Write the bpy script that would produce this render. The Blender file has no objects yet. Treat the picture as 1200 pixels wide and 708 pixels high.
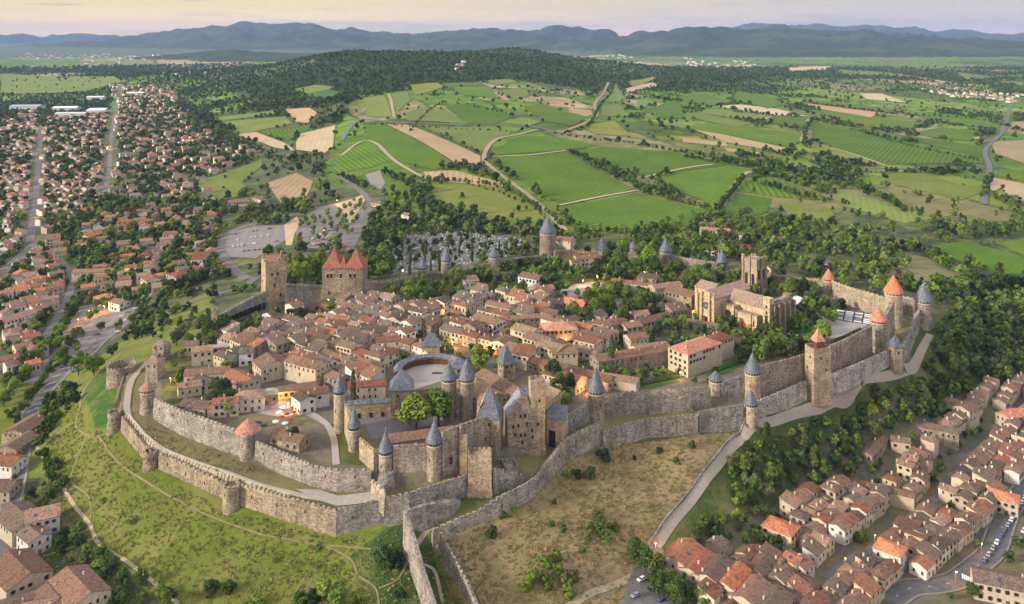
import bpy, bmesh, math, random
import numpy as np
from mathutils import Vector, geometry as mgeo
random.seed(7); rng = np.random.default_rng(7)
sc = bpy.context.scene
COL = sc.collection
PI = math.pi
F, HZ, CAMH = 1000.0, 42.0, 196.0        # picture scale: focal length in photo pixels, horizon row, eye height

def W(px, py, z):
    Y = (CAMH - z) * F / (py - HZ)
    return ((px - 600) * Y / F, Y, z)
def ztop(py, Y): return CAMH - (py - HZ) * Y / F

# ---------------------------------------------------------------- walls' plan (x, y of foot, z of foot, y of top)
OUTER = [(157,432,-4,423),(146,440,-5,431),(141,462,-8,449),(136,484,-10,468),(134,500,-11,480),(142,505,-11,487),(169,537,-13,521),
 (176,548,-13,528),(186,549,-13,530),(240,573,-14,554),(262,584,-15,565),(281,591,-15,567),(340,611,-16,582),(394,628,-17,597),(450,612,-14,585)]
OUTER2 = [(450,617,-14,583),(480,612,-13,577),(512,598,-12,567),(547,580,-10,556)]
OUTER3 = [(627,579,-13,560),(664,540,-10,513),(706,519,-9,493)]
OUTER4 = [(707,524,-10,504),(736,518,-10,496),(757,512,-10,491),(818,508,-11,485)]
OUTER5 = [(819,506,-11,482),(871,497,-10,474)]
OUTER6 = [(887,487,-9,470),(945,468,-7,446)]
OUTER7 = [(973,460,-7,439),(1010,444,-6,424),(1042,428,-5,410)]
OUTER8 = [(1056,425,-5,409),(1070,402,-4,384),(1078,386,-4,362)]
INNER = [(180,492,-5,466),(211,508,-5,480),(260,529,-6,497),(290,541,-7,509)]
INNER2 = [(299,543,-7,516),(330,556,-7,529),(367,571,-7,545),(396,577,-7,550),(435,574,-6,549)]
INNER3 = [(662,512,-4,488),(691,494,-3,470)]
INNER4 = [(708,489,-4,467),(738,487,-5,458),(775,485,-5,457),(810,484,-5,455),(833,478,-4,453)]
INNER5 = [(846,474,-4,448),(873,468,-3,438)]
INNER6 = [(891,465,-3,429),(943,449,-2,415)]
INNER7 = [(973,442,-2,405),(1000,430,-2,393),(1022,418,-2,381)]

# ---------------------------------------------------------------- terrain
GP = [ # px, py, z on open ground outside the walls
 (60,540,-30),(100,600,-28),(160,660,-31),(200,705,-31),(300,705,-28),(400,705,-26),(450,705,-25),(300,650,-22),(394,662,-22),
 (200,610,-21),(130,550,-18),(470,660,-20),
 (30,650,-36),(0,700,-37),(20,560,-36),(100,700,-36),(-80,650,-37),(-80,450,-36),
 (112,480,-13),(108,500,-15),(80,500,-26),(250,350,-6),(200,380,-9),(150,410,-13),(110,435,-17),(95,460,-20),
 (205,352,-16),(160,385,-26),(120,415,-31),(70,460,-33),(50,500,-34),(80,410,-32),(130,390,-31),(30,330,-34),(170,412,-9),(215,385,-5),
 (650,600,-17),(700,560,-15),(750,540,-16),(760,600,-24),(650,680,-27),(720,650,-28),(600,700,-27),(730,690,-33),(540,700,-24),(570,640,-20),
 (500,640,-21),(520,700,-27),(590,590,-12),
 (870,500,-11),(830,560,-22),(800,600,-27),(770,640,-32),
 (780,660,-34),(850,700,-37),(900,600,-38),(1000,650,-40),(1100,700,-41),(1180,500,-40),(1100,480,-36),(1000,520,-34),(930,560,-34),(1300,600,-41),
 (1000,480,-20),(900,520,-18),(1100,430,-16),(1150,400,-22),(1190,420,-32),(1180,370,-20),(1190,330,-18),(1300,400,-36),
 (516,638,-20),(617,590,-14),(1100,390,-5),
 (1140,330,-8),(1080,318,-4),(950,300,-5),(850,290,-5),(750,282,-5),(650,265,-6),(550,270,-5),(480,270,-5),(400,240,-8),(340,270,-8),
 (300,262,-12),(250,290,-14),(200,300,-24),(150,300,-30),(60,280,-33),(400,290,-4),(290,310,-8),
 (700,200,0),(600,170,15),(800,180,5),(720,240,-8),(860,230,-5),(1000,180,-5),(1100,200,-8),(1180,200,-12),(1000,140,-5),(1150,140,-12),
 (600,130,30),(500,140,35),(450,170,20),(500,190,10),(520,118,50),(640,110,40),(700,110,25),(800,115,10),(900,110,0),(1000,105,-8),
 (1150,105,-15),(1000,85,-20),(1150,90,-22),(850,92,-15),(350,150,12),(300,170,3),(250,150,-5),(330,120,30),(400,120,45),(250,120,-5),(200,110,-20),
 (100,150,-30),(0,150,-32),(0,200,-33),(100,200,-32),(200,200,-20),(0,100,-34),(100,85,-34),(0,70,-36),(200,85,-30),(100,60,-38),(0,55,-40),
 (400,200,2),(560,230,0),(1300,200,-15),(1300,110,-20),(-150,200,-33),(-150,80,-35),(350,200,-3)]
CP = [ # crest points: px, py, distance
 (385,66,3000),(340,86,2800),(318,101,2600),(420,64,3300),(450,63,3900),(490,61,4300),(530,63,4200),(570,67,3900),(620,63,4300),(660,66,4300),
 (700,70,4200),(740,77,4200),(800,82,4200),(900,88,3900),
 (200,74,6500),(240,63,7000),(280,57,7000),(320,60,7000),(350,67,6500)]
def ridge(pts, D, front, back, zb):
    out = []
    for (x, y) in pts:
        out.append((x, None, D, CAMH - (y - HZ) * D / F))
        out.append((x, None, D * front, zb)); out.append((x, None, D * back, zb))
    return out
EX = []
EX += [(x, None, 5600, -25) for x in range(380, 960, 80)]
EX += [(x, None, 9500, -38) for x in (150, 220, 280, 340)]
EX += [(x, None, 5600, -36) for x in (200, 260, 320)]
EX += ridge([(730,44),(760,40),(785,38),(805,34),(830,36),(850,34),(880,39),(905,36),(930,39),(960,41),(985,38),(1000,38),(1040,42),(1070,45),(1120,49),(1160,52),(1200,54),(1260,52)], 10500, .66, 1.4, -30)
EX += ridge([(470,45),(500,42),(530,39),(560,34),(580,33),(600,31),(625,33),(645,31),(680,35),(710,38)], 15500, .66, 1.3, -40)
EX += ridge([(180,42),(210,39),(250,34),(275,30),(290,27),(305,29),(325,33),(342,28),(355,23),(368,25),(385,30),(400,34),(440,39),(470,43)], 17500, .62, 1.3, -40)
EX += ridge([(-120,43),(-40,42),(40,41),(100,42),(150,43)], 24000, .8, 1.15, -60)
EX += ridge([(800,38),(840,37),(860,33),(885,28),(910,32),(930,33),(960,30),(990,34),(1015,30),(1050,33),(1100,36),(1150,38),(1200,42),(1280,40)], 22500, .72, 1.2, -60)
ctrl = []
for (x, y, z) in GP: ctrl.append(((x-600)/F, math.log((CAMH-z)*F/(y-HZ)), z))
for (x, y, D) in CP: ctrl.append(((x-600)/F, math.log(D), CAMH-(y-HZ)*D/F))
for (x, _, D, z) in EX: ctrl.append(((x-600)/F, math.log(D), z))
for L in (OUTER, OUTER2, OUTER3, OUTER4, OUTER5, OUTER6, OUTER7, OUTER8):
    for (x, y, z, t) in L: ctrl.append(((x-600)/F, math.log((CAMH-z)*F/(y-HZ)), z))
for x in range(-1200, 1300, 300): ctrl.append((x/F, math.log(150), -42)); ctrl.append((x/F, math.log(230), -38))
for s in (-1.2, 1.2):
    for Y in (400, 700, 1200, 2500, 5000, 12000, 28000): ctrl.append((s, math.log(Y), -36))
ctrl = np.array(ctrl)
def rbf_fit(c):
    d = np.hypot(c[:, None, 0]-c[None, :, 0], c[:, None, 1]-c[None, :, 1])
    n = len(c); A = np.zeros((n+1, n+1)); A[:n, :n] = -np.sqrt(d*d+1e-6) - np.eye(n)*1e-3; A[:n, n] = 1; A[n, :n] = 1
    b = np.zeros(n+1); b[:n] = c[:, 2]
    return np.linalg.solve(A, b)
def rbf_eval(c, w, u, v):
    out = np.full(u.shape, w[-1])
    for i in range(len(c)):
        out -= w[i] * np.sqrt((u-c[i, 0])**2 + (v-c[i, 1])**2 + 1e-6)
    return out
wA = rbf_fit(ctrl)
LICE = [(150,487,-3),(185,527,-5),(268,556,-5),(340,575,-6),(400,588,-7),(430,582,-6.5),(150,450,-2),(170,425,-1),(480,570,-4),(530,556,-3),
 (600,545,-4),(640,528,-6),(690,500,-3),(760,486,-5),(840,478,-4),(910,460,-3),(1000,430,-2),(1060,400,-2),(1070,370,-1),(220,520,-5.5),(330,560,-7),
 (190,500,-5),(160,500,-4),(575,556,-4)]
cB = np.array([((x-600)/F, math.log((CAMH-z)*F/(y-HZ)), z) for (x, y, z) in LICE]); wB = rbf_fit(cB)

def vnoise(x, y, seed=0):
    xi = np.floor(x).astype(np.int64); yi = np.floor(y).astype(np.int64); fx = x-xi; fy = y-yi
    def h(a, b):
        n = (a*374761393 + b*668265263 + seed*1442695041) & 0x7fffffff
        n = ((n ^ (n >> 13)) * 1274126177) & 0x7fffffff
        return ((n ^ (n >> 16)) & 0xffff) / 65535.0
    fx = fx*fx*(3-2*fx); fy = fy*fy*(3-2*fy)
    return (h(xi, yi)*(1-fx)+h(xi+1, yi)*fx)*(1-fy) + (h(xi, yi+1)*(1-fx)+h(xi+1, yi+1)*fx)*fy
def fbm(x, y, o=4, seed=0):
    s = 0; a = .5
    for k in range(o): s = s + a*(vnoise(x*2**k, y*2**k, seed+k)*2-1); a *= .5
    return s
def in_poly(X, Y, poly):
    inside = np.zeros(X.shape, bool); n = len(poly)
    for i in range(n):
        x1, y1 = poly[i][:2]; x2, y2 = poly[(i+1) % n][:2]
        c = ((y1 > Y) != (y2 > Y)) & (X < (x2-x1)*(Y-y1)/((y2-y1) or 1e-9) + x1)
        inside ^= c
    return inside
def sdist(X, Y, poly):
    d = np.full(X.shape, 1e9); n = len(poly)
    for i in range(n):
        x1, y1 = poly[i][:2]; x2, y2 = poly[(i+1) % n][:2]
        dx, dy = x2-x1, y2-y1
        t = np.clip(((X-x1)*dx+(Y-y1)*dy)/(dx*dx+dy*dy+1e-9), 0, 1)
        d = np.minimum(d, np.hypot(X-x1-t*dx, Y-y1-t*dy))
    return np.where(in_poly(X, Y, poly), -d, d)
INP = [(168,487,-4),(180,492,-5),(211,508,-5),(260,529,-6),(290,543,-7),(330,556,-7),(367,571,-7),(396,577,-7),(435,574,-6),(450,573,-4),(509,565,-4),(548,556,-3),
 (592,540,-4),(638,527,-4),(662,512,-4),(691,494,-3),(708,489,-4),(738,487,-5),(775,485,-5),(810,484,-5),(838,478,-4),(882,469,-3),(943,449,-2),
 (1000,430,-2),(1030,413,-2),(1047,383,-1),(1000,355,0),(971,345,0),(913,334,0),(846,313,0),(780,309,0),(742,300,0),(705,300,0),(642,304,0),(579,314,0),
 (523,315,0),(495,323,0),(446,336,0),(425,342,0),(376,342,0),(319,350,0),(252,375,0),(190,421,0),(182,446,-1)]
IN_W = [W(*p)[:2] for p in INP]
OUT_W = [W(x, y, z)[:2] for (x, y, z, t) in OUTER+OUTER2+[(560,570,-10,0),(600,570,-11,0)]+OUTER3+OUTER4+OUTER5+[(880,497,-10,0)]+OUTER6+OUTER7+OUTER8+[(1084,382,-4,0)]]
OUT_W += [W(1000,360,0)[:2], W(700,400,0)[:2], W(300,420,0)[:2], W(196,410,0)[:2]]

def height_exact(U, V):
    Yv = np.exp(V); X = U*Yv
    z = rbf_eval(ctrl, wA, U, V)
    amp = np.clip((Yv-1300)/6000, 0, 1)
    hill = np.clip((z+15)/120, 0, 1)
    z = z + fbm(X/420, Yv/420, 5, 3)*amp*(4+80*hill)
    big = np.clip((Yv-7500)/4000, 0, 1)*np.clip((z+20)/160, 0, 1)
    r = 1-np.abs(fbm(X/1100, Yv/1500, 6, 9))*2.4
    z = z + (r-.62)*big*150
    near = np.clip((900-Yv)/300, 0, 1)
    m = (Yv > 300) & (Yv < 1000) & (np.abs(U) < .75)
    z = z + fbm(X/14, Yv/14, 3, 5)*.5*np.clip((1300-Yv)/600, 0, 1)
    Xm, Ym, Um, Vm = X[m], Yv[m], U[m], V[m]
    so = sdist(Xm, Ym, OUT_W); si = sdist(Xm, Ym, IN_W)
    zb = rbf_eval(cB, wB, Um, Vm)
    to = np.clip(.5-(so+1.7)/1.0, 0, 1); ti = np.clip(.5-(si+1.7)/1.0, 0, 1)
    zz = z[m]*(1-to)+zb*to; zz = zz*(1-ti)+0*ti
    z[m] = zz
    return z

us = np.concatenate([np.linspace(-1.25, -.67, 18)[:-1], np.arange(-.67, .67, .0028), np.linspace(.67, 1.25, 18)])
vs = np.concatenate([np.linspace(math.log(120), math.log(325), 40)[:-1], np.arange(math.log(325), math.log(680), .0028),
                     np.arange(math.log(680), math.log(3000), .006), np.arange(math.log(3000), math.log(30500), .010)])
GU, GV = np.meshgrid(us, vs)
GZ = height_exact(GU, GV)
def hgrid(X, Y):
    X = np.asarray(X, float); Y = np.asarray(Y, float)
    u = X/Y; v = np.log(Y)
    i = np.clip(np.searchsorted(us, u)-1, 0, len(us)-2); j = np.clip(np.searchsorted(vs, v)-1, 0, len(vs)-2)
    fu = np.clip((u-us[i])/(us[i+1]-us[i]), 0, 1)
    y0 = np.exp(vs[j]); y1 = np.exp(vs[j+1]); fv = np.clip((Y-y0)/(y1-y0), 0, 1)
    return (GZ[j, i]*(1-fu)+GZ[j, i+1]*fu)*(1-fv) + (GZ[j+1, i]*(1-fu)+GZ[j+1, i+1]*fu)*fv
def H(X, Y): return float(hgrid(X, Y))
_Yr = np.exp(np.arange(math.log(300), math.log(30000), .0012))
def G(px, py):
    """point of the ground seen at a place of the photo"""
    u = (px-600)/F; X = u*_Yr; g = hgrid(X, _Yr); ray = CAMH-(py-HZ)*_Yr/F
    k = np.nonzero(g >= ray)[0]
    if len(k) == 0 or k[0] == 0: k = [len(_Yr)-1] if len(k) == 0 else [1]
    k = k[0]
    a = ray[k-1]-g[k-1]; b = g[k]-ray[k]
    t = a/(a+b+1e-9) if a > 0 else 0
    Y = _Yr[k-1]+(_Yr[k]-_Yr[k-1])*min(max(t, 0), 1)
    return (u*Y, Y, H(u*Y, Y))

# ---------------------------------------------------------------- objects
def tag(o, label=None, cat=None, group=None, kind=None):
    if label: o['label'] = label
    if cat: o['category'] = cat
    if group: o['group'] = group
    if kind or label: o['kind'] = kind or 'thing'
    return o
def link(o, parent=None):
    COL.objects.link(o)
    if parent is not None: o.parent = parent
    return o
def empty(name, loc, rz=0):
    o = bpy.data.objects.new(name, None); o.empty_display_size = .5
    o.location = loc; o.rotation_euler = (0, 0, rz); return link(o)
class MB:
    def __init__(s): s.v = []; s.f = []; s.m = []
    def add(s, vs, fs, m=0):
        n = len(s.v); s.v += [tuple(p) for p in vs]
        for f in fs: s.f.append(tuple(i+n for i in f)); s.m.append(m)
    def box(s, cx, cy, z0, z1, w, d, rot=0, m=0, bottom=True, taper=1.0):
        c, q = math.cos(rot), math.sin(rot); vs = []
        for z, k in ((z0, 1), (z1, taper)):
            for (a, b) in ((-1,-1),(1,-1),(1,1),(-1,1)):
                x, y = a*w/2*k, b*d/2*k
                vs.append((cx+x*c-y*q, cy+x*q+y*c, z))
        fs = [(0,1,5,4),(1,2,6,5),(2,3,7,6),(3,0,4,7),(4,5,6,7)]
        if bottom: fs.append((3,2,1,0))
        s.add(vs, fs, m)
    def hexa(s, a, m=0):   # 8 points: 4 bottom, 4 top, counter-clockwise
        s.add(a, [(0,1,5,4),(1,2,6,5),(2,3,7,6),(3,0,4,7),(4,5,6,7),(3,2,1,0)], m)
    def lathe(s, cx, cy, prof, n=20, m=0, a0=0, a1=2*PI, cap=True, jit=0):
        full = abs(a1-a0-2*PI) < 1e-6; k = n if full else n+1; vs = []
        for (r, z) in prof:
            for i in range(k):
                a = a0+(a1-a0)*i/n
                vs.append((cx+r*math.cos(a), cy+r*math.sin(a), z))
        fs = []
        for j in range(len(prof)-1):
            for i in range(n):
                i2 = (i+1) % k
                fs.append((j*k+i, j*k+i2, (j+1)*k+i2, (j+1)*k+i))
        if cap: fs.append(tuple((len(prof)-1)*k+i for i in range(k)))
        s.add(vs, fs, m)
    def cyl(s, p, q, r, n=8, m=0, r2=None):
        p = Vector(p); q = Vector(q); d = (q-p).normalized(); r2 = r if r2 is None else r2
        a = d.orthogonal().normalized(); b = d.cross(a); vs = []
        for P, R in ((p, r), (q, r2)):
            for i in range(n):
                t = 2*PI*i/n; vs.append(P+(a*math.cos(t)+b*math.sin(t))*R)
        s.add(vs, [(i, (i+1) % n, n+(i+1) % n, n+i) for i in range(n)]+[tuple(range(n, 2*n)), tuple(range(n-1, -1, -1))], m)
    def mesh(s, name, mats):
        me = bpy.data.meshes.new(name); me.from_pydata(s.v, [], s.f)
        for mt in (mats if isinstance(mats, (list, tuple)) else [mats]): me.materials.append(mt)
        if s.m: me.polygons.foreach_set('material_index', s.m)
        me.update(); return me
    def build(s, name, mats, parent=None, color=None, smooth=False):
        o = bpy.data.objects.new(name, s.mesh(name, mats))
        if color: o.color = (*color, 1)
        if smooth: o.data.polygons.foreach_set('use_smooth', [True]*len(o.data.polygons))
        return link(o, parent)
def npmesh(name, V, Fq, mats, attrs=None):
    V = np.asarray(V, np.float32); Fq = np.asarray(Fq, np.int32)
    me = bpy.data.meshes.new(name); me.vertices.add(len(V)); me.vertices.foreach_set('co', V.ravel())
    n, k = Fq.shape
    me.loops.add(n*k); me.loops.foreach_set('vertex_index', Fq.ravel())
    me.polygons.add(n); me.polygons.foreach_set('loop_start', np.arange(0, n*k, k, dtype=np.int32))
    me.update(calc_edges=True)
    for mt in mats: me.materials.append(mt)
    return me
# ---------------------------------------------------------------- materials
class NT:
    def __init__(s, name):
        s.mat = bpy.data.materials.new(name); s.mat.use_nodes = True; s.t = s.mat.node_tree; s.t.nodes.clear()
        s.out = s.t.nodes.new('ShaderNodeOutputMaterial'); s.b = s.t.nodes.new('ShaderNodeBsdfPrincipled')
        s.t.links.new(s.b.outputs[0], s.out.inputs['Surface']); s.b.inputs['Roughness'].default_value = .9
        s.b.inputs['Specular IOR Level'].default_value = .15
    def n(s, typ, **kw):
        nd = s.t.nodes.new(typ)
        for k, v in kw.items():
            if k.startswith('i_'):
                key = k[2:].replace('_', ' ')
                nd.inputs[key].default_value = v
            else: setattr(nd, k, v)
        return nd
    def l(s, a, b): s.t.links.new(a, b)
    def pos(s, scale=(1, 1, 1), obj=False):
        if obj: o = s.n('ShaderNodeTexCoord').outputs['Object']
        else: o = s.n('ShaderNodeNewGeometry').outputs['Position']
        m = s.n('ShaderNodeMapping'); m.inputs['Scale'].default_value = scale; s.l(o, m.inputs['Vector']); return m.outputs[0]
    def noise(s, vec, scale, detail=4, rough=.6):
        n = s.n('ShaderNodeTexNoise'); n.inputs['Scale'].default_value = scale; n.inputs['Detail'].default_value = detail
        n.inputs['Roughness'].default_value = rough; s.l(vec, n.inputs['Vector']); return n.outputs['Fac']
    def ramp(s, fac, stops):
        r = s.n('ShaderNodeValToRGB'); e = r.color_ramp.elements
        while len(e) < len(stops): e.new(.5)
        for i, (p, c) in enumerate(stops):
            e[i].position = p; e[i].color = (*c, 1) if len(c) == 3 else c
        s.l(fac, r.inputs[0]); return r.outputs[0]
    def mix(s, fac, a, b, mode='MIX'):
        m = s.n('ShaderNodeMix', data_type='RGBA', blend_type=mode)
        for sock, val in ((m.inputs[0], fac), (m.inputs[6], a), (m.inputs[7], b)):
            if isinstance(val, (int, float)): sock.default_value = val
            elif isinstance(val, tuple): sock.default_value = (*val, 1) if len(val) == 3 else val
            else: s.l(val, sock)
        return m.outputs[2]
    def math(s, op, a, b=0.0):
        m = s.n('ShaderNodeMath', operation=op)
        for i, val in enumerate((a, b)):
            if isinstance(val, (int, float)): m.inputs[i].default_value = val
            else: s.l(val, m.inputs[i])
        return m.outputs[0]
    def val(s, a, lo, hi, olo, ohi):
        m = s.n('ShaderNodeMapRange'); s.l(a, m.inputs[0])
        for i, q in enumerate((lo, hi, olo, ohi)): m.inputs[i+1].default_value = q
        return m.outputs[0]
    def color(s, c): s.l(c, s.b.inputs['Base Color'])
    def bump(s, h, dist=.1, strength=.6):
        b = s.n('ShaderNodeBump'); b.inputs['Distance'].default_value = dist; b.inputs['Strength'].default_value = strength
        s.l(h, b.inputs['Height']); s.l(b.outputs[0], s.b.inputs['Normal'])
    def rough(s, r): s.b.inputs['Roughness'].default_value = r
M = {}
def gray(c): return (c, c, c)
def tinted(N, col, amount=1):   # multiply with the object's own colour
    return N.mix(amount, col, N.n('ShaderNodeObjectInfo').outputs['Color'], 'MULTIPLY')

def m_stone(name, dark, mid, light, cell=.9):
    N = NT(name); p = N.pos((1/cell, 1/cell, 1.9/cell))
    v = N.n('ShaderNodeTexVoronoi'); v.inputs['Scale'].default_value = 1; N.l(p, v.inputs['Vector'])
    rnd = N.n('ShaderNodeSeparateColor'); N.l(v.outputs['Color'], rnd.inputs[0])
    p1 = N.pos()
    big = N.noise(p1, .09, 5, .65); streak = N.noise(N.pos((.5, .5, .06)), 1, 4, .7); med = N.noise(p1, .7, 4, .7)
    f = N.math('ADD', N.math('MULTIPLY', rnd.outputs[0], .32), N.math('ADD', N.math('MULTIPLY', big, .55), N.math('MULTIPLY', med, .35)))
    c = N.ramp(f, [(.35, dark), (.62, mid), (.88, light)])
    c = N.mix(N.val(streak, .48, .70, 0, .75), c, dark)
    c = N.mix(N.val(N.noise(N.pos((.12,.12,.3)), 1, 3, .6), .55, .68, 0, .45), c, (light[0]*1.05, light[1]*.98, light[2]*.9))
    holes = N.noise(N.pos((1, 1, 1)), 1.6, 2, .5)
    c = N.mix(N.val(holes, .64, .70, 0, .55), c, tuple(x*.35 for x in dark))
    N.color(tinted(N, c)); N.bump(N.math('ADD', rnd.outputs[0], med), .25, .7)
    M[name] = N.mat
m_stone('stone', (.10,.085,.068), (.27,.23,.18), (.45,.39,.305))
m_stone('stone_warm', (.14,.11,.078), (.33,.27,.19), (.52,.435,.31))
m_stone('stone_grey', (.095,.088,.078), (.245,.228,.20), (.44,.42,.375))

def m_plaster():
    N = NT('plaster'); p = N.pos()
    a = N.noise(p, .5, 5, .7); b = N.noise(N.pos((1.2, 1.2, .15)), 1, 4, .7); d = N.noise(p, 3, 3, .7)
    c = N.ramp(N.math('ADD', N.math('MULTIPLY', a, .5), N.math('MULTIPLY', d, .5)), [(.35, (.62,.60,.56)), (.6, (.95,.95,.95))])
    c = N.mix(N.val(b, .5, .8, 0, .6), c, (.45,.42,.38), 'MULTIPLY')
    N.color(tinted(N, c)); N.bump(d, .05, .4); M['plaster'] = N.mat
m_plaster()
def m_roof():
    N = NT('roof_tiles'); p = N.pos(obj=True)
    cols = N.noise(N.pos((3.2, .35, .35), True), 1, 3, .6); patch = N.noise(p, .45, 4, .7); sp = N.noise(p, 2.6, 3, .8)
    v = N.n('ShaderNodeTexVoronoi'); N.l(N.pos((2.6, 1.7, 1.7), True), v.inputs['Vector']); v.inputs['Scale'].default_value = 1
    rn = N.n('ShaderNodeSeparateColor'); N.l(v.outputs['Color'], rn.inputs[0])
    f = N.math('ADD', N.math('MULTIPLY', cols, .35), N.math('ADD', N.math('MULTIPLY', patch, .45), N.math('MULTIPLY', rn.outputs[0], .3)))
    c = N.ramp(f, [(.34, (.36,.34,.34)), (.54, (.88,.85,.83)), (.74, (1.32,1.24,1.18))])
    c = N.mix(N.val(sp, .56, .68, 0, .6), c, (1.55,1.45,1.35))
    c = N.mix(N.val(patch, .56, .68, 0, .45), c, (.55,.60,.55))
    N.color(tinted(N, c)); N.bump(N.math('ADD', cols, rn.outputs[0]), .12, .7); M['roof'] = N.mat
m_roof()
def m_slate():
    N = NT('slate'); p = N.pos()
    v = N.n('ShaderNodeTexVoronoi'); N.l(N.pos((1.5, 1.5, 2.2)), v.inputs['Vector']); v.inputs['Scale'].default_value = 1
    rn = N.n('ShaderNodeSeparateColor'); N.l(v.outputs['Color'], rn.inputs[0]); a = N.noise(p, .5, 4, .7)
    f = N.math('ADD', N.math('MULTIPLY', rn.outputs[0], .4), N.math('MULTIPLY', a, .7))
    N.color(tinted(N, N.ramp(f, [(.3, (.050,.058,.075)), (.55, (.085,.098,.125)), (.8, (.16,.175,.20))])))
    N.rough(.55); N.b.inputs['Specular IOR Level'].default_value = .4; N.bump(rn.outputs[0], .06, .5); M['slate'] = N.mat
m_slate()
def m_leaf(name, dark, light, trans=.25):
    N = NT(name); oi = N.n('ShaderNodeObjectInfo')
    p = N.pos(); a = N.noise(p, .8, 3, .7); b = N.noise(p, .12, 2, .6)
    f = N.math('ADD', N.math('MULTIPLY', a, .6), N.math('MULTIPLY', oi.outputs['Random'], .5))
    c = N.ramp(f, [(.3, dark), (.72, light)])
    c = N.mix(N.val(b, .55, .75, 0, .35), c, (light[0]*1.3, light[1]*1.05, light[2]*.8))
    N.color(tinted(N, c)); N.rough(.8); M[name] = N.mat
m_leaf('leaf', (.032,.062,.012), (.110,.165,.028))
m_leaf('leaf_bright', (.060,.105,.014), (.17,.24,.034))
m_leaf('leaf_dark', (.018,.038,.011), (.055,.090,.022))
m_leaf('tuft_green', (.095,.130,.024), (.19,.215,.045))
m_leaf('tuft_dry', (.21,.175,.060), (.31,.25,.10))
m_leaf('leaf_olive', (.06,.075,.03), (.13,.15,.06))
def m_plain(name, col, rough=.85, var=.25, scale=1.0, spec=.15, bump=0):
    N = NT(name); a = N.noise(N.pos(), scale, 4, .7)
    N.color(tinted(N, N.ramp(a, [(.3, tuple(x*(1-var) for x in col)), (.7, tuple(x*(1+var) for x in col))])))
    N.rough(rough); N.b.inputs['Specular IOR Level'].default_value = spec
    if bump: N.bump(a, bump, .6)
    M[name] = N.mat
m_plain('bark', (.09,.065,.045), .95, .4, 3)
m_plain('wood', (.12,.075,.045), .8, .3, 2)
m_plain('asphalt', (.13,.125,.13), .85, .22, .35)
m_plain('road', (.15,.142,.137), .9, .25, .3)
m_plain('gravel', (.34,.31,.27), .95, .15, .6, bump=.05)
m_plain('dirt_path', (.33,.265,.175), .95, .2, .5)
m_plain('paving', (.26,.24,.22), .9, .2, .4)
m_plain('paint_white', (.75,.75,.73), .7, .08, 1)
m_plain('worn_path', (.20,.165,.085), .95, .2, .5)
m_plain('metal', (.25,.26,.27), .4, .1, 1, .5)
m_plain('dark', (.022,.020,.020), .6, .3, 1)
m_plain('shutter', (.5,.5,.5), .7, .1, 1)
m_plain('trim', (.55,.52,.47), .85, .1, 1)
m_plain('edging', (.20,.19,.175), .9, .15, .5)
m_plain('awning', (.65,.63,.60), .8, .1, 1)
m_plain('paint', (1,1,1), .25, .02, 1, .6)
m_plain('glass', (.03,.035,.045), .1, .1, 1, .8)
m_plain('rubber', (.02,.02,.02), .8, .1, 1)
m_plain('marble', (.36,.36,.37), .5, .25, .5, .3)
m_plain('pool', (.07,.42,.62), .1, .15, .3, .6)
m_plain('red_cloth', (.30,.03,.03), .8, .15, 1)
def m_solar():
    N = NT('solar'); N.b.inputs['Base Color'].default_value = (.03,.05,.12,1); N.rough(.2); M['solar'] = N.mat
m_solar()
def m_lamp(name, col, s):
    N = NT(name); N.b.inputs['Base Color'].default_value = (*col, 1); N.b.inputs['Emission Color'].default_value = (*col, 1)
    N.b.inputs['Emission Strength'].default_value = s; M[name] = N.mat
m_lamp('lamp_glow', (1,.55,.18), 30)
m_lamp('big_glow', (1,.42,.08), 9)
m_lamp('lit_window', (1,.55,.2), 2.0)

def m_ground():
    """one earth material: the painted 'cover' attribute chooses green / dry / bare / forest floor"""
    N = NT('ground'); a = N.n('ShaderNodeVertexColor'); a.layer_name = 'cover'; p = N.pos()
    n1 = N.noise(p, .35, 5, .75); n2 = N.noise(p, .045, 5, .7); n3 = N.noise(p, 2.2, 3, .8); n4 = N.noise(p, .006, 4, .7)
    v = N.math('ADD', N.math('MULTIPLY', n1, .45), N.math('ADD', N.math('MULTIPLY', n2, .35), N.math('MULTIPLY', n3, .25)))
    sh = N.ramp(v, [(.38, gray(.55)), (.52, gray(.98)), (.66, gray(1.5))])
    c = N.mix(1.0, a.outputs[0], sh, 'MULTIPLY')
    # tufts of another tint
    c = N.mix(N.val(n2, .50, .60, 0, .5), c, (.27,.235,.085))
    c = N.mix(N.val(N.noise(p, .02, 4, .6), .5, .62, 0, .45), c, (.20,.20,.05))
    c2 = N.mix(N.val(n1, .55, .68, 0, .3), c, (.075,.10,.022))
    sep = N.n('ShaderNodeSeparateXYZ'); N.l(p, sep.inputs[0])
    far = N.val(sep.outputs[1], 900, 1600, 0, 1)
    # beyond, everything goes to the cover colour with broad mottling
    cf = N.mix(1.0, a.outputs[0], N.ramp(N.noise(p, .02, 5, .75), [(.35, gray(.5)), (.65, gray(1.6))]), 'MULTIPLY')
    cf = N.mix(N.val(N.noise(p, .0015, 5, .7), .5, .62, 0, .5), cf, (.09,.12,.045))
    N.color(N.mix(far, c2, cf)); N.bump(N.math('ADD', n1, n3), 1.0, 1.0); M['ground'] = N.mat
m_ground()

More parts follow.
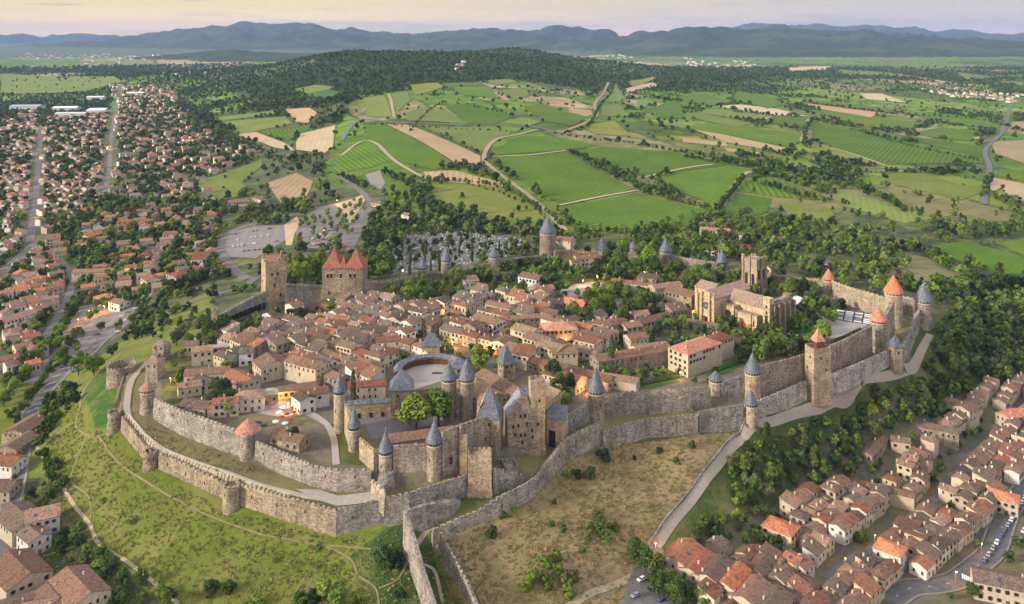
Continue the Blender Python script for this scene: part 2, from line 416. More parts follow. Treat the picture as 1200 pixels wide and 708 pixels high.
def m_field(name, base, row, rowscale, bright, rows=True, ang=0.0, rowfac=.8):
    """crop in rows; the rows' direction comes from the object's own rotation"""
    N = NT(name); p = N.pos(obj=True)
    big = N.noise(p, .012, 4, .65); med = N.noise(p, .08, 4, .7); fine = N.noise(p, .9, 3, .7)
    c = N.ramp(N.math('ADD', N.math('MULTIPLY', big, .6), N.math('MULTIPLY', med, .4)), [(.35, base), (.65, bright)])
    c = N.mix(N.val(fine, .35, .7, .0, .55), c, tuple(x*.5 for x in base))
    if rows:
        w = N.n('ShaderNodeTexWave', wave_type='BANDS', bands_direction='X'); w.inputs['Scale'].default_value = rowscale
        w.inputs['Distortion'].default_value = .6; w.inputs['Detail'].default_value = 1; N.l(p, w.inputs['Vector'])
        c = N.mix(N.math('MULTIPLY', w.outputs['Fac'], rowfac), c, row)
    N.color(tinted(N, c)); N.bump(fine, .4, .6); M[name] = N.mat
m_field('vines', (.080,.160,.008), (.045,.070,.010), .040, (.170,.275,.010), rowfac=.7)
m_field('vines_pale', (.100,.175,.020), (.22,.20,.10), .04, (.19,.26,.035), rowfac=.5)
m_field('meadow', (.13,.175,.025), (0,0,0), 1, (.25,.26,.05), rows=False)
m_field('dry_field', (.36,.245,.13), (.24,.165,.095), .035, (.52,.37,.21), rowfac=.5)
m_field('wheat', (.48,.35,.21), (.38,.27,.16), .035, (.60,.46,.29), rowfac=.4)
m_field('scrub_orchard', (.20,.19,.085), (.10,.12,.05), .035, (.28,.25,.12), rowfac=.6)
m_field('lawn', (.05,.115,.022), (0,0,0), 1, (.095,.17,.035), rows=False)
# ---------------------------------------------------------------- ground sheet
ny, nx = GZ.shape
Xg = GU*np.exp(GV); Yg = np.exp(GV)
V = np.stack([Xg.ravel(), Yg.ravel(), GZ.ravel()], 1)
idx = np.arange(ny*nx).reshape(ny, nx)
Fq = np.stack([idx[:-1, :-1].ravel(), idx[:-1, 1:].ravel(), idx[1:, 1:].ravel(), idx[1:, :-1].ravel()], 1)
me = npmesh('ground', V, Fq, [M['ground']])
def gpoly(pts): return [G(x, y)[:2] for x, y in pts]
cov = np.zeros((ny, nx, 3)); cov[:] = (.085,.11,.05)
def paint(pts, col, z=None):
    poly = gpoly(pts) if z is None else [W(x, y, z)[:2] for x, y in pts]
    xs = [p[0] for p in poly]; ys = [p[1] for p in poly]
    j0 = max(np.searchsorted(vs, math.log(min(ys)))-1, 0); j1 = np.searchsorted(vs, math.log(max(ys)))+1
    ms_ = in_poly(Xg[j0:j1], Yg[j0:j1], poly); cov[j0:j1][ms_] = parcel[j0:j1][ms_] if isinstance(col, str) else col
cellw = np.where(Yg < 2500, 150.0, 320.0)
sx = Xg*.94+Yg*.34+60*fbm(Xg/400, Yg/400, 2, 41); sy = -Xg*.34+Yg*.94+60*fbm(Xg/400, Yg/400, 2, 42)
ci = np.floor(sx/cellw); cj = np.floor(sy/(cellw*1.5)+.37*ci)
hh = np.abs(np.sin(ci*12.9898+cj*78.233)*43758.5453) % 1
PC = np.array([(.13,.215,.018), (.095,.175,.014), (.17,.235,.026), (.15,.18,.03), (.11,.19,.02), (.36,.26,.15), (.21,.20,.08), (.075,.115,.02)])
parcel = PC[(hh*len(PC)).astype(int) % len(PC)]
edge = np.minimum(np.abs(sx/cellw-ci), 1-np.abs(sx/cellw-ci)) < .025
parcel = np.where(edge[..., None], np.array((.06,.085,.03)), parcel)
plain = (Yg > 2000) & (Yg < 9000) & (GZ < 18); cov[plain] = parcel[plain]*.9
hillmask = (GZ > 20) & (Yg > 2300); cov[hillmask] = (.035,.055,.022)
cov[(Yg > 6000) & (GZ > 5)] = (.030,.045,.020)
hc = hillmask & (Yg < 6000) & (vnoise(Xg/420, Yg/420, 23) > .66); cov[hc] = (.10,.125,.045)
GREEN, DRY, FOREST = (.165,.210,.030), (.40,.285,.165), (.035,.055,.02)
paint([(-60,708),(-60,440),(60,430),(240,330),(260,380),(150,440),(130,480),(180,545),(270,590),(394,625),(450,612),(520,640),(560,740),(-60,740)], GREEN)
paint([(30,560),(0,740),(230,740),(120,650),(60,560)], (.075,.095,.04))
paint([(627,582),(664,541),(706,522),(819,509),(872,500),(840,545),(800,598),(765,645),(740,700),(720,740),(560,740),(507,630),(560,615)], DRY)
paint([(880,500),(960,472),(1060,425),(1090,380),(1140,330),(1260,340),(1260,470),(1130,470),(1000,500),(900,600),(800,640),(775,640),(850,540)], (.075,.11,.03))
paint([(820,610),(850,590),(900,590),(880,640),(840,640)], (.16,.155,.06))
paint([(780,660),(900,600),(1000,500),(1130,460),(1260,460),(1260,740),(740,740)], (.17,.155,.12))
paint([(380,215),(395,150),(420,112),(600,92),(700,105),(1000,103),(1210,112),(1210,262),(1060,255),(860,240),(840,262),(700,282),(500,262),(440,225)], 'parcel')
paint([(0,345),(0,190),(130,150),(260,220),(330,260),(255,330),(230,350),(60,440),(-60,440)], (.11,.125,.065))
paint([(460,322),(455,300),(480,275),(540,272),(610,280),(632,292),(600,300),(540,312)], (.24,.23,.20))
so = sdist(Xg, Yg, OUT_W) if False else None
mnear = (Yg > 320) & (Yg < 900)
inO = np.zeros((ny, nx), bool); inI = np.zeros((ny, nx), bool)
inO[mnear] = in_poly(Xg[mnear], Yg[mnear], OUT_W); inI[mnear] = in_poly(Xg[mnear], Yg[mnear], IN_W)
cov[inO] = (.23,.20,.095); cov[inI] = (.19,.17,.135)
paint([(440,345),(500,325),(640,305),(780,311),(846,318),(913,338),(1000,360),(940,415),(860,425),(840,380),(800,350),(740,345),(600,352),(520,352)], (.10,.12,.045), 0)
paint([(190,425),(250,380),(420,352),(380,372),(300,400),(225,425),(240,470),(280,490),(262,500),(190,490)], (.12,.13,.055), 0)
paint([(112,505),(98,460),(128,425),(140,440),(132,480),(133,500)], (.06,.14,.025))
paint([(474,600),(505,575),(548,580),(590,560),(600,575),(507,622),(510,660),(548,720),(506,720)], (.05,.10,.025))
paint([(410,650),(470,608),(505,708),(430,740)], (.06,.115,.028))
paint([(395,480),(405,512),(435,545),(400,546),(388,500)], (.07,.11,.03))
ca = me.color_attributes.new('cover', 'FLOAT_COLOR', 'POINT')
ca.data.foreach_set('color', np.concatenate([cov.reshape(-1, 3), np.ones((ny*nx, 1))], 1).astype(np.float32).ravel())
me.polygons.foreach_set('use_smooth', np.ones(len(me.polygons), bool))
ground = link(bpy.data.objects.new('ground', me)); tag(ground, kind='structure')

# ---------------------------------------------------------------- sheets that follow the ground
NOPLANT = []
def drape(name, poly, mat, off=.15, step=None, rot=0.0, color=None, kind='structure'):
    """poly: world xy outline; the sheet follows the ground under it"""
    P = [Vector(p[:2]) for p in poly]; NOPLANT.append(([tuple(p) for p in P], name))
    cx = sum(p.x for p in P)/len(P); cy = sum(p.y for p in P)/len(P)
    x0 = min(p.x for p in P); x1 = max(p.x for p in P); y0 = min(p.y for p in P); y1 = max(p.y for p in P)
    step = step or max(1.5, cy*.006, max(x1-x0, y1-y0)/70)
    bv = []
    for i in range(len(P)):
        a, b = P[i], P[(i+1) % len(P)]; n = max(1, int((b-a).length/step))
        for k in range(n): bv.append(a+(b-a)*k/n)
    nb = len(bv); arr = np.array([tuple(p) for p in bv])
    gx, gy = np.meshgrid(np.arange(x0+step/2, x1, step), np.arange(y0+step/2, y1, step))
    gx = gx.ravel()+np.random.default_rng(1).uniform(-.1, .1, gx.size)*step; gy = gy.ravel()
    if gx.size:
        s = sdist(gx, gy, [tuple(p) for p in bv]); k = s < -step*.4
        bv += [Vector((a, b)) for a, b in zip(gx[k], gy[k])]
    r = mgeo.delaunay_2d_cdt(bv, [(i, (i+1) % nb) for i in range(nb)], [], 1, 1e-4)
    vx = np.array([(p.x, p.y) for p in r[0]]); z = hgrid(vx[:, 0], vx[:, 1])+off
    c, s = math.cos(-rot), math.sin(-rot); lx = vx[:, 0]-cx; ly = vx[:, 1]-cy
    vv = [(c*a-s*b, s*a+c*b, h) for a, b, h in zip(lx, ly, z)]
    mesh = bpy.data.meshes.new(name); mesh.from_pydata(vv, [], [tuple(f) for f in r[2]]); mesh.materials.append(mat)
    if len(mesh.polygons) and sum(p.normal.z for p in mesh.polygons) < 0: mesh.flip_normals()
    o = bpy.data.objects.new(name, mesh); o.location = (cx, cy, 0); o.rotation_euler.z = rot
    if color: o.color = (*color, 1)
    link(o); tag(o, kind=kind); return o
def smooth_line(P, n=4):
    if len(P) < 3: n = 1
    out = []
    for i in range(len(P)-1):
        p0 = P[max(i-1, 0)]; p1 = P[i]; p2 = P[i+1]; p3 = P[min(i+2, len(P)-1)]
        for k in range(n):
            t = k/n
            out.append(tuple(.5*((2*p1[j])+(-p0[j]+p2[j])*t+(2*p0[j]-5*p1[j]+4*p2[j]-p3[j])*t*t+(-p0[j]+3*p1[j]-3*p2[j]+p3[j])*t**3) for j in (0, 1)))
    out.append(tuple(P[-1][:2])); return out
def strip(name, P, w, mat, off=.2, n=4, color=None, kind='structure', world=False, cross=4):
    """a road or path of width w along a line of photo places"""
    P = P if world else [G(x, y) for x, y in P]
    L = smooth_line(P, n)
    # resample
    Q = [L[0]]
    for a, b in zip(L[:-1], L[1:]):
        d = math.hypot(b[0]-a[0], b[1]-a[1]); st = max(2.0, a[1]*.006); k = max(1, int(d/st))
        Q += [(a[0]+(b[0]-a[0])*i/k, a[1]+(b[1]-a[1])*i/k) for i in range(1, k+1)]
    V = []; Fs = []
    for i, p in enumerate(Q):
        a = Q[max(i-1, 0)]; b = Q[min(i+1, len(Q)-1)]; dx, dy = b[0]-a[0], b[1]-a[1]; l = math.hypot(dx, dy) or 1
        for j in range(cross+1):
            s = (j/cross-.5)*w*(1+.0*random.random()); V.append((p[0]-dy/l*s, p[1]+dx/l*s))
    z = hgrid([v[0] for v in V], [v[1] for v in V])+off
    for i in range(len(Q)-1):
        for j in range(cross): a = i*(cross+1)+j; Fs.append((a, a+cross+1, a+cross+2, a+1))
    mb = MB(); mb.add([(v[0], v[1], h) for v, h in zip(V, z)], Fs)
    o = mb.build(name, mat, color=color); tag(o, kind=kind)
    if o.data.polygons and o.data.polygons[0].normal.z < 0: o.data.flip_normals()
    o['_line'] = 0; del o['_line']
    return o, Q
def field(kind, pts, rot=0, off=None, color=None):
    poly = gpoly(pts); cy = sum(p[1] for p in poly)/len(poly)
    nm = {'vines': 'vineyard', 'vines_pale': 'vineyard', 'meadow': 'meadow', 'dry_field': 'ploughed_field', 'wheat': 'stubble_field', 'scrub_orchard': 'orchard_ground', 'lawn': 'lawn'}[kind]
    k = random.uniform(.85, 1.15)
    return drape(nm, poly, M[kind], off=off or max(.25, (cy-400)/1500), rot=math.radians(rot), color=color or (k*random.uniform(.9, 1.1), k, k))
FIELDS = [
 ('vines',[(450,146),(530,190),(510,200),(497,197),(460,187),(430,163),(428,147)],-20),('vines',[(380,193),(400,181),(430,166),(460,188),(433,197),(400,203),(383,203)],25),
 ('dry_field',[(453,146),(480,147),(563,183),(563,193),(532,190)],-25),('vines_pale',[(497,149),(597,152),(598,157),(570,172),(563,180)],-10),
 ('vines_pale',[(477,132),(520,128),(547,146),(477,142)],-20),('vines',[(522,125),(557,121),(603,137),(580,146),(548,146)],-25),
 ('vines_pale',[(427,115),(450,112),(460,138),(430,137)],5),('vines_pale',[(452,110),(477,107),(482,118),(465,132)],5),('meadow',[(480,100),(513,97),(520,103),(487,112)],0),
 ('vines',[(517,98),(563,97),(570,101),(527,103)],0),('vines',[(528,104),(573,102),(585,117),(543,112)],10),('meadow',[(570,95),(597,93),(607,97),(580,100)],0),
 ('meadow',[(585,106),(617,102),(620,113),(600,120)],0),('dry_field',[(667,127),(693,130),(695,135),(687,137),(667,132)],0),
 ('vines',[(613,125),(633,123),(667,133),(687,138),(673,148),(640,143)],30),('vines_pale',[(587,144),(613,138),(635,143),(620,148)],0),
 ('vines',[(580,182),(597,163),(617,159),(653,161),(707,171),(663,176)],-35),('vines',[(672,178),(707,172),(783,178),(862,193),(755,207)],25),
 ('vines',[(760,209),(862,195),(878,200),(845,240),(830,238)],15),('vines',[(579,185),(663,179),(744,222),(655,239),(610,213)],-35),
 ('vines',[(657,242),(745,226),(828,247),(805,267),(740,272),(690,271),(672,260)],30),
 ('dry_field',[(497,202),(533,200),(597,217),(587,220),(500,211)],0),('meadow',[(503,216),(590,220),(640,250),(660,272),(600,275),(545,250),(510,235)],0),
 ('vines',[(800,115),(827,110),(860,120),(833,125),(800,120)],40),('vines',[(863,108),(897,112),(917,123),(900,128),(860,118)],30),
 ('wheat',[(840,125),(867,123),(910,128),(947,137),(900,135)],0),('vines_pale',[(827,128),(900,136),(887,143),(820,133)],20),
 ('vines_pale',[(810,135),(820,133),(883,145),(863,150),(807,138)],10),('vines',[(892,143),(907,136),(950,139),(940,152)],30),
 ('vines',[(800,150),(830,144),(940,157),(937,168),(923,173),(847,157)],20),('dry_field',[(813,152),(847,158),(923,174),(920,180),(850,167)],20),
 ('dry_field',[(800,162),(850,167),(853,172),(800,167)],0),('dry_field',[(848,173),(897,180),(897,183),(853,178)],0),
 ('dry_field',[(947,122),(1033,133),(1020,138),(943,125)],0),('vines',[(947,117),(1047,128),(1045,133),(950,120)],0),
 ('vines',[(950,143),(957,142),(1007,157),(1153,187),(1150,192),(1040,193),(953,165)],-30),('vines',[(960,128),(1033,139),(1087,145),(1067,153),(1013,150),(967,135)],20),
 ('vines',[(1050,130),(1093,133),(1173,142),(1170,153),(1097,143)],10),('vines',[(1067,155),(1100,148),(1143,155),(1137,166),(1090,162)],-20),
 ('vines',[(1047,158),(1090,163),(1150,173),(1153,186),(1100,173)],10),('dry_field',[(1162,167),(1210,164),(1210,195),(1165,180)],0),
 ('dry_field',[(1187,143),(1210,143),(1210,156),(1186,150)],0),('meadow',[(1030,201),(1080,201),(1147,227),(1127,235),(1047,217)],0),
 ('meadow',[(950,168),(987,173),(1033,190),(1030,196),(950,180)],0),('wheat',[(1162,208),(1210,218),(1210,240),(1159,222)],0),
 ('vines',[(1169,200),(1210,200),(1210,215),(1167,206)],0),('wheat',[(923,80),(977,78),(967,83),(927,85)],0),('meadow',[(980,82),(1033,85),(1093,93),(987,88)],0),
 ('wheat',[(1050,87),(1113,97),(1110,98),(1047,89)],0),('wheat',[(1007,110),(1033,110),(1063,121),(1017,117)],0),('meadow',[(1117,85),(1160,90),(1133,95)],0),
 ('meadow',[(1163,95),(1200,97),(1200,102)],0),('vines',[(873,213),(900,207),(967,230),(960,235),(905,231),(863,224)],-10),
 ('vines',[(862,226),(905,233),(893,262),(855,255)],20),('meadow',[(912,237),(975,245),(980,262),(930,260)],0),
 ('vines_pale',[(980,222),(1080,250),(1120,252),(1060,262),(985,240)],-20),('scrub_orchard',[(1015,316),(1060,296),(1140,320),(1130,335),(1040,328)],20),
 ('vines',[(1080,291),(1130,282),(1200,303),(1200,323),(1170,320),(1140,312)],30),('vines',[(1165,285),(1205,278),(1205,302)],30),
 ('dry_field',[(333,128),(363,127),(372,133),(360,145),(347,143)],0),('wheat',[(347,167),(353,157),(393,147),(390,173),(380,180),(347,176)],10),
 ('wheat',[(277,158),(300,155),(337,170),(347,178),(320,173)],-10),('vines',[(302,154),(363,147),(363,152),(347,160),(337,167)],20),
 ('meadow',[(257,143),(333,137),(343,145),(285,157)],0),('vines_pale',[(253,138),(320,130),(327,133),(260,142)],0),
 ('meadow',[(230,213),(307,187),(307,195),(283,213),(293,227),(235,240)],0),('dry_field',[(313,215),(347,203),(367,213),(360,230),(330,240)],0),
 ('vines_pale',[(377,193),(400,180),(400,203)],0),('meadow',[(0,87),(133,90),(143,97),(100,108),(0,111)],0),('lawn',[(350,112),(372,103),(400,108),(385,118)],0),
 ('meadow',[(340,106),(370,100),(395,103),(360,110)],0),('meadow',[(735,97),(765,90),(770,95),(742,103)],0),('wheat',[(730,105),(765,97),(772,101),(735,109)],0),
 ('meadow',[(1140,60+30),(1170,91),(1150,94)],0),('vines',[(755,130),(790,118),(800,127),(800,140),(770,138)],15),('vines_pale',[(745,120),(757,115),(770,122),(750,128)],15),
 ('vines_pale',[(705,125),(725,122),(738,137),(705,137)],0),('vines_pale',[(700,118),(722,98),(735,118),(722,121)],0),('dry_field',[(735,105),(765,99),(770,102),(738,108)],0),
 ('meadow',[(680,148),(720,142),(740,160),(700,158)],0),('dry_field',[(0,150),(10,148),(14,152),(0,156)],0),
]
for kind, pts, rot in FIELDS: field(kind, pts, rot)
def land(name, pts, mat, off=.2, color=None, world=None):
    return drape(name, gpoly(pts), mat, off=off, color=color)

STREETS = {}
def road(name, key, pts, w, mat='road', off=.22, color=None):
    o, Q = strip(name, pts, w, M[mat], off, color=color); STREETS[key] = Q; return o
road('rampart_road', 'west_path', [(1090,392),(1078,415),(1062,432),(1040,441),(1000,456),(960,477),(925,487),(895,496),(876,506),(860,522),(845,540),(815,580),(790,610),(765,645)], 4.2, 'gravel', color=(.85,.82,.78))
road('rampart_road', 'lice_road', [(205,398),(188,410),(172,426),(155,445),(149,470),(150,490),(160,507),(174,519),(195,533),(240,550),(290,564),(340,578),(390,588)], 3.4, 'gravel', off=.35, color=(1,.97,.9))
land('gravel_yard', [(345,574),(375,575),(396,582),(436,577),(447,585),(420,592),(395,594),(375,588)], M['gravel'], off=.45)
road('footpath', 'moat_path', [(352,477),(372,489),(384,499),(391,515),(393,532),(394,545)], 3.2, 'gravel')
road('dirt_path', 'slope_path', [(93,478),(89,500),(102,511),(115,512),(135,539),(165,561),(209,587),(243,604),(300,625),(340,633),(377,640),(410,655),(420,675),(440,690),(444,712)], .8, 'worn_path')
road('dirt_path', 'branch', [(377,640),(400,641),(435,644)], .7, 'worn_path', .24)
road('dirt_path', 'foot_path', [(40,520),(52,539),(70,565),(85,590),(104,613),(117,639),(152,661),(174,678),(209,708)], 1.5, 'dirt_path')
road('dirt_path', 'branch2', [(102,511),(89,543),(83,565),(104,583),(106,609)], .7, 'worn_path', .24)
road('dirt_path', 'branch3', [(444,690),(465,680),(477,660),(478,645)], .8, 'worn_path', .24)
road('dirt_path', 'ditch_path', [(487,640),(497,627),(508,618)], 1.6, 'dirt_path', .24)
road('dirt_path', 'ditch_path2', [(495,661),(508,668),(514,685),(520,708)], 1.4, 'dirt_path', .24)
road('dirt_path', 'bottom_track', [(742,676),(715,688),(690,697),(665,712)], 3.0, 'dirt_path')
road('dirt_path', 'bank_path', [(93,478),(100,455),(130,425),(165,400),(205,375),(245,355)], 1.3, 'worn_path')
road('street', 'west_street', [(120,398),(95,420),(74,439),(48,465),(30,500),(22,543),(13,587),(4,643),(-4,708)], 8, 'road', color=(.8,.78,.8))
road('street', 'avenue', [(-10,330),(0,324),(16,310),(40,289),(52,280)], 11, 'road', color=(1.1,1,.95))
road('street', 'north_street', [(35,284),(39,257),(42,230),(44,200),(46,175),(48,150)], 9, 'road', color=(1.1,1,.95))
road('street', 'second_street', [(56,284),(72,306),(86,327),(80,348),(72,364),(60,385),(50,400)], 7, 'road', .26)
road('street', 'third_street', [(122,228),(127,205),(129,180),(132,150),(137,120),(142,103)], 8, 'road', color=(1.15,1.1,1.05))
road('street', 'ring_road', [(300,262),(275,270),(260,285),(262,300),(272,315),(290,327)], 9, 'road')
road('street', 'gate_road', [(300,325),(283,338),(253,345),(228,353),(207,363),(185,372)], 8, 'road', .3, color=(.9,.9,.95))
road('street', 'upper_ring', [(300,262),(318,255),(345,252)], 9, 'road', .26)
land('car_park', [(92,360),(108,356),(160,360),(152,378),(112,408),(84,437),(45,452),(30,450),(60,415)], M['asphalt'], color=(1.3,1.2,1.1))
land('car_park', [(268,274),(300,265),(333,264),(338,280),(300,303),(270,302),(264,290)], M['asphalt'], off=.3, color=(1.5,1.4,1.3))
land('car_park', [(344,262),(375,243),(415,232),(430,250),(412,286),(372,292),(350,290)], M['asphalt'], color=(1.4,1.3,1.25))
land('car_park', [(428,205),(445,200),(452,215),(446,222),(435,217)], M['asphalt'], off=.4, color=(1.8,1.7,1.6))
land('grass_bank', [(333,264),(348,254),(352,262),(345,275),(342,288),(335,288)], M['wheat'], off=.35)
land('grass_bank', [(392,240),(424,229),(428,235),(410,262),(400,246)], M['wheat'], off=.4)
road('street', 'vine_road_a', [(400,165),(410,150),(425,140),(467,144),(540,147),(580,147),(630,150),(650,155),(690,160),(733,165),(800,174),(870,187),(900,193),(960,197),(1070,198),(1150,198)], 8, 'road', 1.0, color=(1.1,1.1,1.15))
road('track', 'vine_track_b', [(630,152),(607,158),(583,163),(571,174),(567,187),(573,194),(597,213),(620,230),(642,250),(668,275)], 7, 'dirt_path', .9)
road('track', 'vine_track_c', [(660,155),(690,143),(700,133),(697,123),(707,110),(713,97)], 8, 'dirt_path', 1.3, color=(.9,.9,.9))
road('track', 'vine_track_d', [(577,184),(620,182),(663,177)], 5, 'dirt_path', 1.0, color=(1.2,1.2,1.2))
road('track', 'vine_track_e', [(656,241),(700,232),(745,224)], 5, 'dirt_path', 1.0, color=(1.2,1.2,1.2))
road('track', 'vine_track_f', [(757,208),(800,198),(835,193)], 5, 'dirt_path', 1.0, color=(1.2,1.2,1.2))
road('track', 'vine_track_g', [(845,245),(855,225),(875,203),(895,203)], 7, 'dirt_path', 1.0)
road('track', 'vine_track_h', [(947,140),(943,155),(942,168),(990,178),(1038,195)], 6, 'dirt_path', 1.1)
road('track', 'vine_track_i', [(1100,150),(1060,157),(1090,151),(1098,146)], 6, 'dirt_path', 1.3)
road('track', 'vine_track_j', [(455,110),(462,138)], 6, 'dirt_path', 1.3)
road('track', 'vine_track_k', [(400,183),(430,165),(460,187),(480,200),(500,210)], 6, 'dirt_path', 1.0)
road('street', 'east_road', [(1153,240),(1157,210),(1160,197),(1155,182),(1157,173),(1175,155),(1180,143),(1183,128),(1190,118)], 8, 'road', 1.0)
road('street', 'hill_road', [(395,205),(420,222),(433,238),(428,258),(415,282),(408,296)], 8, 'road', .3, color=(1.1,1.05,1.05))
road('street', 'lower_road', [(1215,560),(1200,576),(1180,603),(1165,644),(1146,663),(1123,680),(1097,687),(1066,690),(1040,708)], 9, 'road', color=(.75,.75,.8))
road('street', 'village_street', [(1200,470),(1175,497),(1142,531),(1123,553),(1089,591),(1044,622),(1017,646),(985,665),(960,690)], 4, 'road', .24, color=(.8,.8,.85))
road('street', 'foot_street', [(768,640),(758,662),(746,690),(738,720)], 8, 'road', .26)
land('car_park', [(742,672),(770,668),(800,708),(740,712)], M['road'], off=.3)
# paved places inside the town
for pts, m, c in [([(300,468),(348,472),(372,486),(383,500),(352,484),(333,490),(300,484)], 'paving', (1,1,1.1)),
                  ([(660,336),(690,330),(706,332),(700,344),(672,350),(655,345)], 'gravel', (1,1,1)),
                  ([(424,478),(470,472),(560,478),(566,496),(500,500),(460,510),(436,516),(424,492)], 'paving', (.6,.6,.68)),
                  ([(955,372),(990,370),(1018,380),(998,392),(975,397),(955,388)], 'paving', (1.2,1.2,1.25)),
                  ([(465,447),(472,428),(506,416),(540,425),(548,440),(520,446),(470,462)], 'gravel', (.9,.9,.98)),
                  ([(848,378),(895,374),(902,384),(870,392)], 'paving', (1.1,1,.9))]:
    drape('paved_square', [W(x, y, 0)[:2] for x, y in pts], M[m], off=.12, color=c)
# green plots inside
for pts in [[(742,452),(770,443),(790,441),(795,447),(760,456)], [(765,437),(790,430),(800,436),(775,442)], [(722,446),(738,443),(742,450),(728,453)], [(835,432),(858,424),(868,430),(845,440)], [(560,362),(572,366),(566,372),(556,368)]]:
    drape('lawn', [W(x, y, 0)[:2] for x, y in pts], M['lawn'], off=.12)
for pts in [[(392,478),(398,505),(404,545),(434,546),(415,520)], [(340,485),(352,482),(380,500),(388,543),(360,530),(345,505)]]:
    pass
# ---------------------------------------------------------------- camera, sky, sun, haze
cam = bpy.data.cameras.new('camera'); co = bpy.data.objects.new('camera', cam); link(co); co.location = (0, 0, CAMH); co.rotation_euler = (PI/2, 0, 0)
cam.sensor_width = 36; cam.lens = 30; cam.shift_y = (HZ-354)/1200; cam.clip_start = 1; cam.clip_end = 120000; sc.camera = co
SUN_EL, SUN_AZ = 19.0, 247.0      # light from the left, behind the camera (azimuth clockwise from +Y)
world = bpy.data.worlds.new('World'); sc.world = world; world.use_nodes = True
wt = world.node_tree; wt.nodes.clear()
def wn(t, **k):
    n = wt.nodes.new(t)
    for a, b in k.items(): setattr(n, a, b)
    return n
wo = wn('ShaderNodeOutputWorld'); bg = wn('ShaderNodeBackground'); wt.links.new(bg.outputs[0], wo.inputs[0])
sky = wn('ShaderNodeTexSky', sky_type='NISHITA'); sky.sun_disc = False; sky.sun_elevation = math.radians(SUN_EL); sky.sun_rotation = math.radians(SUN_AZ)
sky.air_density = 1.3; sky.dust_density = 2.0; sky.altitude = 200
tc = wn('ShaderNodeTexCoord'); sp = wn('ShaderNodeSeparateXYZ'); wt.links.new(tc.outputs['Generated'], sp.inputs[0])
def ramp(fac, stops):
    r = wn('ShaderNodeValToRGB'); e = r.color_ramp.elements
    while len(e) < len(stops): e.new(.5)
    for i, (p, c) in enumerate(stops): e[i].position = p; e[i].color = (*c, 1)
    wt.links.new(fac, r.inputs[0]); return r.outputs[0]
def wmap(a, lo, hi, olo=0, ohi=1):
    m = wn('ShaderNodeMapRange'); wt.links.new(a, m.inputs[0])
    for i, q in enumerate((lo, hi, olo, ohi)): m.inputs[i+1].default_value = q
    return m.outputs[0]
el = sp.outputs['Z']
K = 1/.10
warm = ramp(wmap(el, -.01, .5), [(0, (1.1,.72,.60)), (.022, (1.35,.84,.42)), (.045, (1.25,.86,.38)), (.085, (.86,.68,.33)), (.18, (.68,.60,.52)), (.5, (1.0,1.0,1.08)), (1, (1.0,.98,1.02))])  # both ramps: upper stops, above the view, brightened beyond dusk as added fill light
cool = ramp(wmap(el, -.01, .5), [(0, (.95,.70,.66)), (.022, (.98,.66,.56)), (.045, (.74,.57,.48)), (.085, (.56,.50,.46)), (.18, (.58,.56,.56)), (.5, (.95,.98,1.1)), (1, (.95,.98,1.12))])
def wmix(f, a, b):
    m = wn('ShaderNodeMix', data_type='RGBA')
    for s_, v_ in ((m.inputs[0], f), (m.inputs[6], a), (m.inputs[7], b)):
        if isinstance(v_, (int, float)): s_.default_value = v_
        elif isinstance(v_, tuple): s_.default_value = (*v_, 1)
        else: wt.links.new(v_, s_)
    return m.outputs[2]
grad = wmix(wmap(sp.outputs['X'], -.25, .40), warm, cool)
mp = wn('ShaderNodeMapping'); mp.inputs['Scale'].default_value = (5, 5, 60); wt.links.new(tc.outputs['Generated'], mp.inputs['Vector'])
nz = wn('ShaderNodeTexNoise'); nz.inputs['Scale'].default_value = 1.3; nz.inputs['Detail'].default_value = 6; wt.links.new(mp.outputs[0], nz.inputs['Vector'])
cl = wmap(nz.outputs['Fac'], .48, .66)
cloudy = wmix(cl, grad, wmix(wmap(sp.outputs['X'], -.25, .4), (.84,.66,.36), (.54,.50,.45)))
mp2 = wn('ShaderNodeMapping'); mp2.inputs['Scale'].default_value = (9, 9, 140); wt.links.new(tc.outputs['Generated'], mp2.inputs['Vector'])
nz2 = wn('ShaderNodeTexNoise'); nz2.inputs['Scale'].default_value = 1; nz2.inputs['Detail'].default_value = 5; wt.links.new(mp2.outputs[0], nz2.inputs['Vector'])
cloudy = wmix(wmap(nz2.outputs['Fac'], .60, .74, 0, .6), cloudy, (.48,.40,.38))
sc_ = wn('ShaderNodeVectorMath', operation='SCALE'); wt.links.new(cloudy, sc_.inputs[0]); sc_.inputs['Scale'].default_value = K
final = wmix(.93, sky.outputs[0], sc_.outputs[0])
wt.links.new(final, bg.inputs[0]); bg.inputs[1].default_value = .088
sun = bpy.data.lights.new('sun', 'SUN'); sun.energy = 3.8; sun.angle = math.radians(9); sun.color = (1, .89, .76)
so_ = link(bpy.data.objects.new('sun', sun))
az, elv = math.radians(SUN_AZ), math.radians(SUN_EL)
dvec = Vector((math.sin(az)*math.cos(elv), math.cos(az)*math.cos(elv), math.sin(elv)))
so_.rotation_euler = dvec.to_track_quat('Z', 'Y').to_euler(); so_.location = (0, 0, 600)
sc.view_settings.view_transform = 'Standard'; sc.view_settings.look = 'None'; sc.view_settings.exposure = .66; sc.view_settings.gamma = 1
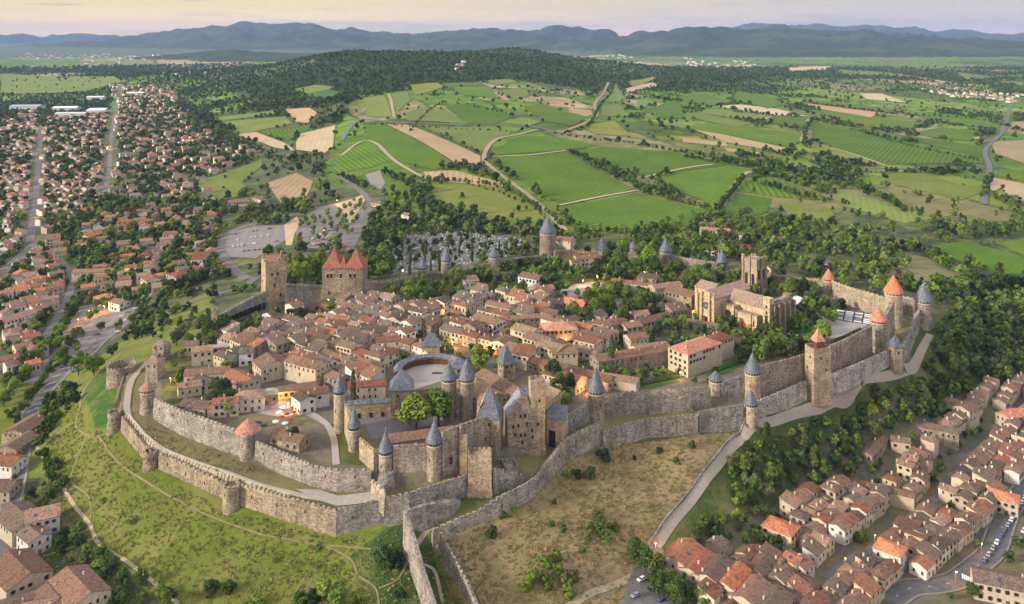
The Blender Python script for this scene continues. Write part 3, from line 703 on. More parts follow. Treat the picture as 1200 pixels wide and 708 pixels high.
# air
hz = MB(); hz.box(0, 15300, -140, 640, 80000, 31600, m=0)
N = NT('haze'); N.t.nodes.remove(N.b); pv = N.n('ShaderNodeVolumePrincipled'); pv.inputs['Color'].default_value = (.30,.45,.80,1)
pv.inputs['Density'].default_value = 3.3e-5; pv.inputs['Anisotropy'].default_value = .0; N.l(pv.outputs[0], N.out.inputs['Volume'])
ho = hz.build('haze', N.mat); tag(ho, kind='stuff')
sc.cycles.max_bounces = 5; sc.cycles.diffuse_bounces = 2; sc.cycles.glossy_bounces = 2; sc.cycles.transmission_bounces = 2; sc.cycles.volume_bounces = 0
sc.cycles.use_adaptive_sampling = True; sc.cycles.adaptive_threshold = .02; sc.cycles.use_denoising = True
# ---------------------------------------------------------------- ramparts and towers
LAND = []          # landmarks: (phrase, x, y)
AVOID = []         # circles (x, y, r) kept free of houses and trees
def seglen(a, b): return math.hypot(b[0]-a[0], b[1]-a[1])
def offset_line(P, d):
    out = []
    for i in range(len(P)):
        a = P[max(i-1, 0)]; b = P[min(i+1, len(P)-1)]
        n = Vector((0, 0))
        for u, v in ((a, P[i]), (P[i], b)):
            if u is v: continue
            l = seglen(u, v)
            if l > 1e-6: n += Vector((-(v[1]-u[1])/l, (v[0]-u[0])/l))
        n.normalize(); out.append((P[i][0]+n.x*d, P[i][1]+n.y*d))
    return out
def merlons(mb, A, B, za, zb, th, h=.95, w=1.7, gap=.95, m=0):
    L = seglen(A, B); n = max(1, int(round(L/(w+gap)))); dx, dy = (B[0]-A[0])/L, (B[1]-A[1])/L; rot = math.atan2(dy, dx)
    for i in range(n):
        t = (i+.5)/n; z = za+(zb-za)*t
        hh = h*random.uniform(.75, 1.05)
        mb.box(A[0]+(B[0]-A[0])*t, A[1]+(B[1]-A[1])*t, z-.15, z+hh, L/n-gap, th, rot, m, bottom=False)
def rampart(name, pts, label, cat='wall', thick=2.6, mat='stone', parapet=True, color=None, slits=True, group=None, jag=0.0):
    """pts: (photo x, photo y of the foot, height of the foot, photo y of the battlements)"""
    P = []; 
    for (x, y, z, t) in pts:
        w = W(x, y, z); P.append((w[0], w[1], z-2.5, ztop(t, w[1])))
    # more vertices, so that a bit of wobble can be given to old masonry
    Q = [P[0]]
    for a, b in zip(P[:-1], P[1:]):
        n = max(1, int(seglen(a, b)/6))
        for k in range(1, n+1):
            t = k/n; Q.append(tuple(a[j]+(b[j]-a[j])*t for j in range(4)))
    if jag: Q = [(q[0], q[1], q[2], q[3]+random.uniform(-jag, jag)) for q in Q]
    root = empty(name, (Q[0][0], Q[0][1], Q[0][2]+2.5)); tag(root, label, cat, group)
    o = Vector((Q[0][0], Q[0][1], Q[0][2]+2.5))
    def loc(q): return [(x-o.x, y-o.y, z-o.z) for x, y, z in q]
    out = [(q[0], q[1]) for q in Q]; inn = offset_line(out, thick); mid = offset_line(out, .75); ctr = offset_line(out, .37); foot = offset_line(out, -.5)
    body = MB(); par = MB(); drop = 1.9 if parapet else 0
    for i in range(len(Q)-1):
        a, b = Q[i], Q[i+1]
        body.hexa(loc([(*foot[i], a[2]), (*foot[i+1], b[2]), (*inn[i+1], b[2]), (*inn[i], a[2]), (*out[i], a[3]-drop), (*out[i+1], b[3]-drop), (*inn[i+1], b[3]-drop), (*inn[i], a[3]-drop)]))
        if parapet:
            par.hexa(loc([(*out[i], a[3]-drop), (*out[i+1], b[3]-drop), (*mid[i+1], b[3]-drop), (*mid[i], a[3]-drop), (*out[i], a[3]-.95), (*out[i+1], b[3]-.95), (*mid[i+1], b[3]-.95), (*mid[i], a[3]-.95)]))
            merlons(par, (ctr[i][0]-o.x, ctr[i][1]-o.y), (ctr[i+1][0]-o.x, ctr[i+1][1]-o.y), a[3]-.95-o.z, b[3]-.95-o.z, .72)
    c = color or (1, 1, 1)
    body.build('masonry', M[mat], root, c)
    if parapet: par.build('parapet', M[mat], root, tuple(min(x*1.12, 1.6) for x in c))
    if slits:
        for i in range(1, len(Q)-1, 2):
            a, b = Q[i], Q[i+1]; rot = math.atan2(b[1]-a[1], b[0]-a[0]); k = -.12
            s = MB(); hz_ = a[3]-3.6-random.random()*1.5
            if hz_ < a[2]+4: continue
            n = (-math.sin(rot), math.cos(rot)); f_ = (a[3]-hz_)/max(a[3]-a[2], 1)*-.5-.05
            s.box(a[0]-o.x+n[0]*f_, a[1]-o.y+n[1]*f_, hz_-.7-o.z, hz_+.7-o.z, .28, .3, rot)
            s.build('arrow_slit', M['dark'], root)
    return root
def windows_round(root, r, z, angs, w=.8, h=1.1, name='window'):
    for a in angs:
        s = MB(); s.box(math.cos(a)*(r-.05), math.sin(a)*(r-.05), z-h/2, z+h/2, .35, w, a); s.build(name, M['dark'], root)
def round_tower(name, px, pyb, zb, wpx, pye, apex, label, roof='slate', mat='stone', group=None, color=None, over=.55, rcol=None, batter=1.12, nwin=7, n=22, finial=True, curve=.0, ruin=False, deep=4, sides=None):
    """front foot of the tower at (px, pyb); width in photo px; eaves and apex rows"""
    w = W(px, pyb, zb); Y = w[1]; r = wpx/2*(Y/F)
    for _ in range(2): r = wpx/2*((Y+r)/F)
    cy = Y+r; cx = (px-600)*cy/F
    ze = ztop(pye, cy); za = ztop(apex, cy) if apex else ze
    root = empty(name, (cx, cy, zb)); tag(root, label, 'tower', group); LAND.append((None, cx, cy))
    he = ze-zb; b = MB(); prof = [(r*batter, -deep), (r*batter, 0), (r*1.02, min(3.5, he*.3)), (r, he*.5), (r, he)]
    if apex: b.lathe(0, 0, prof, n)
    else:
        b.lathe(0, 0, prof[:-1]+[(r, he-1.9)]+([(r-1.1, he-1.9), (r-1.1, .3)] if r > 6 else []), n)
    b.build('shaft', M[mat], root, color)
    if apex:
        ring = MB(); ring.lathe(0, 0, [(r+.05, he-2.2), (r+.12, he-2.0), (r+.12, he-1.7), (r+.03, he-1.6)], n, cap=False); ring.build('string_course', M['trim'], root, (.8,.75,.65))
        f = MB(); R = r+over; hh = za-ze
        nn = sides or n
        f.lathe(0, 0, [(r-.1, he-.02), (R, he-.35), (R*.99, he-.2), (R*(.80-curve), he+hh*.2), (R*.5-curve*R*.6, he+hh*.5), (R*.24, he+hh*.78), (.06, he+hh)], nn)
        f.build('roof', M[roof], root, rcol or (1, 1, 1))
        if finial:
            q = MB(); q.cyl((0, 0, he+hh-.3), (0, 0, he+hh+1.3), .09, 6); q.lathe(0, 0, [(.02, he+hh+.3), (.25, he+hh+.55), (.02, he+hh+.8)], 8); q.build('finial', M['metal'], root)
        windows_round(root, r, he-1.0, [-PI/2+(i-(nwin-1)/2)*(2.6/nwin) for i in range(nwin)], .75, 1.0)
        windows_round(root, r, he*.55, [-PI/2-.6, -PI/2+.5], .3, 1.5, 'arrow_slit')
    else:
        par = MB(); k = int(2*PI*r/2.4)
        par.lathe(0, 0, [(r, he-1.9), (r, he-.9), (r-.7, he-.9), (r-.7, he-1.9)], n, cap=False)
        for i in range(k):
            if ruin and random.random() < .3: continue
            a = 2*PI*(i+.5)/k; par.box(math.cos(a)*(r-.35), math.sin(a)*(r-.35), he-1.0, he-random.uniform(0, .3), .72, 1.5, a, bottom=False)
        par.build('parapet', M[mat], root, color)
        windows_round(root, r, he*.6, [-PI/2-.7, -PI/2+.1, -PI/2+.8], .3, 1.4, 'arrow_slit')
    AVOID.append((cx, cy, r+1)); root['_r'] = r; del root['_r']
    return root, cx, cy, r, zb, he
def square_tower(name, px, pyb, zb, wpx, dep, rot, pye, apex, label, roof='slate', mat='stone', group=None, color=None, rcol=None, ridge=0.0, over=.4, merl=False, wins=((-.25,.8),(.25,.8)), deep=4, ww=.9, wh=1.3):
    """rot: turn of the block seen from above (degrees); width in photo px; ridge = length of the roof's ridge against the width"""
    w = W(px, pyb, zb); Y = w[1]; wid = wpx*Y/F; ro = math.radians(rot)
    wid = max(3, (wid - abs(math.sin(ro))*dep)/max(.5, abs(math.cos(ro))))
    cy = Y + (abs(math.sin(ro))*wid+abs(math.cos(ro))*dep)/2; cx = (px-600)*cy/F
    ze = ztop(pye, cy-dep*.3); he = ze-zb
    root = empty(name, (cx, cy, zb), ro); tag(root, label, 'tower', group); LAND.append((None, cx, cy))
    b = MB(); b.box(0, 0, -deep, he, wid, dep); b.box(0, 0, -deep, 1.2, wid+.7, dep+.7); b.build('shaft', M[mat], root, color)
    if apex:
        za = ztop(apex, cy); hh = za-ze; f = MB(); W2, D2 = wid/2+over, dep/2+over; q = ridge*wid/2
        f.add([(-W2,-D2,he-.15),(W2,-D2,he-.15),(W2,D2,he-.15),(-W2,D2,he-.15),(-W2,-D2,he+.1),(W2,-D2,he+.1),(W2,D2,he+.1),(-W2,D2,he+.1),(-q-.05,-.05,he+hh),(q+.05,-.05,he+hh),(q+.05,.05,he+hh),(-q-.05,.05,he+hh)],
              [(3,2,1,0),(0,1,5,4),(1,2,6,5),(2,3,7,6),(3,0,4,7),(4,5,9,8),(5,6,10,9),(6,7,11,10),(7,4,8,11),(8,9,10,11)])
        f.build('roof', M[roof], root, rcol or (1, 1, 1))
        if roof == 'slate':
            g = MB(); g.cyl((q, 0, he+hh-.3), (q, 0, he+hh+1.2), .09, 6); g.build('finial', M['metal'], root)
    if merl or not apex:
        par = MB(); th = .6
        for (A, B) in (((-wid/2,-dep/2+th/2),(wid/2,-dep/2+th/2)),((wid/2-th/2,-dep/2),(wid/2-th/2,dep/2)),((wid/2,dep/2-th/2),(-wid/2,dep/2-th/2)),((-wid/2+th/2,dep/2),(-wid/2+th/2,-dep/2))):
            L = seglen(A, B); r_ = math.atan2(B[1]-A[1], B[0]-A[0])
            par.box((A[0]+B[0])/2, (A[1]+B[1])/2, he-.01+random.uniform(0,.01), he+.7, L-.02, th, r_)
            merlons(par, A, B, he+.7, he+.7, th-.02, .9, 1.4, .8)
        par.build('parapet', M[mat], root, color)
    for (u, v) in wins:
        s = MB(); s.box(u*wid, -dep/2, he*v-wh/2, he*v+wh/2, ww, .3); s.build('window', M['dark'], root)
        s = MB(); s.box(-wid/2, u*dep, he*v-wh/2, he*v+wh/2, .3, ww); s.build('window', M['dark'], root)
    AVOID.append((cx, cy, max(wid, dep)/2+1)); return root, cx, cy, wid, dep, he

WC = (1.0, .97, .93)
rampart('rampart_wall', OUTER[:4], 'low outer rampart running down from the round barbican beside the grassy ditch', color=(1,.97,.92))
rampart('rampart_wall', OUTER[5:8], 'outer rampart between the two leftmost horseshoe towers above the slope', color=(1.05,.98,.88))
rampart('rampart_wall', OUTER[8:11], 'outer rampart between the second and third horseshoe tower on the grass slope', color=(1.05,.98,.88))
rampart('rampart_wall', OUTER[11:14], 'long outer rampart from the third horseshoe tower to the sharp lower corner', color=(1.05,.98,.88))
rampart('rampart_wall', OUTER[13:15], 'short outer rampart right of the sharp lower corner', mat='stone_grey')
rampart('rampart_wall', OUTER2, 'curving outer rampart below the castle path and its two slate towers', mat='stone_grey')
rampart('rampart_wall', OUTER3, 'outer rampart rising from the ravine above the brown slope to a slate tower', mat='stone_grey', color=(1.05,1,.92))
rampart('rampart_wall', OUTER4, 'outer rampart bulging over the brown slope with green bushes', mat='stone_grey', color=(1.05,1.02,.97))
rampart('rampart_wall', OUTER5, 'outer rampart left of the small slate tower by the gravel road', mat='stone_grey')
rampart('rampart_wall', OUTER6, 'pale sloping outer rampart between slate tower and tall square tower', mat='stone_grey', color=(1.25,1.25,1.28))
rampart('rampart_wall', OUTER7, 'pale outer rampart right of the tall square tower above the road', mat='stone_grey', color=(1.4,1.4,1.45))
rampart('rampart_wall', OUTER8, 'outer rampart between the last two slate towers at the wooded end', mat='stone_grey')
rampart('rampart_wall', INNER, 'high inner rampart from the tiled round tower to the red capped tower', mat='stone_grey', color=(1.05,1,.95))
rampart('rampart_wall', INNER2, 'high inner rampart between the red capped tower and the castle', mat='stone_grey', color=(1.02,.97,.92))
rampart('rampart_wall', INNER3, 'steep inner rampart from lean-to slate roof up to a slate tower', mat='stone_grey', color=(.9,.9,.9))
rampart('rampart_wall', INNER4, 'ragged inner rampart with pilasters behind the bulging outer wall', mat='stone_grey', color=(.95,.9,.85))
rampart('rampart_wall', INNER5, 'short inner rampart between the two slate towers below the hotel garden', mat='stone_grey', color=(.9,.9,.9))
rampart('rampart_wall', INNER6, 'tall inner rampart left of the square tower with pointed tiled roof', mat='stone', color=(.95,.93,.92))
rampart('rampart_wall', INNER7, 'tall inner rampart right of the square tower with pointed tiled roof', mat='stone', color=(.95,.93,.92))
rampart('rampart_wall', [(1038,413,-2,372),(1043,402,-1,361),(1048,392,-1,352)], 'stepped rampart climbing between the two towers with red pointed roofs', mat='stone')
rampart('rampart_wall', [(1036,371,0,347),(1015,366,0,341),(997,359,0,336),(975,350,0,328)], 'pale crenellated rampart behind the open air theatre', mat='stone_warm', thick=-2.4)
rampart('rampart_wall', [(966,342,0,326),(940,338,0,325),(913,335,0,322),(885,328,0,314)], 'crenellated rampart left of the small red capped tower behind the pines', mat='stone', thick=-2.4, color=(1.1,1.05,.95))
rampart('rampart_wall', [(853,316,0,308),(820,314,0,304),(787,309,0,299)], 'back rampart between two slate towers left of the basilica tower', mat='stone', thick=-2.4)
rampart('rampart_wall', [(773,308,0,301),(747,302,0,296),(712,300,0,294)], 'back rampart among garden trees between the low slate towers', mat='stone', thick=-2.4)
rampart('rampart_wall', [(700,302,0,296),(673,305,0,292),(650,307,0,292)], 'back rampart right of the tallest slate tower', mat='stone', thick=-2.4)
rampart('rampart_wall', [(634,306,0,299),(609,311,0,301),(586,316,0,304)], 'back rampart between cemetery tower and the tallest slate tower', mat='stone', thick=-2.4)
rampart('rampart_wall', [(573,318,0,309),(553,322,0,314),(529,325,0,315)], 'back rampart right of two pointed towers below the cemetery', mat='stone', thick=-2.4)
rampart('rampart_wall', [(517,326,0,318),(501,328,0,319)], 'stub of back rampart between the two neighbouring cemetery towers', mat='stone', thick=-2.4, slits=False)
rampart('rampart_wall', [(490,332,0,322),(446,340,0,329),(425,343,0,327)], 'back rampart from the twin red cones to the first cemetery tower', mat='stone', thick=-2.4)
rampart('rampart_wall', [(376,360,0,334),(355,366,0,333),(335,368,0,331)], 'dark rampart between the ruined square tower and the twin red cones', mat='stone_grey', thick=-2.4, color=(.8,.8,.8))
rampart('rampart_wall', [(608,303,-4,299),(560,309,-4,305),(540,312,-4,309)], 'low outer wall running along the front of the cemetery', mat='stone_warm', thick=-1.4, slits=False)
rampart('rampart_wall', [(1056,362,-1,346),(1066,364,-1,348),(1075,368,-2,352)], 'short curtain wall linking the big red cone to the slate cone tower', mat='stone', thick=-2)
# wall with the arcade at the left end
aw = rampart('arcaded_wall', [(314,366,0,339),(290,372,0,350),(272,380,0,360),(258,386,0,368)], 'rampart with a row of blind arches leading up to the ruined square tower', mat='stone_grey', thick=-3.4, slits=False)
A0 = W(312,366,0); B0 = W(262,384,0)
for i in range(11):
    t = (i+.5)/11; x = A0[0]+(B0[0]-A0[0])*t; y = A0[1]+(B0[1]-A0[1])*t; rt = math.atan2(B0[1]-A0[1], B0[0]-A0[0])
    s = MB(); s.box(x-aw.location.x+.3*math.sin(rt), y-aw.location.y-.15-.3, 3, 7.5-t*2, 2.0, 1.3, rt)
    s.lathe(0, 0, [(0.01,0)], 3, cap=False) if False else None
    s.build('arch', M['dark'], aw)
rampart('rampart_wall', [(196,416,-1,404),(182,428,-2,417),(163,442,-4,432)], 'low parapet wall along the path beside the round barbican', mat='stone', thick=-1.0, slits=False)
# talus and castle outworks
rampart('ravine_wall', [(473,640,-17,599),(484,668,-20,634),(495,700,-23,672),(508,740,-26,712)], 'left bare wall dropping from the castle into the ravine', mat='stone_grey', thick=1.6, color=(.98,.95,.9), slits=False, parapet=False)
rampart('ravine_wall', [(514,638,-20,622),(530,672,-23,650),(548,708,-26,683),(560,740,-28,712)], 'crenellated wall dropping down the brown slope right of the ravine', mat='stone_grey', thick=1.6, color=(1.0,.97,.92), slits=False)
rampart('ravine_wall', [(507,638,-20,621),(531,630,-19,610),(560,618,-17,598),(588,606,-15,580),(612,592,-14,569),(627,580,-13,559)], 'crenellated ravine wall rising beside the brown slope to the castle corner', mat='stone_grey', thick=1.8, color=(1.15,1.1,1.05))
rampart('talus_wall', [(474,624,-16,600),(500,619,-16,592),(528,606,-14,588),(540,596,-13,586)], 'pale masonry bank under the curving outer wall at the ravine head', mat='stone_grey', thick=3.5, parapet=False, slits=False, color=(1.02,1.0,.98))
rampart('rampart_wall', [(578,579,-10,547),(592,576,-11,553),(608,572,-11,555),(624,566,-11,553)], 'ruined outer wall between the square bastion and the castle corner', mat='stone_grey', jag=.8)
rampart('gate_wall', [(435,582,-6,561),(441,588,-6,567),(451,598,-7,576)], 'thin crenellated gate wall closing the gravel yard below the castle', mat='stone_warm', thick=1.2, slits=False)

g = 'horseshoe towers of the outer rampart'
round_tower('rampart_tower', 134, 506, -11, 15, 481, None, 'leftmost horseshoe tower of outer rampart beside the grassy ditch', group=g, color=(1.05,1,.95))
round_tower('rampart_tower', 176.5, 551, -13, 16, 527, None, 'second horseshoe tower of the outer rampart, ruined top, above footpath', group=g, ruin=True, color=(1.05,1,.9))
round_tower('rampart_tower', 271.5, 597, -15, 19, 566, None, 'third and largest horseshoe tower of the outer rampart, foremost on slope', group=g, ruin=True, color=(1.08,1.02,.92))
b_, bx, by, br, _, bh = round_tower('rampart_tower', 143, 453, -8, 33, 426, None, 'wide open round barbican at the left end of the ramparts', color=(.95,.92,.88), batter=1.03)
s = MB(); s.lathe(0, 0, [(br-1.0, .2), (br-1.0, .5)], 24); s.build('inner_yard', M['lawn'], b_, (.5,.5,.5))
round_tower('rampart_tower', 173, 488, -4, 16.5, 455, 446, 'round tower with flat tiled roof at left end of inner rampart', roof='roof', rcol=(.30,.20,.155), over=.8, finial=False, nwin=5)
square_tower('gate_tower', 182, 447, -1, 17, 8, -8, 424, 418, 'middle of three small tiled towers near the round barbican', roof='roof', rcol=(.28,.20,.16), ridge=.2)
square_tower('gate_tower', 189.5, 422, 0, 16, 8, -8, 404, 399, 'rearmost of three small tiled towers near the round barbican', roof='roof', rcol=(.26,.20,.17), ridge=.2)
round_tower('rampart_tower', 290.5, 544, -7, 17, 503, 490, 'round tower with wide low red tiled cap on the inner rampart', roof='roof', rcol=(.42,.22,.15), over=2.6, finial=False)
g = 'castle towers with slate cones'
round_tower('castle_tower', 398, 511, -1, 13.5, 457, 436, 'tallest slate cone castle tower, leftmost beside the lawn path', mat='stone_warm', group=g, deep=6)
round_tower('castle_tower', 415, 543, -5, 13.5, 498.5, 478, 'slate cone castle tower, second from the left, beside the moat lawn', mat='stone_warm', group=g)
round_tower('castle_tower', 452, 568, -4, 16, 526.5, 504, 'slate cone castle tower above the gate wall, third from the left', mat='stone', group=g, batter=1.0)
s = MB(); t_ = W(452, 572, -4); s.lathe(0, 0, [(5.2, -6), (4.6, 0), (3.2, 5.5)], 20); ta = s.build('masonry_skirt', M['stone_grey'], None, (.95,.95,.95)); ta.location = (t_[0], t_[1]+3.4, -4)
tag(ta, 'flared stone skirt round the foot of the third slate cone tower', 'masonry')
round_tower('castle_tower', 509, 566, -4, 18, 515.7, 492, 'broadest slate cone castle tower standing right of the tiled gallery', mat='stone', group=g)
round_tower('rampart_tower', 698.5, 496, -3, 19, 456, 430, 'slate cone tower of inner rampart right of the castle', group='slate towers of the southern ramparts', deep=6, color=(.95,.93,.9))
round_tower('rampart_tower', 838.5, 474, -4, 15, 443, 434, 'small tower with broken slate cap left of the taller slate tower', mat='stone_warm', group='slate towers of the southern ramparts', finial=False)
round_tower('rampart_tower', 882, 472, -3, 18, 434, 412, 'tall slate cone tower below the pine and hotel garden', mat='stone_warm', group='slate towers of the southern ramparts')
round_tower('rampart_tower', 880, 498, -10, 14.5, 471.5, 457.5, 'short slate cone tower beside the gravel road', mat='stone_warm', group='slate towers of the southern ramparts')
square_tower('rampart_tower', 958.5, 469, -7, 27.5, 8.5, 16, 410, None, 'tall square tower with small pointed tiled roof on the long rampart', mat='stone_warm', wins=((-.1,.85),(.2,.6)), color=(1,.97,.92))
tw = square_tower('tower_cap', 958.5, 470, -7, 31, 10, 0, 408, None, 'x') if False else None
w_ = W(958.5, 470, -7); t_ = MB(); zt_ = ztop(404, w_[1]); r_ = 3.6
t_.lathe(0, 0, [(r_, zt_-3), (r_, zt_+1.2)], 4, a0=PI/4, a1=2*PI+PI/4); t_.lathe(0, 0, [(r_+.7, zt_+1.1), (r_*.5, zt_+4.8), (.05, zt_+8.2)], 4, m=1, a0=PI/4, a1=2*PI+PI/4)
cp = t_.build('roof', [M['stone_warm'], M['roof']], None, (.50,.25,.17)); big = [o for o in COL.objects if o.name.startswith('rampart_tower') and 'tall square tower' in o.get('label', '')][0]
cp.parent = big; cp.location = (0, 0, 6)
round_tower('rampart_tower', 1029, 416, -2, 18.5, 374, 360, 'rampart tower with squat red tiled cone above the stage seating', mat='stone', roof='roof', rcol=(.50,.22,.15), over=.8, group='red roofed towers at right end', finial=False)
round_tower('rampart_tower', 1047, 384, -1, 20, 341.5, 322, 'biggest tower with tall orange tiled cone at the right end', mat='stone_warm', roof='roof', rcol=(.58,.20,.11), over=.9, group='red roofed towers at right end', finial=False)
round_tower('rampart_tower', 971, 346, 0, 12, 326, 314.5, 'small tower with orange tiled cone behind the stage', mat='stone_warm', roof='roof', rcol=(.58,.20,.11), over=.7, group='red roofed towers at right end', finial=False)
square_tower('rampart_tower', 1049, 431, -5, 14, 6.5, 12, 407, 392, 'square stone tower with low slate pyramid at the wall foot road', mat='stone_warm', wins=((0,.75),))
round_tower('rampart_tower', 1082, 387, -4, 18.5, 351, 330.6, 'outermost slate cone tower at the wooded right end', mat='stone', rcol=(1.2,1.25,1.2), over=.9)
g = 'slate towers along the back rampart'
round_tower('rampart_tower', 846, 317, 0, 13, 306, 292, 'back tower with broken slate cone left of the basilica tower', group=g, n=10)
round_tower('rampart_tower', 780, 310, 0, 14, 293, 279.5, 'back tower with dark pointed slate cone among garden trees', group=g, color=(.75,.75,.75))
round_tower('rampart_tower', 742, 300, 0, 10, 290, 282, 'smallest back tower with slate cap left of the garden', group=g)
round_tower('rampart_tower', 705.5, 300, 0, 14, 291, 277, 'low back tower with concave slate cone near the lit cream house', group=g, curve=.1)
round_tower('rampart_tower', 642, 306, 0, 19, 271, 253.4, 'tallest slate cone tower at the back beside the cemetery', group=g, color=(.85,.8,.74), batter=1.25, deep=5)
round_tower('rampart_tower', 579, 319, 0, 13, 299, 290, 'cemetery side tower with slate cap, right of the pair', group=g, color=(.85,.85,.85))
round_tower('rampart_tower', 523, 326, 0, 12, 304, 289, 'cemetery side tower with narrow pointed slate cone behind big tree', group=g, color=(.85,.85,.85))
round_tower('rampart_tower', 495.5, 332, 0, 11, 313, 302, 'cemetery side tower with squat slate cone nearest the bright lamp', group=g, color=(.7,.7,.7))
# keep like block right of the tallest back tower
# ---------------------------------------------------------------- twin towered gate
def block(root, name, x, y, z0, z1, w, d, rot=0, mat='stone', color=None):
    b = MB(); b.box(x, y, z0, z1, w, d, rot); return b.build(name, M[mat], root, color)
w_ = W(401, 346, 0); gx, gy = (401-600)*w_[1]/F, w_[1]+11; gate = empty('gatehouse', (gx, gy, 0)); tag(gate, 'great gatehouse of grey stone with twin steep red tiled cones', 'gatehouse')
LAND.append(('twin red cones of the gatehouse', gx, gy)); AVOID.append((gx, gy, 18))
he = ztop(314, gy-11)
block(gate, 'hall', 0, 0, -3, he, 30.5, 21, color=(1,.95,.85))
for s in (-1, 1):
    b = MB(); b.lathe(s*9, 6, [(7.3, -3), (7.3, he)], 20); b.build('turret', M['stone'], gate, (1,.95,.85))
    f = MB(); X0 = s*8.4; hh = ztop(289 if s < 0 else 290, gy)-he
    f.add([(X0-7.7,-11,he-.1),(X0+7.7,-11,he-.1),(X0+7.7,12,he-.1),(X0-7.7,12,he-.1),(X0-3,-4,he+hh*.45),(X0+3,-4,he+hh*.45),(X0+3,5,he+hh*.45),(X0-3,5,he+hh*.45),(X0-.1,.4,he+hh),(X0+.1,.4,he+hh),(X0+.1,.6,he+hh),(X0-.1,.6,he+hh)],
          [(3,2,1,0),(0,1,5,4),(1,2,6,5),(2,3,7,6),(3,0,4,7),(4,5,9,8),(5,6,10,9),(6,7,11,10),(7,4,8,11),(8,9,10,11)])
    f.build('roof', M['roof'], gate, (.30,.12,.08))
f = MB(); hh = ztop(299, gy)-he; f.add([(-3,-10.8,he),(3,-10.8,he),(3,9,he),(-3,9,he),(0,-4,he+hh),(0,3,he+hh)], [(0,1,4),(1,2,5,4),(2,3,5),(3,0,4,5),(3,2,1,0)]); f.build('roof', M['roof'], gate, (.27,.11,.075))
for x in (-11,-8.4,-1.2,6,9.3):
    s = MB(); s.box(x, -10.52, he-7.6, he-4.4, 1.5, .35); s.lathe(0,0,[(.01,0)],3,cap=False) if False else None
    for q in range(5):
        pass
    s.build('window', M['dark'], gate); s = MB(); s.box(x, -10.6, he-4.4, he-4.0, 2.0, .3); s.build('window_arch', M['trim'], gate, (.9,.85,.75))
for i in range(13):
    s = MB(); s.box(-13.8+i*2.3, -10.52, he-1.9, he-1.1, .7, .3); s.build('loophole', M['dark'], gate)
for x in (-10, 8):
    s = MB(); s.box(x, -10.55, 0.5, 2.8, 1.4, .4); s.build('door', M['dark'], gate)
# ---------------------------------------------------------------- ruined great tower
w_ = W(319, 366, 0); tx, ty = (317-600)*w_[1]/F, w_[1]+9; tr = empty('ruined_tower', (tx, ty, 0), math.radians(28)); tag(tr, 'tall ruined square tower with broken top at the head of arcaded wall', 'tower')
LAND.append(('ruined square tower', tx, ty)); AVOID.append((tx, ty, 13))
ht = ztop(304, ty-6)
block(tr, 'shaft', 0, 0, -3, ht-2, 15, 14, color=(1.15,1.08,.95), mat='stone_warm')
block(tr, 'base_storey', 2.0, -2.0, -3, 7, 16, 15, mat='stone', color=(1,.98,.92))
rp = MB()
for (x, y, w, d, h) in ((-6.4,-6.4,2.2,1.2,2.5),(-2,-6.4,3.2,1.2,1.0),(2.2,-6.4,2.4,1.2,2.3),(6.3,-6.2,2.4,1.6,4.4),(6.9,-1,1.2,5,2.4),(6.6,4.4,1.8,3.4,4.8),(0,6.4,5,1.2,3.2),(-5.6,6.2,3.2,1.6,3.6),(-6.9,0,1.2,4,1.4),(-6.8,3,1.4,2,3)):
    rp.box(x, y, ht-2.1, ht-2+h, w, d)
rp.build('broken_parapet', M['stone'], tr, (1.1,1.02,.9))
rf = MB(); rf.add([(-6,-5.6,ht-1.9),(5,-5.6,ht-1.9),(5,3,ht+1.2),(-6,3,ht+1.2),(-6,3,ht-1.9),(5,3,ht-1.9)], [(0,1,2,3),(1,5,2),(4,0,3),(5,4,3,2),(0,4,5,1)]); rf.build('roof', M['roof'], tr, (.30,.16,.12))
for (u, v) in ((-3,.72),(1,.72),(-1,.5),(3,.3)):
    s = MB(); s.box(u, -7.02, ht*v-1, ht*v+1, 1.2, .4); s.build('window', M['dark'], tr)
for (u, v) in ((-2,.7),(3,.55),(0,.35)):
    s = MB(); s.box(-7.52, u, ht*v-.8, ht*v+.8, .4, .9); s.build('window', M['dark'], tr)
square_tower('rampart_tower', 252, 392, 0, 9, 7, 10, 366, None, 'narrow square tower at the left end of the arcaded wall', mat='stone_warm', wins=((0,.7),))
# ---------------------------------------------------------------- houses
ROOFC = {'brown': (.195,.125,.092), 'grey brown': (.150,.115,.093), 'rust': (.255,.120,.080), 'orange': (.38,.150,.080), 'pinkish': (.27,.175,.132), 'red': (.30,.105,.070), 'ochre': (.235,.175,.115)}
WALLC = {'cream': (.62,.53,.38), 'white': (.70,.67,.61), 'grey stone': (.36,.32,.27), 'beige': (.52,.44,.34), 'yellow': (.60,.49,.33), 'pink': (.56,.44,.35), 'brown stone': (.40,.31,.22)}
WALLMAT = {'grey stone': 'stone', 'brown stone': 'stone_warm'}
SHC = [(.20,.25,.30), (.30,.30,.28), (.35,.12,.08), (.12,.20,.13), (.55,.53,.50), (.22,.15,.10)]
def mk_window(w, h, sh):
    b = MB(); b.box(0, -.02, -h/2, h/2, w, .12, m=0); b.box(0, -.04, -h/2-.16, -h/2, w+.3, .26, m=1); b.box(0, -.03, h/2, h/2+.14, w+.2, .14, m=1)
    b.box(0, -.09, -h/2, h/2, .06, .04, m=1)
    if sh:
        for s in (-1, 1): b.box(s*(w*.78), -.03, -h/2, h/2, w*.48, .08, m=2)
    return b.mesh('window', [M['dark'], M['trim'], M['shutter']])
WIN = {True: mk_window(.95, 1.35, True), False: mk_window(.9, 1.2, False)}
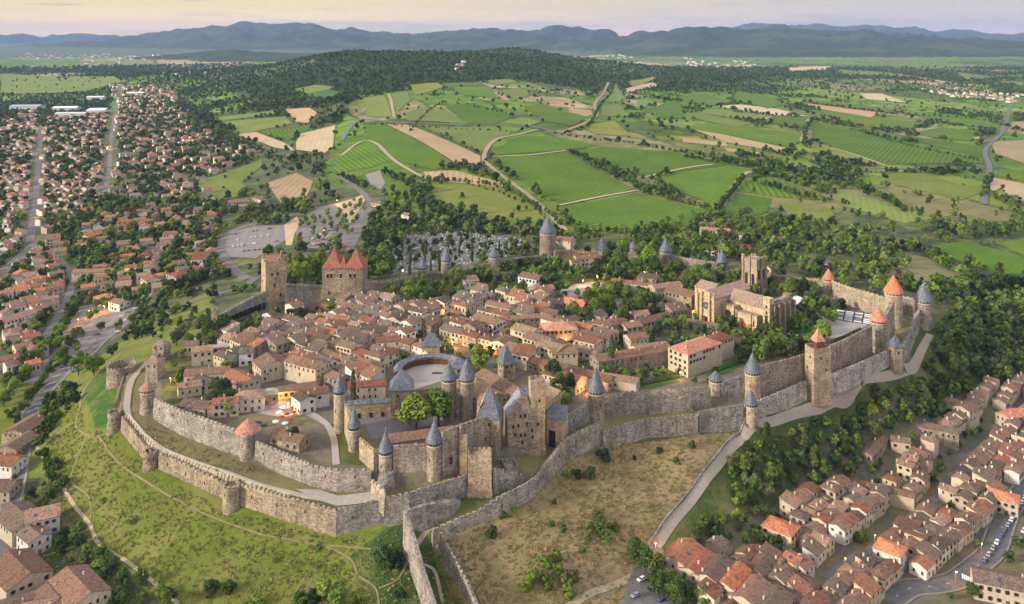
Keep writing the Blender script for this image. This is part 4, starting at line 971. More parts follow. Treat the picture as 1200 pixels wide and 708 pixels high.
_b = MB(); _b.box(0, -.03, 0, 2.2, 1.1, .12, m=0); _b.box(0, -.02, 2.2, 2.38, 1.5, .16, m=1); _b.box(-.66, -.02, 0, 2.2, .18, .14, m=1); _b.box(.66, -.02, 0, 2.2, .18, .14, m=1)
DOOR = _b.mesh('door', [M['shutter'], M['trim']])
_b = MB(); _b.box(0, 0, -.6, 1.3, .7, .55); _b.box(0, 0, 1.3, 1.42, .9, .75); _b.cyl((-.15, 0, 1.4), (-.15, 0, 1.75), .12, 6); _b.cyl((.17, 0, 1.4), (.17, 0, 1.7), .12, 6)
CHIM = _b.mesh('chimney', [M['trim']])
HOUSES = []
def put(name, mesh, parent, loc, rz=0, color=None, scale=None):
    o = bpy.data.objects.new(name, mesh); o.location = loc; o.rotation_euler.z = rz
    if color: o.color = (*color, 1)
    if scale: o.scale = scale
    return link(o, parent)
def roof_geo(b, w, d, h, kind, pitch, ov=.35, th=.22, mr=0, mg=1):
    """roof as thick slabs; gables are added by the wall part"""
    W2, D2 = w/2+ov, d/2+ov; hr = d/2*pitch; z0 = h-ov*pitch
    if kind == 'gable':
        for s in (-1, 1):
            a = [(-W2, s*D2, z0), (W2, s*D2, z0), (W2, 0, h+hr), (-W2, 0, h+hr)]
            a += [(x, y, z+th) for x, y, z in a]
            f = [(0,1,5,4),(1,2,6,5),(2,3,7,6),(3,0,4,7),(4,5,6,7),(3,2,1,0)]
            if s > 0: f = [tuple(reversed(q)) for q in f]
            b.add(a, f, mr)
    elif kind == 'hip':
        q = max(0, W2-D2)
        b.add([(-W2,-D2,z0),(W2,-D2,z0),(W2,D2,z0),(-W2,D2,z0),(-W2,-D2,z0+th),(W2,-D2,z0+th),(W2,D2,z0+th),(-W2,D2,z0+th),(-q-.02,0,h+hr+th),(q+.02,0,h+hr+th)],
              [(3,2,1,0),(0,1,5,4),(1,2,6,5),(2,3,7,6),(3,0,4,7),(4,5,9,8),(5,6,9),(6,7,8,9),(7,4,8)], mr)
    elif kind == 'shed':
        hr = d*pitch*.75; a = [(-W2, -D2, h-ov*pitch), (W2, -D2, h-ov*pitch), (W2, D2, h+hr+ov*pitch*.7), (-W2, D2, h+hr+ov*pitch*.7)]
        a += [(x, y, z+th) for x, y, z in a]
        b.add(a, [(0,1,5,4),(1,2,6,5),(2,3,7,6),(3,0,4,7),(4,5,6,7),(3,2,1,0)], mr)
def wall_geo(b, w, d, h, kind, pitch, deep=5, m=0):
    W2, D2 = w/2, d/2
    b.add([(-W2,-D2,-deep),(W2,-D2,-deep),(W2,D2,-deep),(-W2,D2,-deep),(-W2,-D2,h),(W2,-D2,h),(W2,D2,h),(-W2,D2,h)], [(0,1,5,4),(1,2,6,5),(2,3,7,6),(3,0,4,7),(3,2,1,0)]+([(4,5,6,7)] if kind == 'flat' else []), m)
    if kind == 'gable':
        hr = D2*pitch
        b.add([(-W2,-D2,h),(-W2,D2,h),(-W2,0,h+hr),(W2,-D2,h),(W2,D2,h),(W2,0,h+hr)], [(1,0,2),(3,4,5)], m)
    if kind == 'shed':
        hr = d*pitch*.75
        b.add([(-W2,-D2,h),(-W2,D2,h),(-W2,D2,h+hr),(W2,-D2,h),(W2,D2,h),(W2,D2,h+hr)], [(1,0,2),(3,4,5),(1,2,5,4)], m)
def house(cx, cy, z, w, d, h, rot, kind='gable', pitch=.36, wall='cream', roof='brown', name='house', label=None, group=None, cat='house', nwin=True, chim=1, wallmat=None, roofmat='roof', rowlab=None, floors=None, wincap=9, area=None, deep=5, shut=None, ocol=None, parent=None, avoid=True):
    root = parent or empty(name, (cx, cy, z), rot)
    off = (0, 0) ; jit = lambda c, a: tuple(min(1, x*a) for x in c)
    b = MB(); wall_geo(b, w, d, h, kind, pitch, deep); wc = jit(WALLC[wall], random.uniform(.85, 1.1)) if wall in WALLC else wall
    b.build('walls', M[wallmat or WALLMAT.get(wall, 'plaster')], root, (1.05,1,.93) if wall in WALLMAT else wc)
    rc = ocol or jit(ROOFC.get(roof, (.3,.2,.15)), random.uniform(.68, 1.25)); rc = (rc[0]*random.uniform(.95, 1.1), rc[1], rc[2]*random.uniform(.85, 1.0)) if ocol is None else rc
    if roofmat == 'slate': rc = (1, 1, 1)
    rf = None
    if kind != 'flat':
        b = MB(); roof_geo(b, w, d, h, kind, pitch); rf = b.build('roof', M[roofmat], root, rc)
        for k in range(chim):
            x = random.uniform(-.4, .4)*w; y = random.choice((-.18, .15, .2))*d
            zt = h+(d/2-abs(y))*pitch if kind != 'shed' else h+(y+d/2)*pitch*.75
            put('chimney', CHIM, rf, (x, y, zt), random.choice((0, PI/2)), (.9, .75, .6))
    else:
        b = MB(); b.box(0, 0, h, h+.25, w+.2, d+.2); b.build('roof', M['paving'], root, (1.3,1.25,1.15))
    if rf is not None and kind == 'gable' and parent is None and random.random() < .22:
        s_ = -1 if math.cos(rot) > 0 else 1; b = MB(); b.box(0, 0, .1, .34, 1.1, 1.4); q_ = b.build('skylight', M['glass'], rf); q_.location = (random.uniform(-.3, .3)*w, s_*d*.25, h+d*.25*pitch+.12); q_.rotation_euler.x = -s_*math.atan(pitch)
    if label is None and parent is None and random.random() < .38:
        sx = random.choice((-1, 1)); aw_, ad_, ah_ = random.uniform(2.5, 4.5), d*random.uniform(.45, .8), h*random.uniform(.45, .7); X0 = sx*(w/2+aw_/2-.05); Y0 = random.choice((-1, 1))*(d-ad_)*.4
        b = MB(); wall_geo(b, aw_, ad_, ah_, 'shed', .3, deep); an = b.build('annex', M[wallmat or WALLMAT.get(wall, 'plaster')], root, wc if wall not in WALLMAT else (1, .95, .88)); an.location = (X0, Y0, 0)
        b = MB(); roof_geo(b, aw_, ad_, ah_, 'shed', .3, ov=.25); b.build('annex_roof', M[roofmat], an, tuple(c*random.uniform(.8, 1.25) for c in rc))
    if nwin:
        sh = random.random() < .55 if shut is None else shut; shc = random.choice(SHC); nf = floors or max(1, int(h/2.9)); count = 0
        sides = []
        for (nx_, ny_, L, a) in ((0, -1, w, 0), (1, 0, d, PI/2), (0, 1, w, PI), (-1, 0, d, -PI/2)):
            gx_ = nx_*math.cos(rot)-ny_*math.sin(rot); gy_ = nx_*math.sin(rot)+ny_*math.cos(rot)
            vis = -(gx_*cx+gy_*cy)/math.hypot(cx, cy)
            if vis > .15: sides.append((vis, nx_, ny_, L, a))
        sides.sort(reverse=True)
        for (vis, nx_, ny_, L, a) in sides[:2]:
            n = max(1, int(L/3.1)); per = wincap if len(sides) < 2 else (wincap+1)//2; k = 0
            for fl in range(nf-1, -1, -1):
                zc = (fl+.55)*h/nf
                for i in range(n):
                    if k >= per or (random.random() < .12): continue
                    t = ((i+.5)/n-.5)*L*.92+random.uniform(-.25, .25)
                    x = nx_*(w/2)+(-ny_)*t*(1 if ny_ else 0); y = ny_*(d/2)+nx_*t*(1 if nx_ else 0)
                    if nx_: x, y = nx_*w/2, t
                    else: x, y = t, ny_*d/2
                    if fl == 0 and i == n//2 and random.random() < .6: put('door', DOOR, root, (x, y, 0.05), a, shc)
                    else: put('window', WIN[bool(sh)], root, (x, y, zc), a, shc, (1, 1, random.uniform(.85, 1.15)))
                    k += 1
    if parent is None:
        tag(root, label, cat, group, 'thing'); HOUSES.append(dict(o=root, roof=roof, wall=wall, kind=kind, h=h, w=w, d=d, lab=label is None, area=area, name=name))
        if avoid:
            k = max(1, int(round(max(w, d)/min(w, d)))); ln = max(w, d); a_ = rot+(0 if w >= d else PI/2)
            for i in range(k): t = ((i+.5)/k-.5)*ln; AVOID.append((cx+math.cos(a_)*t, cy+math.sin(a_)*t, min(w, d)*.6))
    return root
def hroof(px, py, w, d, rot, h=6.5, z=0, **k):
    """place a house by the photo place of the middle of its roof"""
    p = W(px, py, z+h+d/4*.36); return house(p[0], p[1], z, w, d, h, math.radians(rot), **k)
LAND += [('slate barbican gate tower', *W(506,421,0)[:2]), ('basilica', *W(850,372,0)[:2]), ('castle keep', *W(578,540,-3)[:2]), ('tallest back slate tower', *W(642,303,0)[:2]),
         ('round barbican', *W(143,450,-8)[:2]), ('red capped rampart tower', *W(290,543,-7)[:2]), ('first slate castle tower', *W(398,510,-1)[:2]), ('slate tower right of the castle', *W(698,490,-3)[:2])]
LAND = [l for l in LAND if l[0]]
# --- hand placed buildings of the walled town
S = dict
hroof(815,402,31,15,38,h=13,wall='cream',roof='orange',kind='hip',label='large cream hotel with bright orange hipped roof near the basilica',cat='hotel',name='hotel',wincap=24,shut=True,ocol=(.46,.21,.15),chim=3)
hroof(842,393,16,11,38,h=12,wall='cream',roof='rust',kind='hip',label='rust hipped wing joined behind the large cream hotel',chim=2)
hroof(737,412,46,11,22,h=8,wall='grey stone',roof='brown',kind='gable',label='long grey stone range with brown roof facing the garden plots',wincap=16,shut=False,chim=3)
hroof(762,405,22,12,22,h=8,wall='beige',roof='pinkish',label='pale roofed beige house behind the long grey stone range')
hroof(690,395,14,12,-35,h=8,wall='yellow',roof='rust',label='yellow walled house with rust roof left of the stone range')
hroof(655,380,22,15,8,h=9,wall='grey stone',roof='orange',kind='hip',label='wide grey house with pale orange hipped roof left of the plane trees',ocol=(.50,.25,.18),chim=3,wincap=14)
for i,(x,y) in enumerate([(617,384),(632,394),(648,403)]):
    hroof(x,y,17,12,-42,h=10,wall='yellow',roof='pinkish' if i%2 else 'ochre',label='%s of three tall yellow houses in a slanting terrace beside the slate cone' % ('uppermost','middle','lowest')[i],wincap=14,shut=True)
hroof(660,409,15,11,10,h=9,wall='yellow',roof='ochre',label='yellow arcaded house ending the slanting terrace of tall yellow houses',wincap=10)
hroof(603,371,34,8,14,h=7,wall='grey stone',roof='brown',label='long narrow grey house with white wall in the middle of town',wincap=14)
hroof(572,372,20,13,-40,h=8,wall='white',roof='ochre',label='white house with big ochre roof left of the long narrow grey house')
hroof(675,352,17,13,-30,h=7,wall='grey stone',roof='orange',label='grey house with the brightest orange roof behind the plane trees',ocol=(.60,.22,.13))
hroof(648,352,13,11,10,h=7,wall='grey stone',roof='grey brown',label='grey brown roofed house beside the brightest orange roof')
hroof(623,322,17,13,-35,h=8,wall='white',roof='brown',label='white house with chimneys below the tallest back slate tower')
hroof(637,336,14,10,25,h=7,wall='grey stone',roof='pinkish',label='pinkish roofed house between chimney house and gravel square')
hroof(686,300,18,10,12,h=10,wall='yellow',roof='brown',label='tall lit yellow house right of the tallest back slate tower',wincap=14)
hroof(674,305,8,8,12,h=8,wall='yellow',roof='brown',label='narrow lit yellow house beside the tall lit yellow house')
hroof(663,279,16,12,-30,h=9,z=-3,wall='cream',roof='brown',label='plain cream house outside the wall behind the tallest slate tower')
hroof(742,330,34,8,-24,h=5,wall='beige',roof='rust',label='long rust roofed range beside the small car park')
hroof(762,322,16,12,-35,h=6,wall='grey stone',roof='grey brown',label='grey house with grey brown roof at the end of rust range')
hroof(780,333,24,11,20,h=7,wall='beige',roof='pinkish',label='pinkish roofed house between garden trees and basilica')
hroof(800,340,22,15,-40,h=9,wall='grey stone',roof='brown',label='large brown roofed house standing just left of the basilica',wincap=10)
hroof(763,372,30,10,32,h=6,wall='beige',roof='brown',label='long brown roofed house above the hotel garden trees')
hroof(830,350-14,9,8,0,h=5,wall='beige',roof='pinkish',label='small pinkish roofed house at the left flank of the basilica')
hroof(822,377,24,7,-30,h=4,wall='beige',roof='grey brown',label='low grey brown range in front of the basilica')
hroof(866,398,22,8,-20,h=4,wall='beige',roof='ochre',label='low ochre roofed garden range right of the hotel')
hroof(700,345,9,8,0,h=3.5,wall='white',roof='grey brown',label='small white hut at the right end of the gravel square',nwin=False)
hroof(694,314,17,9,20,h=3,wall='beige',roof='grey brown',label='low stone building left of the long rust roofed range')
hroof(717,440,30,9,-22,h=5,wall='beige',roof='pinkish',label='long pinkish roofed range right behind the slate tower')
hroof(690,436,30,10,-35,h=5,wall='beige',roof='brown',label='long brown roof range left behind the slate tower')
hroof(662,437,22,12,-38,h=7,wall='beige',roof='brown',label='brown roofed house with skylight panes near the slate cone turret')
hroof(760,446,9,8,10,h=4,wall='grey stone',roof='pinkish',label='small pinkish house at the end of the pinkish range') if False else None
# western quarter
hroof(237,407,12,10,20,h=8,wall='cream',roof='pinkish',label='pale house with lit orange wall near the three small tiled towers')
hroof(256,405,13,6,20,h=6,wall='grey stone',roof='grey brown',kind='flat',label='flat topped grey annex right of the lit pale house')
hroof(243,433,24,10,12,h=5,wall='cream',roof='brown',label='long brown roofed cream house below the lit pale house')
hroof(222,449,12,9,25,h=5,wall='cream',roof='pinkish',label='pinkish roofed house left of the dark tree clump')
hroof(240,444,12,8,-30,h=5,wall='cream',roof='grey brown',label='grey brown roofed house beside the dark tree clump')
hroof(283,440,20,11,-40,h=6,wall='beige',roof='rust',label='house with large rust slope right of the dark tree clump')
hroof(293,460,15,11,12,h=7,wall='white',roof='pinkish',label='white house with pinkish hipped roof and side terrace',kind='hip')
hroof(312,458,12,9,20,h=5,wall='grey stone',roof='grey brown',kind='flat',label='grey house with flat terrace beside the pinkish hipped roof')
hroof(232,471,16,11,-15,h=4,wall='beige',roof='grey brown',label='low grey brown roofed house against the inner rampart')
hroof(262,487,22,3,-28,h=3,wall='grey stone',roof='rust',label='low garden range against inner rampart by red capped tower',nwin=False) if False else None
hroof(318,421,15,17,-55,h=8,wall='cream',roof='brown',label='big brown roofed gable house over the terrace square')
hroof(352,420,14,12,-28,h=10,wall='cream',roof='brown',label='tall cream house with white windows above the slate tower')
hroof(367,424,14,12,-28,h=10,wall='yellow',roof='brown',label='tall lit yellow house above the first slate castle tower')
hroof(368,457,14,10,28,h=7,wall='white',roof='brown',label='white L shaped house by the moat path')
hroof(356,463,10,9,-50,h=7,wall='white',roof='grey brown',label='front wing of the white house by the moat path')
hroof(347,452,22,8,22,h=4,wall='yellow',roof='brown',label='low lit yellow house beside the cafe terrace')
hroof(344,510,12,9,-20,h=5,wall='grey stone',roof='brown',label='small brown roofed house against the inner rampart by the cafe')
hroof(332,506,9,10,-20,h=4,wall='grey stone',roof='pinkish',label='small pinkish roofed house beside the red capped tower')
hroof(430,448,20,9,8,h=7,wall='beige',roof='rust',label='rust roofed house with tree behind the castle slate gallery')
hroof(455,396,15,9,8,h=7,wall='cream',roof='rust',label='rust roofed cream house left of the barbican gate tower') 
# --- rows filled by rule
PEND = []
def fill(poly, rot, area, rowsp=11.5, wr=(8, 13), dr=(8, 10), hr=(5.5, 8.5), skip=.08, walls=('cream','beige','grey stone','white'), roofs=('brown','grey brown','brown','rust','pinkish','grey brown'), zfun=H, streets=None, jitter=6, turn=.25, maxn=999, name='house', cat='house', group=None, every=4, gapx=.06, big=False, minpy=None, collect=None, wincap=7, chim=1, deep=5, tk=.8):
    P = [p[:2] for p in poly]; c, s = math.cos(math.radians(rot)), math.sin(math.radians(rot))
    L = [(x*c+y*s, -x*s+y*c) for x, y in P]; u0 = min(p[0] for p in L); u1 = max(p[0] for p in L); v0 = min(p[1] for p in L); v1 = max(p[1] for p in L)
    v = v0+rowsp*.4; r = 0; n = 0
    while v < v1:
        u = u0+random.uniform(0, 6)
        while u < u1:
            w = random.uniform(*wr); d = random.uniform(*dr); uc = u+w/2; vc = v+random.uniform(-.8, .8)
            x, y = uc*c-vc*s, uc*s+vc*c; u += w+gapx+(random.uniform(3, 7) if random.random() < skip*1.5 else 0)
            if random.random() < skip or (area in ('west', 'mid') and vnoise(np.array([uc/17.]), np.array([vc/17.]), 77)[0] > .74): continue
            if not in_poly(np.array([x]), np.array([y]), P)[0]: continue
            if any((x-a)**2+(y-b)**2 < (q*.9+min(w, d)*.34)**2 for a, b, q in AVOID_T): continue
            if streets is not None and len(streets) and np.min(np.hypot(streets[:, 0]-x, streets[:, 1]-y)-streets[:, 2]) < d*.5: continue
            a = rot+random.uniform(-jitter, jitter); ww, dd = w, d
            if random.random() < turn: a += 90; ww, dd = d*1.02, w*.98
            h = random.uniform(*hr); wl = random.choice(walls); rf = random.choice(roofs); kd = random.choices(['gable', 'hip', 'shed'], [.7, .12, .18])[0]
            z = zfun(x, y)
            PEND.append((x, y, z, ww, dd, h, math.radians(a), kd, wl, rf, group or 'houses of the left town', wincap if group else 5, deep))
            n += 1
        r += 1; v += rowsp+(4.0 if r % every == 0 else 0)
    return n
def wp(pts, z=0): return [W(x, y, z)[:2] for x, y in pts]
def street_pts(keys, half):
    a = []
    for k, h_ in zip(keys, half): a += [(p[0], p[1], h_) for p in STREETS[k]]
    return np.array(a)
# green places and squares of the walled town (photo place, metres)
for x, y, r in [(262,468,13),(490,352,22),(516,335,13),(538,330,17),(680,368,20),(705,355,16),(735,365,15),(755,350,10),(722,335,12),(683,338,15),(595,340,9),(610,347,8),(375,372,12),(350,378,14),(325,372,9),
                (560,430,11),(505,440,30),(590,450,12),(745,428,16),(770,395,14),(330,487,14),(345,497,10),(652,455,14),(660,460,10),(640,320,9),(560,345,9),(570,362,5),(250,375,12),(230,395,12),(205,430,14),(430,345,10),(472,335,14),
                (700,308,10),(720,312,14),(740,312,14),(760,310,10),(800,330,10),(730,320,10),(800,385,12),(905,385,25),(870,410,18),(245,470,10),(405,470,14),(385,500,10)]:
    p = W(x, y, 0); AVOID.append((p[0], p[1], r))
AVOID_T = list(AVOID)
n1 = fill(wp([(262,392),(330,372),(430,352),(470,362),(520,366),(500,420),(462,440),(440,470),(402,470),(385,442),(340,440),(318,412),(262,432)]), -38, 'west', rowsp=9.8, every=5, skip=.05, group='tiled houses of the walled town')
AVOID_T = list(AVOID)
n2 = fill(wp([(520,362),(560,350),(640,352),(720,385),(700,430),(650,440),(600,430),(560,410),(520,395)]), -36, 'mid', rowsp=10.2, every=5, skip=.05, group='tiled houses of the walled town')
AVOID_T = list(AVOID)
n3 = fill(wp([(540,345),(560,330),(620,335),(650,352),(600,362),(560,362)]), 15, 'mid', rowsp=12, skip=.15, group='tiled houses of the walled town')
n4 = fill(wp([(690,395),(740,380),(800,370),(830,385),(790,400),(740,412),(700,405)]), 20, 'mid', rowsp=12, skip=.2, group='tiled houses of the walled town')
n8 = fill(wp([(205,415),(262,392),(262,432),(318,412),(340,440),(300,470),(250,492),(200,470)]), 15, 'west', rowsp=13, skip=.3, group='tiled houses of the walled town')
n5 = fill(wp([(425,352),(470,352),(520,366),(500,374),(430,365)]), -30, 'mid', rowsp=11, group='tiled houses of the walled town')
# lower right village
SV = street_pts(['lower_road', 'village_street', 'foot_street', 'west_path'], [4, 1.5, 4, 6])
vz = -39
for x, y, r in [(925,650,8),(950,668,5),(1110,600,5),(985,600,5),(1000,640,4),(985,545,12),(1040,520,10),(880,640,9),(1180,690,10),(830,670,4)]:
    p = G(x, y); AVOID.append((p[0], p[1], r))
def hz3(px, py, z, w, d, h, rot, **k):
    p = W(px, py, z); return house(p[0], p[1], H(p[0], p[1]), w*.9, d*.85, h*.95, rot, deep=8, **k)
# hand placed row with the red roofs by the street foot
for i, (x, y, w, rf) in enumerate([(800,650,13,'rust'),(818,658,9,'red'),(838,666,14,'grey brown'),(858,672,10,'orange'),(880,686,13,'brown'),(905,697,13,'grey brown')]):
    p = W(x, y, -28); q = G(x, y+14); house(p[0], p[1], H(p[0], p[1]), 17, w*.95, 8, math.radians(-38+90), wall='pink' if i == 0 else 'cream', roof=rf, label='%s house of the terrace at the road foot, with %s roof' % (('first','second','third','fourth','fifth','sixth')[i], rf))
hz3(915,609,-30, 16, 13, 7, math.radians(-40), wall='cream', roof='orange', label='orange roofed house at the left edge of the lower right village', kind='hip')
hz3(1043,640,-32, 13, 12, 9, math.radians(-40), wall='white', roof='orange', ocol=(.60,.23,.12), label='white house with vivid orange roof in the middle of the lower village', kind='hip')
hz3(1176,572,-33, 15, 13, 7, math.radians(-35), wall='beige', roof='orange', ocol=(.58,.24,.14), label='beige house with orange hipped roof beside the lower road', kind='hip')
hz3(1185,485,-33, 17, 12, 7, math.radians(25), wall='beige', roof='orange', ocol=(.55,.22,.14), label='orange roofed house at upper right end of the lower village')
hz3(1132,480,-30, 13, 12, 11, math.radians(35), wall='beige', roof='pinkish', kind='gable', label='tall stone house with pale roof topping the lower village', wincap=9)
hz3(1027,520,-32, 36, 8, 4, math.radians(48), wall='grey stone', roof='grey brown', label='long low barn roof among the trees above the lower village')
hz3(1055,520,-33, 11, 9, 5, math.radians(-20), wall='beige', roof='grey brown', label='small house beside the long low barn above the village')
hz3(1095,500,-30, 28, 10, 5, math.radians(-28), wall='grey stone', roof='grey brown', label='wide grey brown barn below the wooded slope')
hz3(1020,560,-33, 46, 8, 5, math.radians(-28), wall='beige', roof='brown', label='very long narrow building at the top of the lower village')
hz3(1173,690,-38, 24, 14, 8, math.radians(-22), wall='beige', roof='grey brown', label='large beige block with brown roof below the zebra crossing', wincap=12)
AVOID_T = list(AVOID)
VR = ('brown','grey brown','brown','pinkish','grey brown','rust')
def vfill(pts, rot, **k): return fill([G(x, y)[:2] for x, y in pts], rot, 'village', streets=SV, group='tiled houses of the lower village', walls=('cream','beige','white','cream','pink'), roofs=VR, hr=(5, 7.8), wr=(6, 9.5), dr=(6.8, 8.2), **k)
n6 = vfill([(925,592),(965,572),(1000,560),(1010,580),(1060,585),(1100,545),(1130,510),(1150,482),(1215,462),(1215,560),(1185,600),(1150,650),(1100,684),(1040,712),(985,740),(930,740),(905,665),(940,650),(985,640),(930,625)], 43, rowsp=8.3, skip=.0, every=5, turn=.12, deep=8)
n7 = vfill([(870,655),(900,662),(925,712),(960,740),(850,740),(800,672),(830,668)], 43+8, rowsp=8.6, skip=.03, every=9, deep=8)
n7 += vfill([(835,650),(885,632),(930,628),(985,645),(1010,662),(960,705),(925,712),(880,692)], 43, rowsp=9, skip=.12, deep=8)
n7 += vfill([(1000,580),(1045,552),(1080,522),(1118,475),(1215,448),(1215,475),(1150,488),(1105,545),(1062,588),(1012,584)], 43, rowsp=9.5, skip=.08, deep=8)
print('houses', n1, n2, n3, n4, n5, n6, n7, len(HOUSES))
# lower left houses
g = 'houses at the lower left edge'
for x, y, w, d, r, rf, wl, h, lab in [(30,495,20,14,80,'brown','grey stone',6,'brown roofed stone house beside the left road, topmost of the lower left'),(8,535,16,12,-10,'rust','white',7,'white house with pale red roof at left picture edge'),
    (24,603,22,16,-38,'grey brown','beige',6,'wide grey brown roofed house beside the left street'),(50,608,14,12,28,'pinkish','white',8,'white house with pinkish roof and blank side wall at lower left'),
    (40,625,12,10,-38,'grey brown','white',7,'small white house in front of the pinkish roofed house'),(22,662,24,18,-40,'brown','beige',7,'large brown roofed house near the lower left corner'),
    (92,686,24,16,-42,'brown','cream',8,'large cream house with brown double slope at bottom left'),(62,692,14,12,-42,'brown','cream',7,'brown roofed wing beside the large cream house at bottom left'),
    (45,705,34,15,25,'pinkish','beige',6,'pinkish roofed row house cut by the bottom edge at left'),(12,700,16,12,30,'brown','beige',6,'brown roofed house in the lower left corner'),(22,512,18,12,80,'grey brown','grey stone',5,'second stone house down along the left road'),
    (5,565,12,12,0,'brown','beige',6,'brown roofed house half cut by left picture edge'),(40,510-22,10,8,10,'rust','beige',4,'tiny rust roofed shed by the bend of the left road')]:
    p = W(x, y, -28); house(p[0], p[1], H(p[0], p[1]), w, d, h, math.radians(r), wall=wl, roof=rf, label=lab, group=g, deep=8, kind='gable')
# ---------------------------------------------------------------- the castle
def proof(name, px, py, zr, w, d, rot, h, z, **k):
    p = W(px, py, zr); return house(p[0], p[1], z, w, d, h, math.radians(rot), **k)
def wallrun(name, A, B, z0, zt, th, label, mat='stone', par=True, color=(1,1,1), group=None):
    """free wall from A to B (world xy) with battlements"""
    root = empty(name, (A[0], A[1], z0)); tag(root, label, 'wall', group, 'thing')
    L = seglen(A, B); r = math.atan2(B[1]-A[1], B[0]-A[0]); mx, my = (B[0]-A[0])/2, (B[1]-A[1])/2
    b = MB(); b.box(mx, my, -5, zt-z0-1, L, th, r); b.build('masonry', M[mat], root, color)
    if par:
        b = MB(); n = (math.sin(r)*(th/2-.35), -math.cos(r)*(th/2-.35)); merlons(b, n, (B[0]-A[0]+n[0], B[1]-A[1]+n[1]), zt-z0-1, zt-z0-1, .7, .95); b.build('parapet', M[mat], root, color)
    return root
a = W(460,567,-4); b = W(500,564,-4); zt_ = ztop(521, a[1]+2)
w1 = wallrun('castle_wall', (a[0], a[1]+2.2), (b[0]+2, b[1]+2.2), -4, zt_, 2.2, 'castle front wall between the two lower slate cone towers', 'stone')
c = W(519,566,-4); d = W(566,545,-4)
w2 = wallrun('castle_wall', (c[0]-1, c[1]+2.5), (d[0], d[1]+2), -4, ztop(505, c[1]+2), 2.2, 'castle front wall between the broad slate tower and the keep', 'stone')
s = MB(); s.box(4.5, -.6, 7.5, 10.5, 1.4, .5, 0.2); s.build('window', M['dark'], w2)
s = MB(); s.box(6.5, -.35, -.5, 3.0, 1.9, .6, 0.2); s.build('gate', M['red_cloth'], w2, (.5,.5,.5))
a = W(423,545,-3); b = W(440,564,-4)
wallrun('castle_wall', (a[0], a[1]), (b[0], b[1]), -3, ztop(519, (a[1]+b[1])/2), 1.8, 'castle side wall with battlements between second and third slate tower', 'stone_warm', color=(1.1,1.05,1))
a = W(404,510,-1); b = W(410,535,-3)
wallrun('castle_wall', (a[0], a[1]+2), (b[0], b[1]+3), -2, ztop(482, b[1]+8), 1.8, 'castle side wall between the tallest and the second slate tower', 'stone_warm', color=(1.1,1.05,1))
# gallery roof behind the front wall
P1 = W(463,545,6); P2 = W(556,530,6); L_ = seglen(P1, P2); r_ = math.atan2(P2[1]-P1[1], P2[0]-P1[0])
p = W(508,508,9.0); house(p[0], p[1]+1, -3, 41, 5.5, 11.0, math.radians(16), kind='shed', pitch=.35, wall='grey stone', roof='pinkish', name='gallery', cat='gallery', label='long tiled gallery along the castle front wall facing the courtyard', nwin=False, chim=0, avoid=False)
# north range with the slate covered walk
p = W(437,470,7.5); wr = house(p[0], p[1], 0, 26, 4.5, 7.2, math.radians(9), kind='gable', pitch=.5, wall='brown stone', roofmat='slate', name='wall_walk', cat='gallery', label='courtyard wall with dark slate covered walk behind first castle tower', nwin=False, chim=0, avoid=False)
for i in range(3):
    s = MB(); s.box(-7+i*6, -2.3, 0, 2.6, 1.5, .4); s.build('archway', M['dark'], wr)
square_tower('castle_tower', 471, 492, 0, 27, 11, 6, 455, 431.7, 'broad square castle tower with steep slate pyramid behind the courtyard trees', mat='stone_warm', color=(.85,.8,.75), wins=((-.2,.8),(.25,.6)), over=1.0)
p = W(506,458,8); house(p[0], p[1], 0, 26, 7, 7.5, math.radians(12), kind='gable', wall='grey stone', roof='brown', name='castle_range', cat='castle building', label='brown roofed castle range closing the barbican yard', nwin=False, chim=0, avoid=False)
# twin gate towers on the yard
for dx, ap, lab in ((-11, 425, 'left'), (10, 419, 'right')):
    round_tower('castle_tower', 537+dx, 494, 0, 17, 442, ap, '%s one of the twin slate roofed gate towers on the barbican yard' % lab, mat='stone', group='twin castle gate towers', color=(.9,.88,.85), over=.8, n=18, deep=2)
p = W(537,440,10); house(p[0], p[1]+2, 0, 10, 9, 14.5, math.radians(4), kind='hip', pitch=.9, wall='grey stone', roofmat='slate', name='castle_gatehouse', cat='gatehouse', label='narrow slate roofed gate block between the twin castle towers', chim=0, avoid=False)
# residence ranges, right
p = W(562,450,14); house(p[0], p[1], -2, 30, 14, 13, math.radians(-52), kind='gable', pitch=.45, wall='brown stone', roof='ochre', name='castle_range', cat='castle building', label='castle range with mustard brown tiled roof behind the keep', wincap=8, chim=1, ocol=(.30,.20,.10), avoid=False)
p = W(578,446,14); house(p[0], p[1]+2, -2, 30, 9, 13, math.radians(-52), kind='shed', pitch=.4, wall='brown stone', roof='brown', name='castle_range', cat='castle building', label='narrow brown roofed range beside the mustard roofed castle range', chim=0, avoid=False, nwin=False)
p = W(606,452,15); house(p[0], p[1], -2, 27, 10, 14, math.radians(-48), kind='gable', pitch=.5, wall='brown stone', roof='brown', name='castle_range', cat='castle building', label='long brown castle roof running back from the stepped gable', chim=0, avoid=False, nwin=False)
# the keep
kp, kx, ky, kw, kd, kh = square_tower('castle_keep', 574, 541, -3, 30, 13, -6, 489, 452.6, 'castle keep with tall half slate half stone pyramid roof', mat='stone', wins=((-.3,.88),(.05,.88),(-.15,.55),(.1,.35)), over=.3, color=(1,.97,.92), ridge=.1)
LAND.append(('castle keep', kx, ky))
